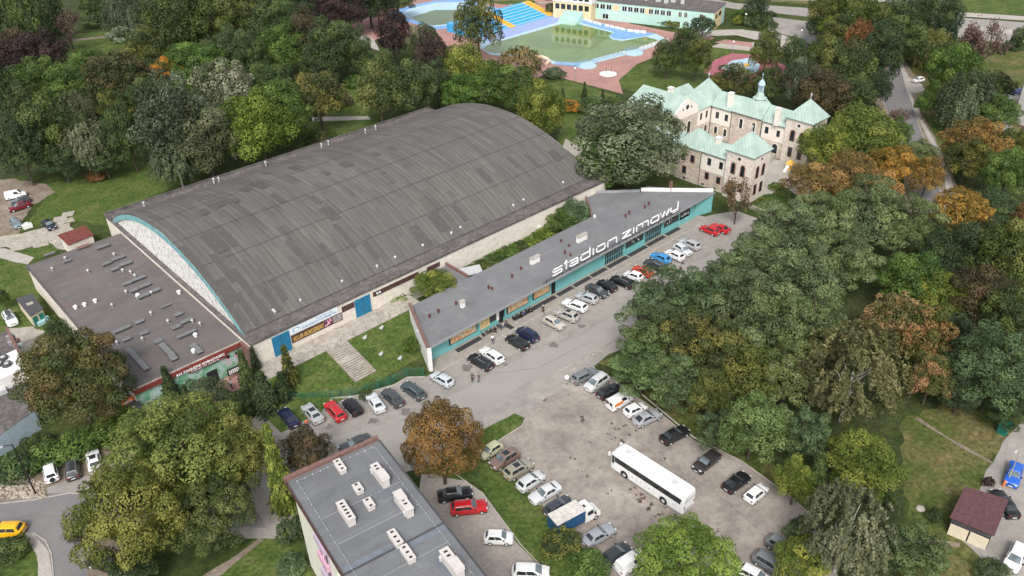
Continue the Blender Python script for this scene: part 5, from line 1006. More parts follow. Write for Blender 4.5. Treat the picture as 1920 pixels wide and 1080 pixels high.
# centre px, nose px, kind, colour, group, label
CL=[
(901,678,882,667,'estate',BLK,RA,'black estate car with roof rails, leftmost by the turquoise wall'),
(922,666,903,653,'estate',WHT,RA,'white estate car tight beside the black estate near the left end of the turquoise wall'),
(970,641,952,630,'liftback',BLK,RA,'black liftback car parked left of the dark blue people carrier'),
(989,627,973,617,'mpv',NVY,RA,'dark blue people carrier below the cafe terrace'),
(1039,605,1058,615,'hatch',BEI,RA,'pale beige hatchback parked nose out towards the road'),
(1063,591,1043,583,'suv_s',(.42,.40,.37),RA,'silver beige car with a dark sunroof next to the pale beige hatchback'),
(1078,572,1060,565,'estate',WHT,RA,'white estate car between the silver sunroof car and the silver hatchback'),
(1101,558,1083,552,'hatch',SIL,RA,'silver hatchback right of the white estate in the middle of the long row'),
(1120,545,1140,555,'sedan',DGR,RA,'dark grey saloon parked nose out, black hatchback to its right'),
(1138,535,1123,527,'hatch',BLK,RA,'black hatchback squeezed between the dark grey saloon and the black estate with rails'),
(1167,528,1148,520,'estate',BLK,RA,'black estate car with silver roof rails left of the small white hatchback'),
(1188,517,1172,511,'small',WHT,RA,'small white hatchback next to the orange red one'),
(1205,508,1189,501,'hatch',ORG,RA,'orange red hatchback in the long row by the turquoise building'),
(1229,497,1211,488,'estate',DGR,RA,'dark grey estate car between the orange red hatchback and the bright blue car'),
(1239,483,1225,477,'hatch',BLU,RA,'bright blue hatchback in the long row by the turquoise building'),
(1265,478,1248,470,'hatch',WHT,RA,'white hatchback between the bright blue and the silvery white cars'),
(1280,468,1294,477,'hatch',(.62,.64,.66),RA,'silvery white hatchback parked nose out near the right end of the row'),
(1293,457,1277,450,'estate',SIL,RA,'silver estate car at the right end of the long row'),
(1331,431,1314,424,'hatch',RED,RA,'red hatchback, left of the two red cars at the far end'),
(1350,427,1333,420,'coupe',RED,RA,'red coupe, right of the two red cars at the far end'),
(541,783,530,770,'sedan',NVY,RB,'dark navy saloon, leftmost by the green fence'),
(586,775,573,760,'sedan_s',SIL,RB,'silver saloon with a dark sunroof by the green fence'),
(628,770,614,754,'estate',RED,RB,'red estate car parked by the green fence'),
(661,763,648,749,'jeep',BLK,RB,'black small off-roader with a spare wheel on its back'),
(704,755,693,739,'sedan',(.60,.62,.64),RB,'pale silver saloon between the black off-roader and the dark grey saloon'),
(736,745,721,731,'sedan',DGR,RB,'dark grey saloon beside the pale silver one near the fence end'),
(775,732,759,720,'estate',(.05,.07,.075),RB,'dark green grey estate car with roof rails at the right end of the fence row'),
(829,711,815,703,'hatch',(.5,.55,.58),RB,'pale silver hatchback alone below the corner of the turquoise building'),
(666,832,643,842,'sedan',DGR,None,'dark grey saloon driving past the corner of the apartment block'),
(1096,704,1115,695,'estate',GRY,RC,'grey estate car nearest the white ball bollard'),
(1119,717,1103,728,'mpv',(.55,.56,.56),RC,'silver white people carrier with its windscreen towards the car park'),
(1142,733,1161,723,'hatch',BLK,RC,'black hatchback left of the white van with the orange panel'),
(1191,768,1209,760,'small',WHT,RC,'small white hatchback right of the white van with the orange panel'),
(1213,783,1235,773,'liftback',(.34,.35,.37),RC,'silver grey liftback beside the small white hatchback under the trees'),
(1265,815,1286,804,'sedan',BLK,RC,'black saloon above the front of the white coach'),
(1325,865,1310,877,'sedan',(.035,.03,.03),RC,'dark saloon parked nose out beyond the coach, left of the black coupe'),
(1381,903,1400,889,'coupe',BLK,RC,'black coupe between the dark saloon and the small white car'),
(1418,925,1433,913,'small',WHT,RC,'small white car right of the black coupe'),
(1470,1028,1489,1040,'mpv',GRY,RC,'dark car with a pale grey roof half under the bottom right trees, upper of two'),
(1446,1058,1466,1070,'mpv',GRY,RC,'dark car with a pale grey roof half under the bottom right trees, lower of two'),
(1416,1080,1438,1092,'hatch',WHT,RC,'white car cut off by the bottom edge near the right hand trees'),
(920,844,901,856,'small',CRM,RD,'pale cream yellow hatchback, uppermost on the grass side of the car park'),
(946,861,924,874,'suv_s',BRO,RD,'brown off-road style car next to the cream hatchback'),
(972,880,993,868,'suv_s',OLV,RD,'olive beige car with dark sides below the brown one'),
(995,902,1017,888,'hatch',(.58,.6,.6),RD,'light silver hatchback between the olive beige car and the silver saloon'),
(1022,924,999,937,'sedan',(.60,.61,.62),RD,'light silver saloon parked nose to the grass, above the dark blue grey car'),
(1046,949,1068,935,'hatch',(.05,.055,.07),RD,'dark blue grey hatchback half behind the blue box truck'),
(1122,1003,1147,989,'sedan',(.30,.32,.35),RD,'grey saloon just below the blue box truck'),
(1155,1039,1178,1024,'hatch',(.03,.038,.042),RD,'dark hatchback below the grey saloon, next to the car under the tree'),
(1184,1054,1206,1040,'panelvan',WHT,RD,'white van half hidden under the bright green tree at the bottom edge'),
(853,926,887,921,'sedan',BLK,RE,'black saloon, uppermost on the driveway by the apartment block'),
(879,951,907,948,'estate',RED,RE,'red estate car beside the black saloon on the driveway'),
(935,1008,962,1009,'small',WHT,RE,'small white hatchback alone on the driveway below the red car'),
(995,1073,1027,1074,'mpv',WHT,RE,'white car cut off by the bottom edge on the driveway'),
(95,885,91,867,'jeep',WHT,RI,'white off-roader, leftmost of three by the creeper covered fence'),
(136,876,135,857,'estate',(.04,.045,.045),RI,'dark estate car between the two white cars by the creeper covered fence'),
(176,864,172,845,'sedan_s',WHT,RI,'white saloon with a dark sunroof under the edge of the big maple'),
(12,994,-25,995,'mpv',YEL,RI,'yellow car on the bottom left street at the picture edge'),
(197,1056,221,1064,'sedan',BLK,RI,'black saloon beside the bare tree at bottom left'),
(29,366,47,362,'panelvan',WHT,RF,'white van at the upper left yard'),
(38,377,20,382,'hatch',(.06,.065,.07),RF,'dark grey hatchback between the white van and the dark red car'),
(36,387,20,392,'sedan',(.16,.012,.02),RF,'dark red saloon in the upper left yard'),
(30,419,41,431,'hatch',(.16,.22,.24),RF,'dull blue grey car without shine at the edge of the left grass'),
(91,421,101,429,'sedan',(.02,.025,.045),RF,'dark navy saloon on the grass near the broken slabs'),
(19,597,26,609,'estate',WHT,RF,'white estate car beside the small cream hut'),
(1901,889,1897,903,'sedan',BLU2,RG,'blue saloon in the bottom right yard'),
(1904,1045,1896,1062,'mpv',WHT,RG,'white people carrier in the bottom right yard'),
(1884,944,1874,930,'sedan',(.012,.014,.014),RG,'black car mostly hidden behind the maroon garage roof'),
(1722,150,1712,152,'small',WHT,RH,'white car beside the far road under the trees'),
(1869,164,1855,165,'panelvan',(.7,.5,.02),RH,'yellow van on the far grass near the right edge'),
(1908,172,1893,174,'hatch',(.03,.06,.2),RH,'dark blue car at the far right edge'),
(1892,190,1891,200,'small',(.6,.66,.68),RH,'pale car on the far yard left of the pale tower block'),
]
used=set()
for cx,cy,nx,ny,kind,col,grp,lb in CL:
    x,y=G(cx,cy,.65); u,v=G(nx,ny,.65); a=math.atan2(v-y,u-x)
    if 'estate' in kind or kind in('hatch','small'): pass
    src=CARS[kind]; o=src if kind not in used else copy_tree(src); used.add(kind)
    o.location=(x,y,.03); o.rotation_euler=(0,0,a); o['label']=lb; o['category']='car' if 'van' not in lb.split(',')[0].split()[:3] else 'van'
    if grp: o['group']=grp
    for c in o.children:
        if c.name.startswith('body'): c.color=(*col,1)
for k,e in CARS.items():
    if k not in used:
        for c in list(e.children):
            for d in list(c.children): bpy.data.objects.remove(d)
            bpy.data.objects.remove(c)
        bpy.data.objects.remove(e)
for o in list(C.objects):
    if '_L' in o.keys(): del o['_L']
# white van with orange panel
src=[o for o in C.objects if o.parent is None and o.get('label','').startswith('white van at the upper left')][0]
x,y=G(1162,750,.9); u,v=G(1183,738,.9); vn=copy_tree(src); vn.name='parked_van'; vn.location=(x,y,.03); vn.rotation_euler=(0,0,math.atan2(v-y,u-x)); vn['label']='white panel van with an orange picture panel on its side at the tree edge'; vn['category']='van'; vn['group']=RC
for s in (-1,1): MB().box(-1.75,-.15,min(s*.80,s*.905),max(s*.80,s*.905),.98,1.42).build('orange_panel',M_orange,vn,world=False)
for s in (-.36,.36): MB().box(-2.17,-2.1,s-.24,s+.24,1.15,1.6).build('rear_window',M_carglass,vn,world=False)
# roof box
src=[o for o in C.objects if o.parent is None and o.get('label','').startswith('white estate car beside the small cream')][0]
rbx=MB().loft([[(-1.3,-.2,1.52),(-1.3,.2,1.52),(-1.3,.2,1.6),(-1.3,-.2,1.6)],[(-1.0,-.38,1.52),(-1.0,.38,1.52),(-1.0,.36,1.85),(-1.0,-.36,1.85)],[(.2,-.38,1.52),(.2,.38,1.52),(.2,.34,1.82),(.2,-.34,1.82)],[(.6,-.15,1.52),(.6,.15,1.52),(.6,.15,1.58),(.6,-.15,1.58)]]).build('roof_box',M_dkgrey,src,world=False)
# coach
def coach():
    a=Vector(G(1150,872,0)); x0,y0=G(1149,880,.3); A_=Vector(G(1152,884)); B_=Vector(G(1279,969)); d=(A_-B_).normalized(); L=11.8; Wd=2.5; n=Vector((-d.y,d.x))
    far=Vector(G(1303,937,1.0)); 
    if n.dot(far-B_)<0: n=-n
    ctr=B_+d*L/2+n*Wd/2; e=empty('coach',(ctr.x,ctr.y,.03),math.atan2(d.y,d.x),label='white touring coach parked alone in the middle of the car park',cat='coach')
    hw=Wd/2; F=L/2; B=-L/2; H=3.35
    def rg(x,k,zb,zt,r=.8): return [(x,-hw*k,zb),(x,-hw*k,zt-.75),(x,-hw*k*.97,zt-.28),(x,-hw*k*.86,zt-.04),(x,0,zt+.03),(x,hw*k*.86,zt-.04),(x,hw*k*.97,zt-.28),(x,hw*k,zt-.75),(x,hw*k,zb)]
    def l(m,name,mat,par=e,**k): return m.build(name,mat,par,world=False,**k)
    l(MB().loft([rg(F,.86,.5,2.2),rg(F-.12,.96,.35,2.95),rg(F-.5,1,.3,H-.08),rg(F-1.1,1,.3,H),rg(B+.6,1,.3,H),rg(B+.15,.98,.3,H-.08),rg(B,.93,.4,H-.25)]),'body',plain('coach_white_paint',(.80,.81,.82),.3,.5,.03,.6),smooth=40)
    for s in (-1,1):
        lo,hi=sorted((s*(hw-.02),s*(hw+.014))); w_=l(MB().add([(F-.75,lo,1.75),(B+.55,lo,1.75),(B+.35,lo,2.65),(F-.75,lo,2.65),(F-.75,hi,1.75),(B+.55,hi,1.75),(B+.35,hi,2.65),(F-.75,hi,2.65)],[(0,1,2,3),(7,6,5,4),(0,4,5,1),(1,5,6,2),(2,6,7,3),(3,7,4,0)]),'side_windows',M_glass)
        m=MB(); 
        for k in range(8): x=F-2.2-k*1.2; m.box(x-.03,x+.03,lo,hi+.006 if s>0 else hi,1.76,2.64) if s>0 else m.box(x-.03,x+.03,lo-.006,hi,1.76,2.64)
        l(m,'window_bars',M_black,w_)
        l(MB().box(F-.7,F-.3,lo,hi,1.35,2.7),'driver_window',M_glass)
        for x in (F-2.45,B+3.0):
            l(MB().tube([(x,s*(hw-.3),.55),(x,s*(hw+.005),.55)],[.62,.62],16),'wheel_arch',M_black)
            t=l(MB().tube([(x,s*(hw-.3),.48),(x,s*(hw+.02),.48)],[.48,.48],16),'wheel',M_black); l(MB().tube([(x,s*(hw+.02),.48),(x,s*(hw+.045),.48)],[.27,.2],12),'rim',M_lgrey,t)
        l(MB().box(F+.05,F+.35,s*(hw-.05)-.12,s*(hw-.05)+.12,2.2,2.75),'mirror',M_white)
        for x in (F-3.8,F-5.1,F-6.5,B+1.6): l(MB().box(x-.06,x+.06,lo-.004,hi+.004,.95,1.08),'hatch_lock',M_dkgrey)
        m=MB()
        for x in (F-3.2,F-4.5,F-5.8,F-7.2,B+2.2,B+1.2): m.box(x-.012,x+.012,lo-.0,hi+.002,.45,1.6)
        l(m,'hatch_seams',M_grey)
        l(MB().box(B-.015,B+.05,min(s*.9,s*1.08),max(s*.9,s*1.08),1.0,1.5),'taillight',M_tail)
    l(MB().box(F-.45,F+.02,-hw*.84,hw*.84,1.4,2.6).box(0,0,0,0,0,0) if 0 else MB().add([(F+.015,-hw*.8,1.35),(F+.015,hw*.8,1.35),(F-.09,hw*.88,2.75),(F-.09,-hw*.88,2.75),(F-.2,-hw*.8,1.35),(F-.2,hw*.8,1.35),(F-.3,hw*.88,2.75),(F-.3,-hw*.88,2.75)],[(0,1,2,3),(7,6,5,4),(0,4,5,1),(1,5,6,2),(2,6,7,3),(3,7,4,0)]),'windscreen',M_glass)
    l(MB().add([(B-.012,-hw*.84,2.15),(B-.012,hw*.84,2.15),(B+.10,hw*.80,2.85),(B+.10,-hw*.80,2.85),(B+.3,-hw*.84,2.15),(B+.3,hw*.84,2.15),(B+.3,hw*.80,2.85),(B+.3,-hw*.80,2.85)],[(3,2,1,0),(4,5,6,7),(1,5,4,0),(2,6,5,1),(3,7,6,2),(0,4,7,3)]),'rear_window',M_glass)
    for x in (F-1.9,B+2.4): l(MB().box(x-.4,x+.4,-.35,.35,H-.01,H+.07),'roof_hatch',plain('pale_grey_hatch',(.55,.56,.55),.6))
    l(MB().box(B+.55,B+.6,-hw*.8,hw*.8,H+.0,H+.035),'roof_seam',M_lgrey); l(MB().box(B-.03,B,-.9,.9,.62,.72),'rear_bumper_line',M_dkgrey)
coach()
# box truck
def truck():
    a=Vector(G(1027,987,1.2)); x,y=G(1077,968,1.4); u,v=G(1121,956,1.4); ang=math.atan2(Vector(G(1121,955)).y-Vector(G(1052,1000)).y,Vector(G(1121,955)).x-Vector(G(1052,1000)).x)
    ang=math.atan2(G(1147,989)[1]-G(1122,1003)[1],G(1147,989)[0]-G(1122,1003)[0])
    e=empty('box_truck',(x,y,.03),ang,label='white cab truck with a dark blue cargo box among the parked cars',cat='truck')
    def l(m,name,mat,par=e,**k): return m.build(name,mat,par,world=False,**k)
    bx_=l(MB().box(-3.3,.9,-1.05,1.05,.85,2.75),'cargo_box',plain('blue_tarpaulin_side',(.02,.085,.19),.55)); l(MB().box(-3.33,.93,-1.08,1.08,2.75,2.82),'box_roof',mottled('grimy_white_roof',[(.3,(.45,.42,.38)),(.6,(.62,.60,.56))],.9),bx_)
    l(MB().loft([[(1.0,-.95,.4),(1.0,.95,.4),(1.0,.92,2.25),(1.0,-.92,2.25)],[(1.9,-.98,.4),(1.9,.98,.4),(1.9,.85,2.35),(1.9,-.85,2.35)],[(2.25,-.98,.4),(2.25,.98,.4),(2.25,.85,2.25),(2.25,-.85,2.25)],[(2.75,-.97,.4),(2.75,.97,.4),(2.75,.9,1.35),(2.75,-.9,1.35)],[(3.4,-.9,.4),(3.4,.9,.4),(3.4,.82,1.05),(3.4,-.82,1.05)],[(3.55,-.75,.5),(3.55,.75,.5),(3.55,.7,.85),(3.55,-.7,.85)]]),'cab',M_whitelit if 0 else M_white,smooth=30)
    l(panel([(2.75,-.86,1.38),(2.75,.86,1.38),(2.27,.8,2.2),(2.27,-.8,2.2)],.014,inset=(.03,.04)),'windscreen',M_screen)
    for s in (-1,1):
        lo,hi=sorted((s*.9,s*.985)); l(MB().box(1.35,2.2,lo,hi,1.45,2.05),'side_window',M_carglass); l(MB().box(2.3,2.45,s*1.15-.12,s*1.15+.12,1.4,1.75),'mirror',M_black)
        l(MB().box(3.38,3.5,min(s*.45,s*.75),max(s*.45,s*.75),.75,.95),'headlight',M_head)
        for x in (2.65,-2.1):
            t=l(MB().tube([(x,s*.72,.36),(x,s*.99,.36)],[.36,.36],14),'wheel',M_black); l(MB().tube([(x,s*.99,.36),(x,s*1.01,.36)],[.2,.16],10),'rim',M_lgrey,t)
    l(MB().box(-3.2,2.8,-.4,.4,.4,.8),'chassis',M_black); l(MB().box(1.3,1.6,-.2,.2,2.3,2.36),'roof_vent',M_black)
truck()
# ---------------------------------------------------------------- people
def skin(verts,edges,radii,mat,name,parent,root=0,sub=1):
    me=bpy.data.meshes.new(name); me.from_pydata(verts,edges,[]); o=bpy.data.objects.new(name,me); C.objects.link(o)
    md=o.modifiers.new('s','SKIN'); 
    for i,r in enumerate(radii): me.skin_vertices[0].data[i].radius=(r,r) if not hasattr(r,'__len__') else r
    me.skin_vertices[0].data[root].use_root=True
    md.use_smooth_shade=True
    o.modifiers.new('u','SUBSURF').levels=sub
    bpy.context.view_layer.update(); dg=bpy.context.evaluated_depsgraph_get(); m2=bpy.data.meshes.new_from_object(o.evaluated_get(dg)); bpy.data.objects.remove(o)
    m2.materials.clear(); m2.materials.append(mat); q=bpy.data.objects.new(name,m2); C.objects.link(q); q.parent=parent; return q
def person(px,py,rz,label,shirt,trouser,pose='stand',z=.03,world=None,hair=(.04,.03,.025),cap=None):
    x,y=world if world else G(px,py,0); e=empty('person',(x,y,z),rz,label=label,cat='person')
    sit=pose=='sit'; walk=.22 if pose=='walk' else .04; dz=-.42 if sit else 0
    hip=(0,0,.93+dz)
    def leg(s):
        if sit: return [(0,s*.10,.90+dz),(.42,s*.13,.50),(.44,s*.13,.08),(.58,s*.14,.04)]
        return [(0,s*.10,.88),(.03+s*walk*.5,s*.11,.48),(s*walk-.02*(s<0),s*.12,.09),(s*walk+.15,s*.13,.04)]
    def arm(s):
        if sit: return [(0,s*.19,1.42+dz),(.06,s*.25,1.16+dz),(.28,s*.17,1.06+dz)]
        return [(0,s*.19,1.42),(-.02-s*walk*.3,s*.25,1.13),(.06-s*walk*.7,s*.26,.88)]
    V=[hip,(0,0,1.15+dz),(0,0,1.38+dz),(.01,0,1.50+dz),(.02,0,1.58+dz),(.02,0,1.67+dz),(.02,0,1.73+dz)]; Ed=[(0,1),(1,2),(2,3),(3,4),(4,5),(5,6)]; Rd=[(.15,.12),(.14,.11),(.17,.12),.055,(.085,.08),(.095,.085),.07]
    for s in (-1,1):
        L_=leg(s); n=len(V); V+=L_; Ed+=[(0,n),(n,n+1),(n+1,n+2),(n+2,n+3)]; Rd+=[.095,.062,.045,.035]
        A_=arm(s); n=len(V); V+=A_; Ed+=[(2,n),(n,n+1),(n+1,n+2)]; Rd+=[.06,.045,.032]
        h=Vector(A_[2]); n0=n+2; n=len(V); V.append(tuple(h+Vector((.02,0,-.08)))); Ed.append((n0,n)); Rd.append((.040,.020)); 
        for k,(dx,ln) in enumerate(((-.032,.06),(-.011,.075),(.011,.07),(.032,.055))):
            m_=len(V); V.append(tuple(h+Vector((.03+dx,0,-.10-ln)))); Ed.append((n,m_)); Rd.append(.009)
        m_=len(V); V.append(tuple(h+Vector((.075,-s*.01,-.10)))); Ed.append((n0,m_)); Rd.append(.010)
    b=skin(V,Ed,Rd,M_skin,'body',e)
    MB().ball(.115,0,1.655+dz,.018,5).build('nose',M_skin,b,world=False)
    m=MB(); [m.ball(.10,s*.032,1.685+dz,.012,5) for s in (-1,1)]; m.build('eyes',M_black,b,world=False)
    m=MB(); [m.ball(.02,s*.088,1.665+dz,.025,5) for s in (-1,1)]; m.build('ears',M_skin,b,world=False)
    hm=MB(); rg=[]
    for k in range(5): a=math.pi/2*k/4; rg.append([(.005+.105*math.cos(a)*math.cos(t),.098*math.cos(a)*math.sin(t),1.695+dz+.085*math.sin(a)) for t in [2*math.pi*i/10 for i in range(10)]])
    h_=hm.loft(rg).build('cap' if cap else 'hair',M_obj,e,world=False,smooth=60); h_.color=(*(cap or hair),1)
    # clothing follows the same skeleton
    SV=[(0,0,.96+dz),(0,0,1.16+dz),(0,0,1.38+dz),(.005,0,1.47+dz)]; SE=[(0,1),(1,2),(2,3)]; SR=[(.17,.135),(.16,.13),(.19,.135),(.075,.07)]
    for s in (-1,1):
        A_=arm(s); n=len(SV); SV+=A_[:2]+[tuple(Vector(A_[1])*.45+Vector(A_[2])*.55)]; SE+=[(2,n),(n,n+1),(n+1,n+2)]; SR+=[.078,.06,.05]
    sh=skin(SV,SE,SR,M_cloth,'shirt',e); sh.color=(*shirt,1)
    TV=[(0,0,.97+dz)]; TE=[]; TR=[(.175,.135)]
    for s in (-1,1):
        L_=leg(s); n=len(TV); TV+=L_[:3]; TE+=[(0,n),(n,n+1),(n+1,n+2)]; TR+=[.115,.078,.06]
    tr=skin(TV,TE,TR,M_cloth,'trousers',e); tr.color=(*trouser,1)
    for s in (-1,1):
        f_=leg(s)[3]; q=MB().loft([[(f_[0]-.20,f_[1]-.035,0),(f_[0]-.20,f_[1]+.035,0),(f_[0]-.20,f_[1]+.035,.09),(f_[0]-.20,f_[1]-.035,.09)],[(f_[0]-.03,f_[1]-.048,0),(f_[0]-.03,f_[1]+.048,0),(f_[0]-.03,f_[1]+.045,.085),(f_[0]-.03,f_[1]-.045,.085)],[(f_[0]+.08,f_[1]-.03,0),(f_[0]+.08,f_[1]+.03,0),(f_[0]+.08,f_[1]+.025,.04),(f_[0]+.08,f_[1]-.025,.04)]]).build('shoe',M_black,e,world=False)
    return e
K=(.02,.02,.022); W_=(.68,.70,.72); J=(.05,.08,.14)
person(886,715,R(200),'person in brownish dark clothes, left of two behind the black estate',(.06,.05,.05),(.05,.04,.045))
person(898,716,R(150),'person in black top and blue jeans, right of two behind the black estate',K,J)
person(924,644,R(40),'person in a white shirt and blue jeans walking on the pavement below the cafe',W_,J,'walk')
person(1018,588,R(250),'person in black with a white cap walking alone on the pavement',K,K,'walk',cap=(.7,.7,.7))
person(1275,513,R(180),'person in black at the tree edge below the bright blue car',K,K)
person(577,803,R(90),'person in an orange vest beside the silver saloon with the sunroof',(.75,.14,.03),(.05,.06,.09))
person(435,729,R(10),'person in a pale blue shirt on the red paving by the annex mural',(.45,.48,.62),(.05,.05,.08))
person(0,0,R(180),'person in a grey top sitting beside the cafe door',(.35,.38,.42),J,'sit',world=(73.6,84.0),z=.14)
person(0,0,R(0),'person in black sitting left of the cafe door',K,K,'sit',world=(71.5,84.0),z=.14)
person(0,0,R(180),'person in a dark top and jeans standing in front of the cafe door',(.12,.05,.05),J,'stand',world=(74.2,83.9),z=.14)
person(0,0,R(180),'person in a blue top sitting at the right end of the cafe terrace',(.06,.10,.22),K,'sit',world=(78.4,84.1),z=.14)
person(0,0,R(0),'person in black sitting below the second food poster',K,K,'sit',world=(79.9,84.0),z=.14)
# ---------------------------------------------------------------- trees
rs=np.random.RandomState(4)
def leafmesh(P,N,size,clump,name,stretch=1.,jit=.6):
    n=len(P); N=N+rs.normal(0,jit,(n,3)); N/=np.linalg.norm(N,axis=1)[:,None]+1e-9
    T=np.cross(N,rs.normal(0,1,(n,3))); T/=np.linalg.norm(T,axis=1)[:,None]+1e-9; B=np.cross(N,T)
    s=(size*rs.uniform(.6,1.35,n))[:,None]; st=stretch
    v=np.stack([P-T*s*.5*st,P-B*s*.42+N*s*.10,P+T*s*.5*st,P+B*s*.42+N*s*.10],1).reshape(-1,3)
    me=bpy.data.meshes.new(name); me.vertices.add(4*n); me.vertices.foreach_set('co',v.ravel().astype(np.float32))
    me.loops.add(4*n); me.loops.foreach_set('vertex_index',np.arange(4*n,dtype=np.int32)); me.polygons.add(n); me.polygons.foreach_set('loop_start',np.arange(0,4*n,4,dtype=np.int32)); me.polygons.foreach_set('loop_total',np.full(n,4,np.int32))
    me.update(calc_edges=True); a=me.attributes.new('clump','FLOAT','FACE'); a.data.foreach_set('value',clump.astype(np.float32)); a=me.attributes.new('rnd','FLOAT','FACE'); a.data.foreach_set('value',rs.rand(n).astype(np.float32))
    me.materials.append(M_leaf); return me
def sph(n,zmin=-1.):
    z=rs.uniform(zmin,1,n); t=rs.uniform(0,2*math.pi,n); r=np.sqrt(1-z*z); return np.stack([r*np.cos(t),r*np.sin(t),z],1)
def blobs(nb,n,size,rr=(.20,.34),cr=(.58,.84),flat=1.,zmin=-.55,shape=None,name='c',jit=.30,sub=5):
    k=np.arange(nb)+.5; ph=k*2.399963+rs.rand()*6; zz=1-(1-zmin)*k/nb; D=np.stack([np.sqrt(1-zz*zz)*np.cos(ph),np.sqrt(1-zz*zz)*np.sin(ph),zz],1)+rs.normal(0,.10,(nb,3)); D/=np.linalg.norm(D,axis=1)[:,None]
    c=D*rs.uniform(cr[0],cr[1],nb)[:,None]; r=rs.uniform(rr[0],rr[1],nb)
    if shape: c=shape(c)
    c=np.vstack([c,rs.normal(0,.16,(max(3,nb//6),3))]); r=np.concatenate([r,np.full(max(3,nb//6),.42)])
    # secondary lobes sit on the primary ones
    m=len(c); C2=[c];R2=[r*.86];ID=[np.arange(m)]
    for i in range(m):
        d=sph(sub,-.2); C2.append(c[i]+d*r[i]*.66*np.array([1,1,flat])); R2.append(np.full(sub,r[i])*rs.uniform(.42,.60,sub)); ID.append(np.full(sub,i))
    c=np.vstack(C2); r=np.concatenate(R2); ID=np.concatenate(ID); w=r**2; w/=w.sum(); tot=int(n*1.9); idx=rs.choice(len(c),tot,p=w)
    d=sph(tot,-.75); P=c[idx]+d*r[idx][:,None]*np.array([1,1,flat])*rs.uniform(.80,1.08,tot)[:,None]
    keep=np.ones(tot,bool)
    for j in range(len(c)):
        q=(P-c[j])/np.array([1,1,flat]); inside=(np.linalg.norm(q,axis=1)<r[j]*.72)&(idx!=j); keep&=~inside
    P=P[keep][:n]; d=d[keep][:n]; idx=idx[keep][:n]
    k1=rs.rand(m); cl=k1[ID[idx]]*.7+rs.rand(len(c))[idx]*.3
    return leafmesh(P,d*np.array([1,1,1])+np.array([0,0,.25]),size,cl,name,1.2,jit)
def willow(ns,n,size,name,drop=(.25,.9),zmin=.0,jit=.5):
    D=sph(ns,zmin-.2); st=D*rs.uniform(.55,1.,ns)[:,None]*np.array([1,1,.95]); g=rs.rand(ns//8+1); P=[];N=[];K=[]
    lump=sph(14,-.1)*.72; near=np.argmin(((st[:,None]-lump[None])**2).sum(2),1); st=st*.55+(lump[near]+ (st-lump[near])*.55)*.45; gk=rs.rand(14)
    per=n//ns
    for i in range(ns):
        L=rs.uniform(*drop)*(1 if st[i,2]>-.2 else .5); t=np.sort(rs.rand(per)); out=np.array([st[i,0],st[i,1],0])*.25
        p=st[i]+out*np.sqrt(t)[:,None]-np.array([0,0,1])*(t*L)[:,None]*np.array([1,1,1]); p[:,2]=np.maximum(p[:,2],-1.); p+=rs.normal(0,.022,p.shape)
        P.append(p); N.append(np.tile(np.array([st[i,0],st[i,1],.5]),(per,1))); K.append(np.full(per,gk[near[i]]*.6+rs.rand()*.4))
    return leafmesh(np.vstack(P),np.vstack(N),size,np.concatenate(K),name,1.7,jit)
def spruce(n,size,name,tiers=17,br=15):
    P=[];N=[];K=[]; per=n//(tiers*br)
    for k in range(tiers):
        z=-1+2*(k+.3)/tiers; R_=(1-(z+1)/2)**.85*rs.uniform(.85,1.05)+.03
        for j in range(br):
            a=2*math.pi*(j+rs.rand()*.7)/br+k; Rj=R_*rs.uniform(.72,1.12); t=rs.uniform(.12,1,per)**.7; w_=rs.normal(0,.07,per)*(1.15-t)
            x=np.cos(a)*t*Rj-np.sin(a)*w_*2; y=np.sin(a)*t*Rj+np.cos(a)*w_*2; zz=z-t*t*Rj*.22+rs.normal(0,.018,per)
            P.append(np.stack([x,y,zz],1)); N.append(np.tile([math.cos(a)*.5,math.sin(a)*.5,.9],(per,1))); K.append(np.full(per,rs.rand()))
    return leafmesh(np.vstack(P),np.vstack(N),size,np.concatenate(K),name,1.5,.5)
def twigs(seed,depth=4):
    rn=random.Random(seed); m=MB(); tips=[]
    def grow(p,d,l,r,k):
        q=p+d*l; mid=(p+q)/2+Vector((rn.uniform(-1,1),rn.uniform(-1,1),0))*l*.08; m.tube([p,mid,q],[r,r*.85,r*.65],4 if k<3 else 5)
        tips.append(q); tips.append(mid)
        if k==0: return
        for _ in range(3 if k>1 else 4):
            nd=(d+Vector((rn.uniform(-1,1),rn.uniform(-1,1),rn.uniform(-.25,.6)))*.75).normalized(); grow(q if rn.random()<.6 else mid,nd,l*rn.uniform(.6,.85),r*.55,k-1)
    grow(Vector((0,0,-1.3)),Vector((0,0,1)),.75,.045,depth)
    for k in range(3): grow(Vector((0,0,-.9+.25*k)),Vector((rn.uniform(-1,1),rn.uniform(-1,1),.7)).normalized(),.45,.03,depth-1)
    return m,np.array([tuple(t) for t in tips])
PR={}
def reg(k,me): PR.setdefault(k,[]).append(me)
for i in range(4): reg('B',blobs(36,17000,.046,rr=(.20,.30),cr=(.58,.92),name='crown',sub=6))
for i in range(2): reg('D',blobs(52,38000,.034,rr=(.17,.25),cr=(.64,.94),name='crown',sub=8))
for i in range(3): reg('L',blobs(44,21000,.040,rr=(.17,.27),cr=(.50,1.02),flat=.62,zmin=-.75,name='crown',jit=.38,sub=6))
for i in range(2): reg('R',blobs(90,17000,.046,rr=(.10,.19),cr=(.70,.92),name='crown',jit=.42,sub=4))
for i in range(2): reg('W',willow(560,19600,.040,'crown'))
for i in range(2): reg('I',willow(420,15000,.042,'crown',drop=(.12,.4),zmin=-.6))
for i in range(2): reg('S',spruce(13000,.060,'crown'))
reg('P',blobs(60,13000,.06,rr=(.2,.3),cr=(.6,.85),zmin=-.95,name='crown'))
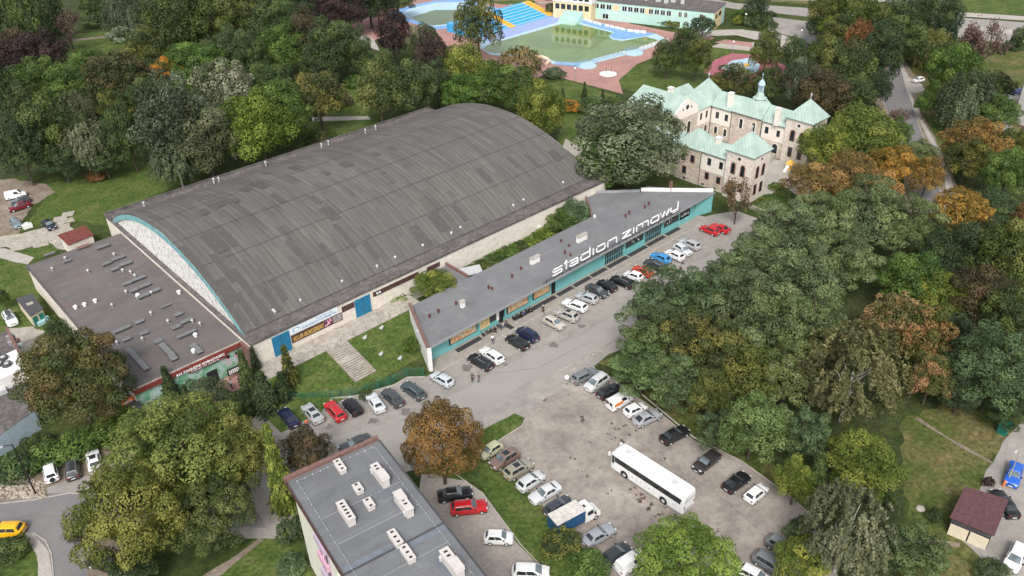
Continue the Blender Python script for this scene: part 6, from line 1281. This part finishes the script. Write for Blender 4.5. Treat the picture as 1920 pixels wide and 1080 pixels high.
for i in range(2): reg('U',blobs(30,6000,.085,rr=(.24,.4),cr=(.45,.8),zmin=-.2,name='foliage'))
TW=[]
for i in range(2):
    m,tips=twigs(20+i); TW.append(m); idx=rs.choice(len(tips),2600); P=tips[idx]+rs.normal(0,.07,(2600,3)); reg('X',leafmesh(P,sph(2600),.055,rs.rand(2600),'crown',1.3,1.))
TWM=[]
def trunkmesh(seed,kind):
    rn=random.Random(seed); m=MB(); m.tube([(0,0,0),(rn.uniform(-.02,.02),rn.uniform(-.02,.02),.45),(0,0,1.)],[.062,.045,.03],8)
    for k in range(6):
        a=k*1.05+rn.random(); z=.45+.09*k; L=rn.uniform(.35,.6); m.tube([(0,0,z),(math.cos(a)*L*.5,math.sin(a)*L*.5,z+.18),(math.cos(a)*L,math.sin(a)*L,z+.42)],[.03,.02,.009],5)
    me=m.build('trunk',M_bark); q=me.data; bpy.data.objects.remove(me); return q
TR=[trunkmesh(i,'B') for i in range(3)]; TRB=TR[0].copy(); TRB.materials.clear(); TRB.materials.append(M_birchbark)
for m in TW: o=m.build('trunk',M_bark,None); q=o.data; off=o.location.copy(); q.transform(Matrix.Translation(off)); bpy.data.objects.remove(o); TWM.append(q)
CO=dict(
 dg=((.040,.064,.022),(.070,.096,.030)), dd=((.030,.050,.022),(.050,.072,.028)), mg=((.050,.094,.020),(.090,.142,.032)), lg=((.074,.120,.018),(.135,.180,.032)), yg=((.085,.118,.022),(.175,.190,.038)),
 og=((.054,.074,.020),(.108,.114,.034)), oy=((.078,.104,.024),(.155,.165,.042)), bg=((.084,.112,.046),(.132,.160,.072)), bd=((.056,.090,.036),(.092,.130,.056)), gg=((.055,.070,.034),(.110,.125,.075)), sv=((.070,.088,.048),(.23,.25,.19)),
 wi=((.080,.096,.046),(.130,.145,.076)), wy=((.11,.12,.03),(.19,.185,.06)), bi=((.095,.102,.046),(.165,.158,.082)), ru=((.085,.045,.020),(.17,.085,.035)), rg=((.044,.068,.022),(.082,.066,.028)), ob=((.14,.095,.030),(.25,.145,.048)), pg=((.085,.125,.042),(.14,.18,.075)), oo=((.15,.11,.022),(.31,.18,.035)), ch=((.125,.080,.026),(.195,.118,.038)),
 pu=((.032,.022,.020),(.058,.034,.028)), br=((.045,.042,.022),(.075,.058,.030)), pk=((.10,.095,.038),(.25,.14,.080)), gp=((.068,.092,.024),(.26,.14,.07)), or_=((.09,.09,.02),(.40,.17,.03)), pb=((.09,.065,.055),(.15,.10,.08)), tn=((.11,.105,.045),(.21,.165,.09)), yd=((.044,.062,.020),(.125,.120,.032)))
KN=dict(B='tree',D='tree',L='tree',R='tree',W='willow_tree',I='birch_tree',S='spruce_tree',P='columnar_tree',U='bush',X='bare_tree')
CATS=dict(B='tree',D='tree',L='tree',R='tree',W='tree',I='tree',S='tree',P='tree',U='bush',X='tree')
cnt=0
def tree(px,py,w_,h_,kind,col,label,group=None,zb=0,var=None):
    global cnt; cnt+=1; rn=random.Random(cnt*77+int(px)*13+int(py)); cz=5.
    big=group in (GT,GU) or (group==GR and px>1430 and py<760)
    for _ in range(12):
        X,Y=G(px,py,cz+zb); s=pxm(X,Y,cz+zb); r=w_/2/s*(1.06 if big else 1.0); hd=math.hypot(X,Y); th=math.atan2(CAMH-cz-zb,hd); hv=h_/2/s*(1.16 if big else 1.05)
        b=math.sqrt(max(hv*hv-(r*math.sin(th))**2,(.45*r)**2))/math.cos(th)
        if kind=='S': b=max(b,r*1.2); b=min(b,r*3.2)
        elif kind=='P': b=min(b,r*4)
        elif kind=='U': b=min(max(b,r*.5),r*1.5)
        else: b=min(max(b,r*.72),r*1.45)
        clear={'U':.0,'S':.3,'P':.5,'W':.4}.get(kind,min(3.2,.35*r+.3)); tgt=b*(.55 if kind=='U' else .93)+clear
        cz=cz*.4+tgt*.6
    e=empty(KN[kind],(X,Y,zb),0,label=label,cat=CATS[kind],group=group)
    lst=PR[kind]; i=rn.randrange(len(lst)); cr=bpy.data.objects.new('foliage' if kind=='U' else 'crown',lst[i]); C.objects.link(cr); cr.parent=e; cr.location=(0,0,cz); f_=1.10 if kind not in 'SX' else 1.05
    cr.scale=(r*f_,r*f_*rn.uniform(.94,1.06),b*1.05); cr.rotation_euler=(0,0,rn.uniform(0,6.28))
    c1,c2=CO[col]; v=rn.uniform(.86,1.16); hr,hb=rn.uniform(.92,1.08),rn.uniform(.85,1.1); c1=(c1[0]*hr,c1[1],c1[2]*hb); c2=(c2[0]*hr,c2[1],c2[2]*hb); cr.color=(c1[0]*v,c1[1]*v,c1[2]*v,1); cr['col2']=[c2[0]*v,c2[1]*v,c2[2]*v]
    if kind=='X': t=bpy.data.objects.new('trunk',TWM[i]); t.location=(0,0,cz); t.scale=cr.scale; t.rotation_euler=cr.rotation_euler
    else:
        t=bpy.data.objects.new('stem' if kind=='U' else 'trunk',TRB if kind=='I' else TR[rn.randrange(3)]); t.scale=(r*(.9 if kind not in 'SPU' else .5),)*2+((cz+b*.35)*(.72 if kind=='I' else 1),)
        t.rotation_euler=(0,0,rn.uniform(0,6.28))
    C.objects.link(t); t.parent=e
    return e
GT='trees of the dense wood at the upper left'; GR='blue green trees of the wood right of the car park'; GU='trees between the castle and the far street'; GH='bushes in the strip between the hall and the turquoise building'
T=[
# upper left corner
(14,40,46,120,'P','dg','dark slender tree in the very top left corner',GT),(52,48,52,120,'P','dg','dark upright tree just right of the top left corner',GT),(92,30,50,90,'P','dd','dark upright tree between the corner trees and the thin brown one',GT),
(125,52,52,120,'X','pb','thin half bare brown tree above the upper left meadow',GT),(180,38,62,30,'U','dg','wide dark shrub left of the far weeping willow',GT),(233,24,68,62,'W','gg','grey green weeping willow at the top left behind the meadow',GT),(175,10,50,30,'B','dg','small dark tree at the top edge left of the far willow',GT),
(240,63,62,16,'U','sv','flat pale spreading shrub at the meadow edge below the far willow',GT),(30,95,80,62,'B','br','brownish topped tree at the left edge above the purple one',GT),(18,112,90,64,'R','pu','dark purple red tree at the left edge',GT),(78,98,82,66,'B','pu','almost black purple tree beside the upper left meadow',GT),
(282,92,88,66,'B','yd','dark green tree with yellow tips right of the upper left meadow',GT),(222,148,112,88,'R','rg','large rust red topped round tree in the middle of the left wood',GT),(313,142,50,52,'B','or_','small tree with orange and yellow leaves right of the rust red tree',GT),(165,122,70,46,'B','mg','mid green tree behind the rust red one, beside the meadow',GT),
(70,150,96,64,'B','mg','bright mid green crown below the purple trees at left',GT),(132,160,84,66,'B','mg','mid green crown left of the rust red tree',GT),(8,180,44,140,'P','dd','very dark tall tree at the left edge',GT),(40,205,70,80,'B','dg','dark tree at left between the tall edge tree and the grey green pine',GT),
(142,212,66,84,'I','gg','grey green feathery tree in the left wood',GT),(96,250,96,110,'B','dg','deep green tree over the left yard',GT),(38,280,80,110,'B','dd','very dark tree above the white van yard',GT),(165,270,84,90,'I','gg','pale grey green drooping tree at the lower edge of the left wood',GT),
(215,210,60,66,'B','yd','tree with yellow green top under the rust red tree',GT),(236,258,76,100,'B','dg','dark glossy tree at the wood edge left of the grey poplar',GT),(196,300,60,50,'B','dd','low dark tree at the bottom of the left wood above the red shrub',GT),(120,305,70,50,'B','dd','low dark tree above the dirt yard',GT),
(275,190,70,70,'B','dg','dark crown between the rust red tree and the grey poplar',GT),(325,235,130,150,'B','gg','large grey green tree left of the bright green one',GT),(420,175,110,110,'R','sv','silver leaved tree with whitish top left of the hall roof',GT),(385,265,110,110,'B','gg','dull grey green tree beside the hall roof edge',GT),(330,300,80,76,'I','gg','lower grey green tree at the wood edge near the hall corner',GT),
(440,230,70,80,'B','gg','grey green tree behind the bright green one',GT),
(330,45,100,120,'B','dg','tall dark tree at the top of the left wood',GT),(300,20,70,60,'B','dg','dark tree at the top edge right of the far willow',GT),(395,42,100,96,'B','og','olive topped tree at the top of the left wood',GT),(450,30,90,80,'B','og','olive tree at the top edge in the middle of the wood',GT),
(350,118,80,60,'B','mg','small mid green tree above the silver leaved tree',GT),(395,125,80,60,'B','mg','mid green tree right above the silver leaved tree',GT),(440,100,80,80,'B','dg','dark tree above right of the silver leaved tree',GT),(350,165,70,56,'B','mg','mid green tree right of the orange tipped tree',GT),
(486,245,104,122,'B','lg','bright yellow green tree beside the hall roof',GT),(530,215,92,104,'B','mg','mid green tree right of the bright yellow green one',GT),(505,165,80,76,'B','dg','dark tree behind the bright yellow green one',GT),(475,120,60,70,'B','dg','dark crown in the wood centre',GT),
(515,45,86,80,'B','dg','dark green tree left of the brownish group at the top',GT),(530,95,86,76,'B','mg','green tree left of the brownish group',GT),(575,75,76,90,'B','br','brownish green tree in the group above the small lawn',GT),(622,92,90,92,'B','dg','dark tree with the red patch beside it in the brownish group',GT),(640,84,44,44,'R','ru','small red leaved tree in the brownish group',GT),(668,102,56,76,'B','dg','dark tree at the right end of the brownish group',GT),(600,120,70,60,'B','dd','dark low crown under the brownish group',GT),
(560,22,90,56,'B','dd','dark tree at the top edge left of the purple ones',GT),(610,25,80,56,'B','pu','dark purple tree at the top edge',GT),(655,22,70,56,'B','pu','dark purple brown tree at the top edge left of the small bright tree',GT),(500,5,80,40,'B','dg','dark tree cut by the top edge above the wood centre',GT),(690,5,90,26,'B','dd','dark hedge like tree at the top edge above the small bright tree',GT),(745,3,60,24,'B','dg','dark tree at the top edge left of the left pool',GT),
(707,17,44,44,'B','yg','small bright yellow green tree by the pool paving',GT),(598,186,92,84,'B','yd','olive topped round tree by the park path behind the hall',GT),(665,155,34,26,'U','mg','light green round bush beside the small lawn',GT),
(738,68,62,92,'B','pu','dark purple tree left of the pools',GT),(712,172,84,104,'B','og','brownish olive tree behind the far left corner of the hall roof',GT),(772,170,84,92,'B','dg','dark green tree behind the hall roof left of the arch top',GT),(795,85,60,64,'B','gg','grey green tree right of the purple one by the pools',GT),(815,118,72,80,'B','pu','dark purple brown tree above the hall roof',GT),(818,160,60,76,'B','dd','dark tree in the gap behind the hall roof',GT),
(870,135,84,84,'B','yg','yellowish green tree behind the top of the hall roof',GT),(862,175,70,60,'B','mg','green tree low behind the top of the hall roof',GT),(895,50,78,104,'B','yd','large dark tree with yellow flecks standing before the blue seating',None),(900,172,70,60,'B','mg','small green tree directly behind the hall roof ridge',GT),
(975,116,76,66,'I','tn','tan green round willow beside the green pool',None),(950,168,104,80,'B','mg','wide mid green tree behind the hall roof right of the ridge',None),(1014,212,86,104,'B','yg','bright yellowish green tree at the right shoulder of the hall roof',None),(918,140,50,50,'B','mg','green tree below the big dark tree by the seating',None),
(600,262,58,24,'U','rg','reddish brown shrub beside the back edge of the hall roof',None),(180,332,30,22,'U','ru','small dull red shrub on the left meadow',None),(650,190,24,60,'U','tn','dry tan shrub on the small lawn behind the hall',None),
# castle surroundings
(1178,272,190,150,'B','wi','huge grey green willow in front of the castle',None),(1215,240,110,100,'W','wi','right hand drooping part tree of the grey green willows before the castle',None),(1150,300,130,100,'B','mg','darker green tree under the huge willow at the end of the hall',None),
(1096,172,18,34,'S','dd','dark spruce on the lawn above the huge willow',None),(1055,178,14,24,'S','dd','small dark spruce left of the orange bushes',None),(1130,182,16,24,'S','dd','small dark spruce right of the orange bushes',None),(1071,200,44,24,'U','or_','orange bush on the lawn behind the hall',None),(1112,200,60,28,'U','bd','dark blue green bushes right of the orange bush',None),(1160,196,50,20,'U','dg','dark bush by the fence left of the castle church',None),(1190,182,10,22,'S','dd','tiny dark conifer beside the castle church roof',None),
(1252,108,54,60,'B','dg','dark round tree on the lawn beyond the castle, left of three',None),(1283,84,48,70,'B','dg','dark tree on the lawn beyond the castle, middle of three',None),(1308,108,54,84,'B','og','olive tree on the lawn beyond the castle, right of three',None),(1318,50,46,34,'B','dd','dark spreading pine at the end of the pool building',None),(1376,155,84,62,'B','yd','olive green round tree directly behind the castle roof',None),
(1437,100,58,104,'B','og','tall olive tree by the pink play surface',None),(1487,104,46,70,'B','dg','dark tree right of the tall olive one',None),(1440,160,60,60,'B','dg','dark tree behind the castle cupola',None),
(1383,41,20,20,'U','yg','yellow green round shrub at the end of the pool building',None),(1404,42,24,24,'U','bd','dark round shrub beside the yellow green one',None),(1425,44,26,30,'U','dg','dark clipped shrub in the middle of the shrub row',None),(1441,42,20,22,'U','dg','dark round shrub at the right of the shrub row',None),(1451,48,16,14,'U','dg','low dark shrub at the corner of the yard',None),(1418,14,42,46,'B','dd','dark conifer behind the shrub row by the pool building',None),(1395,28,40,18,'U','mg','green hedge behind the shrub row',None),(1444,27,22,10,'U','dd','short dark hedge beside the far street, left one',None),(1531,37,14,9,'U','dd','short dark hedge beside the far street, right one',None),
(1537,52,44,34,'B','dd','dark evergreens beside the yard',GU),(1570,55,60,30,'B','lg','low bright green tree under the far street trees',GU),
(1555,20,70,70,'B','og','feathery olive tree near the far street',GU),(1605,28,80,70,'B','og','olive green tree beside the far street',GU),(1640,45,66,60,'B','og','yellowish olive tree above the rust coloured one',GU),(1575,62,70,56,'B','yd','olive tree above the pavilion',GU),
(1613,86,62,92,'R','ru','rust brown tree in the group left of the far road',GU),(1648,108,76,112,'B','dd','dark green tree overhanging the far road',GU),(1600,138,84,92,'B','dg','dark olive tree below the rust brown one',GU),(1550,128,80,90,'B','og','brownish olive tree below the pavilion',GU),(1500,160,72,80,'B','gg','grey green tree behind the castle tower',GU),(1545,180,90,80,'B','br','dull brown tree right of the castle tower top',GU),(1590,185,84,70,'B','dg','dark tree right of the castle tower',GU),(1640,165,60,60,'B','dd','dark tree at the edge of the far road',GU),(1585,105,50,50,'B','dg','dark crown between the pavilion and the rust brown tree',GU),
(1690,35,80,60,'B','dg','dark tree on the verge of the far street',GU),(1690,72,96,60,'B','dg','wide dark green tree left of the yellow willow',GU),(1765,35,62,80,'B','dd','very dark tall tree beside the far street',GU),(1735,20,50,50,'B','dg','dark tree between the verge tree and the very dark tall one',GU),(1770,60,50,50,'B','dd','dark lower tree under the very dark tall one',GU),
(1746,85,72,64,'W','wy','yellow green weeping willow near the far road',GU),(1850,75,84,96,'X','pb','leafless purplish tree beside the far street at right',GU),(1815,72,40,60,'X','pb','thin brown tree left of the leafless purplish one',GU),(1790,140,86,86,'B','mg','dark green tree right of the white car by the far road',GU),(1762,112,40,70,'B','dg','narrow dark tree right of the yellow willow',GU),(1818,185,96,110,'W','gg','large dull green weeping tree at the upper right',GU),(1862,165,60,50,'B','dg','dark tree beside the yellow van',GU),(1868,215,70,60,'B','mg','green tree below the yellow van',GU),(1735,195,34,40,'B','mg','small green tree on the verge of the far road',GU),
(1904,86,28,24,'U','dd','dark round bush at the right below the far street',GU),(1884,88,12,22,'S','dd','thin conifer beside the dark round bush',GU),(1915,70,30,30,'B','dg','dark tree at the right edge by the far street',GU),(1873,142,12,14,'U','ru','tiny dark red shrub on the dry lawn',GU),
# castle front & right
(1622,252,130,92,'B','yg','bright green tree right of the castle tower',None),(1550,278,96,84,'B','yg','green tree covering the foot of the right castle tower',None),(1682,225,60,60,'X','pb','thin purplish tree at the edge of the far road',None),(1722,286,60,40,'B','bg','pale blue green tree over the far road',None),(1680,255,50,60,'B','mg','mid green tree beside the far road',None),
(1530,345,104,72,'B','ob','orange brown chestnut right of the castle garden',None),(1600,322,96,70,'B','ob','orange brown chestnut in the middle of the autumn row',None),(1682,312,92,70,'B','oo','orange yellow chestnut of the autumn row',None),(1738,332,56,70,'B','ob','rust orange chestnut at the end of the autumn row',None),(1640,355,90,60,'B','ob','rust chestnut behind the blue green trees',None),
(1803,400,110,90,'R','oo','orange yellow thin leaved tree right of the autumn row',None),(1828,268,112,66,'B','ob','orange topped tree at the right above the far road end',None),(1815,300,80,70,'B','yd','green tree below the orange topped one at right',None),(1890,330,80,90,'B','mg','deep green tree at the right edge',None),(1900,272,60,60,'B','og','brownish green tree at the right edge below the tower block',None),(1870,395,90,60,'B','dg','dark tree at the right edge below the deep green one',None),(1915,420,50,70,'B','ru','rusty tree cut by the right edge',None),
(1385,365,72,96,'X','pk','sparse orange leaved tree in front of the castle tower',None),
# blue green wood
(1470,440,130,110,'L','bg','blue green tree at the end of the castle lane',GR),(1545,420,110,110,'L','bg','blue green tree below the orange brown chestnut',GR),(1625,400,130,110,'L','bg','blue green tree in the middle of the upper wood row',GR),(1700,420,100,100,'L','bg','blue green tree left of the orange yellow thin leaved tree',GR),(1420,490,110,110,'L','bg','blue green tree over the right end of the car row',GR),
(1366,515,100,90,'L','bd','blue green crown beside the person in black at the tree edge',GR),(1255,560,140,110,'L','bd','blue green crown projecting over the road',GR),(1310,560,110,110,'L','bd','deep blue green crown behind the one over the road',GR),(1390,560,120,120,'L','bg','blue green crown in the left part of the wood',GR),(1500,530,140,130,'L','bg','large blue green crown in the centre of the wood',GR),(1580,490,110,110,'L','bg','blue green crown right of the centre of the wood',GR),(1450,620,130,130,'L','bg','blue green crown with tan tips left of centre',GR),(1530,620,110,130,'L','bg','blue green crown left of the tall birch',GR),
(1215,625,110,110,'L','bd','blue green crown above the grey estate car',GR),(1290,640,110,110,'B','yd','olive green crown inside the wood',GR),(1355,660,110,110,'B','yd','dull olive crown inside the wood',GR),(1205,690,120,90,'L','bd','blue green crown right above the row of cars under the trees',GR),(1262,715,110,100,'L','bd','blue green crown over the silver grey liftback',GR),(1330,740,80,90,'B','og','olive brown crown above the pale green round tree',GR),(1410,700,110,100,'B','og','olive crown between the wood centre and the pale green tree',GR),(1480,700,100,110,'L','bg','blue green crown left of the birch foot',GR),
(1415,800,124,116,'B','pg','pale green round tree at the edge of the car park',GR),(1340,808,58,70,'L','bd','small dark blue green tree at the edge of the car park',GR),(1512,815,84,100,'L','bd','dark blue green young tree under the birch',GR),(1535,885,60,80,'S','dg','dark narrow conifer right of the yellow green shrub',GR),(1490,902,74,80,'B','yg','yellow green shrub like tree at the car park edge',GR),
(1712,525,110,90,'B','mg','light green tree in the right wood',GR),(1770,560,90,80,'B','yg','yellow tipped green tree right of the light green one',GR),(1676,605,110,100,'R','pk','pinkish orange autumn tree in the right wood',GR),(1735,630,100,100,'B','gp','tree half orange half green in the right wood',GR),(1745,710,80,80,'B','gp','lower tree with salmon orange branches in the right wood',GR),(1600,690,160,170,'I','bi','tall drooping birch with pale twigs in the right wood',GR),
(1830,470,110,100,'B','dd','very dark tree in the right wood',GR),(1770,480,90,80,'B','dd','dark tree above the light green one',GR),(1890,490,110,130,'B','og','dark olive tree with tan tips at the right edge',GR),(1840,560,110,100,'B','br','brownish dark tree in the right wood',GR),(1900,600,100,100,'B','dg','dark green tree at the right edge above the dry lawn',GR),(1865,690,150,130,'L','bd','large dark blue green tree above the dry lawn',GR),(1800,740,70,60,'B','dd','dark low tree above the footpath',GR),(1890,770,80,50,'B','dd','dark bush like tree beside the utility cabinet',GR),(1790,640,70,90,'B','dd','dark gap filling tree right of the half orange one',GR),
(1622,872,130,112,'B','yg','yellow green round tree left of the dry lawn',GR),(1590,985,150,180,'I','bi','large birch with pale trunk near the bottom right',GR),(1718,1035,120,110,'L','bd','blue green tree at the bottom edge left of the garage',GR),(1505,1062,110,56,'B','yg','yellow green tree at the bottom edge over the two dark cars',GR),(1672,942,30,44,'U','dg','dark bush by the footpath',None),(1752,968,26,40,'U','dd','small dark round bush left of the garage',None),(1853,906,20,28,'U','pu','small dark purple shrub behind the garage',None),(1495,1000,50,70,'U','dg','dark shrub beside the two dark cars at the bottom right',None),(1640,1040,70,60,'B','dg','dark tree under the large birch',GR),(1860,1075,60,30,'U','dg','low bush at the bottom edge beside the yard',None),
# bottom middle
(1285,1062,190,118,'D','lg','big bright green tree cut by the bottom edge',None),(1052,1022,70,64,'U','yd','green shrub with yellow sprays below the box truck',None),(1105,1066,70,40,'U','mg','low green shrub at the bottom edge beside the driveway lawn',None),(830,828,132,148,'D','ch','rusty brown chestnut at the street corner in the middle',None),
# bottom left
(330,850,250,200,'D','oy','huge olive yellow maple at bottom left',None),(245,965,190,190,'D','oy','darker lower maple crown leaning over the bottom left street',None),(445,860,120,170,'D','oy','olive green maple right of the huge one',None),(395,965,140,130,'D','og','dark olive maple low crown behind the huge one',None),
(518,880,70,210,'S','yg','tall yellow green larch left of the apartment block',None),(575,850,84,92,'B','br','dark brownish green tree above the apartment block corner',None),(140,712,186,176,'D','rg','large round dark maple with reddish tips beside the annex',None),
(548,1000,50,90,'U','dg','dark shrub beside the apartment block wall',None),(545,1060,50,40,'U','bd','blue green shrub at the bottom edge by the apartment block',None),
(316,722,52,72,'S','dd','dark spruce in front of the annex mural, leftmost',None),(350,745,40,50,'S','dg','smaller spruce right of the leftmost spruce',None),(388,742,84,66,'B','gg','grey green pine in front of the annex mural',None),(460,700,50,86,'S','dg','dark spruce right of the red paving',None),(440,760,60,50,'B','dd','dark low pine below the red paving',None),(495,735,70,80,'S','dd','broad dark spruce beside the grass bank',None),(540,690,50,84,'S','yd','spruce with yellowish top at the end of the concrete terrace',None),(478,680,34,60,'S','dd','slim spruce before the cream hall wall',None),(530,725,56,60,'S','dd','dark spruce at the left end of the green fence',None),
(686,742,26,22,'U','dg','small dark bush at the green mesh fence',None),
(30,880,80,60,'U','dg','leafy creeper mound left of the street lamp',None),(95,855,80,56,'U','mg','leafy creeper mound above the three parked cars',None),(150,835,80,50,'U','mg','leafy creeper mound at the left of the round dark maple foot',None),(215,805,80,60,'U','mg','light green shrub below the round dark maple',None),(70,835,60,40,'U','dg','dark shrub below the light blue wall',None),(235,790,50,50,'U','yg','yellow green shrub beside the annex corner canopy',None),
(155,1000,60,110,'X','br','bare dark tree beside the black saloon at bottom left',None),(20,1032,64,40,'U','dg','clipped dark shrub beside the yellow car',None),(105,618,34,60,'U','dg','ivy bush against the annex wall beside the hut',None),(5,560,24,70,'B','dg','dark tree cut by the left edge beside the lawn',None),(250,1075,80,60,'B','dg','dark low crown under the maples at the bottom edge',None),
# hall side
(774,520,24,50,'P','dg','ivy column at the hall wall left of the round yellow bush',None),(815,534,74,52,'B','yg','round yellow green bush at the link roof',None),(800,508,26,26,'U','dg','dark ivy beside the ivy column',None),(700,590,26,14,'U','mg','green weeds at the end of the concrete terrace',None),(745,570,60,26,'U','lg','bright green weeds on the bank below the hall wall',None),(770,650,30,60,'U','mg','green creeper beside the white end wall',None),(920,440,18,44,'P','og','ivy clad pillar on the hall wall',None),
(860,520,40,20,'U','mg','low green bush where the strip meets the pale canopy',GH),(898,505,50,26,'U','og','olive bush in the near part of the strip',GH),(935,485,60,34,'U','mg','wide green bush in the near half of the strip',GH),(972,470,56,34,'U','dg','dark bush in the middle of the strip by the turquoise roof',GH),(1060,415,60,44,'B','mg','leafy green bush left of the blue green pine',GH),(1005,452,50,30,'U','mg','green bush under the dark one at the hall wall',GH),(880,508,50,24,'U','mg','low green bush at the near end of the strip behind the turquoise roof',GH),(915,490,56,28,'U','dg','dark bush in the near part of the strip behind the turquoise roof',GH),(955,474,60,34,'U','mg','green bush in the strip right of the ivy pillar',GH),(985,456,50,30,'U','yg','yellow green bush in the middle of the strip',GH),(1015,448,60,40,'U','lg','bright green bush in the middle of the strip',GH),(1000,425,40,34,'U','dg','dark bush against the hall wall in the strip',GH),(1045,428,60,44,'U','mg','green bush before the pine at the far end of the strip',GH),(1025,398,20,50,'S','dg','narrow spruce standing against the hall wall',GH),(1078,402,64,50,'B','bd','blue green pine at the far end of the strip',GH),(1095,415,40,30,'U','dg','dark bush at the red brown parapet',GH),(940,462,40,24,'U','yg','yellow green bush under the ivy pillar',GH),(1060,385,40,26,'U','dg','dark bush between the pine and the hall wall',GH),
(1455,350,26,14,'U','lg','small bright bush in the castle garden',None),(1447,372,30,14,'U','mg','garden bush behind the low stone wall',None),(1430,378,24,12,'U','yg','yellow flowering bush in the castle garden',None),(1040,127+12,40,10,'U','bd','low dark planting at the pool paving edge',None),(1032,18,18,26,'U','dg','round dark tree at the end of the blue seating',None),
]
for a in T:
    tree(*a[:7],group=a[7])
# hedge by the pool building
for k in range(12):
    px=1164+k*9.3; py=25+k*2.0; X,Y=G(px,py,1); c=bpy.data.objects.new('hedge_clump',PR['U'][k%2]); C.objects.link(c); c.parent=hd; c.location=Vector((X,Y,.9))-hd.location; c.scale=(1.6,1.6,1.5)
    c1,c2=CO['yg' if k%3 else 'dg']; c.color=(*c1,1); c['col2']=list(c2)
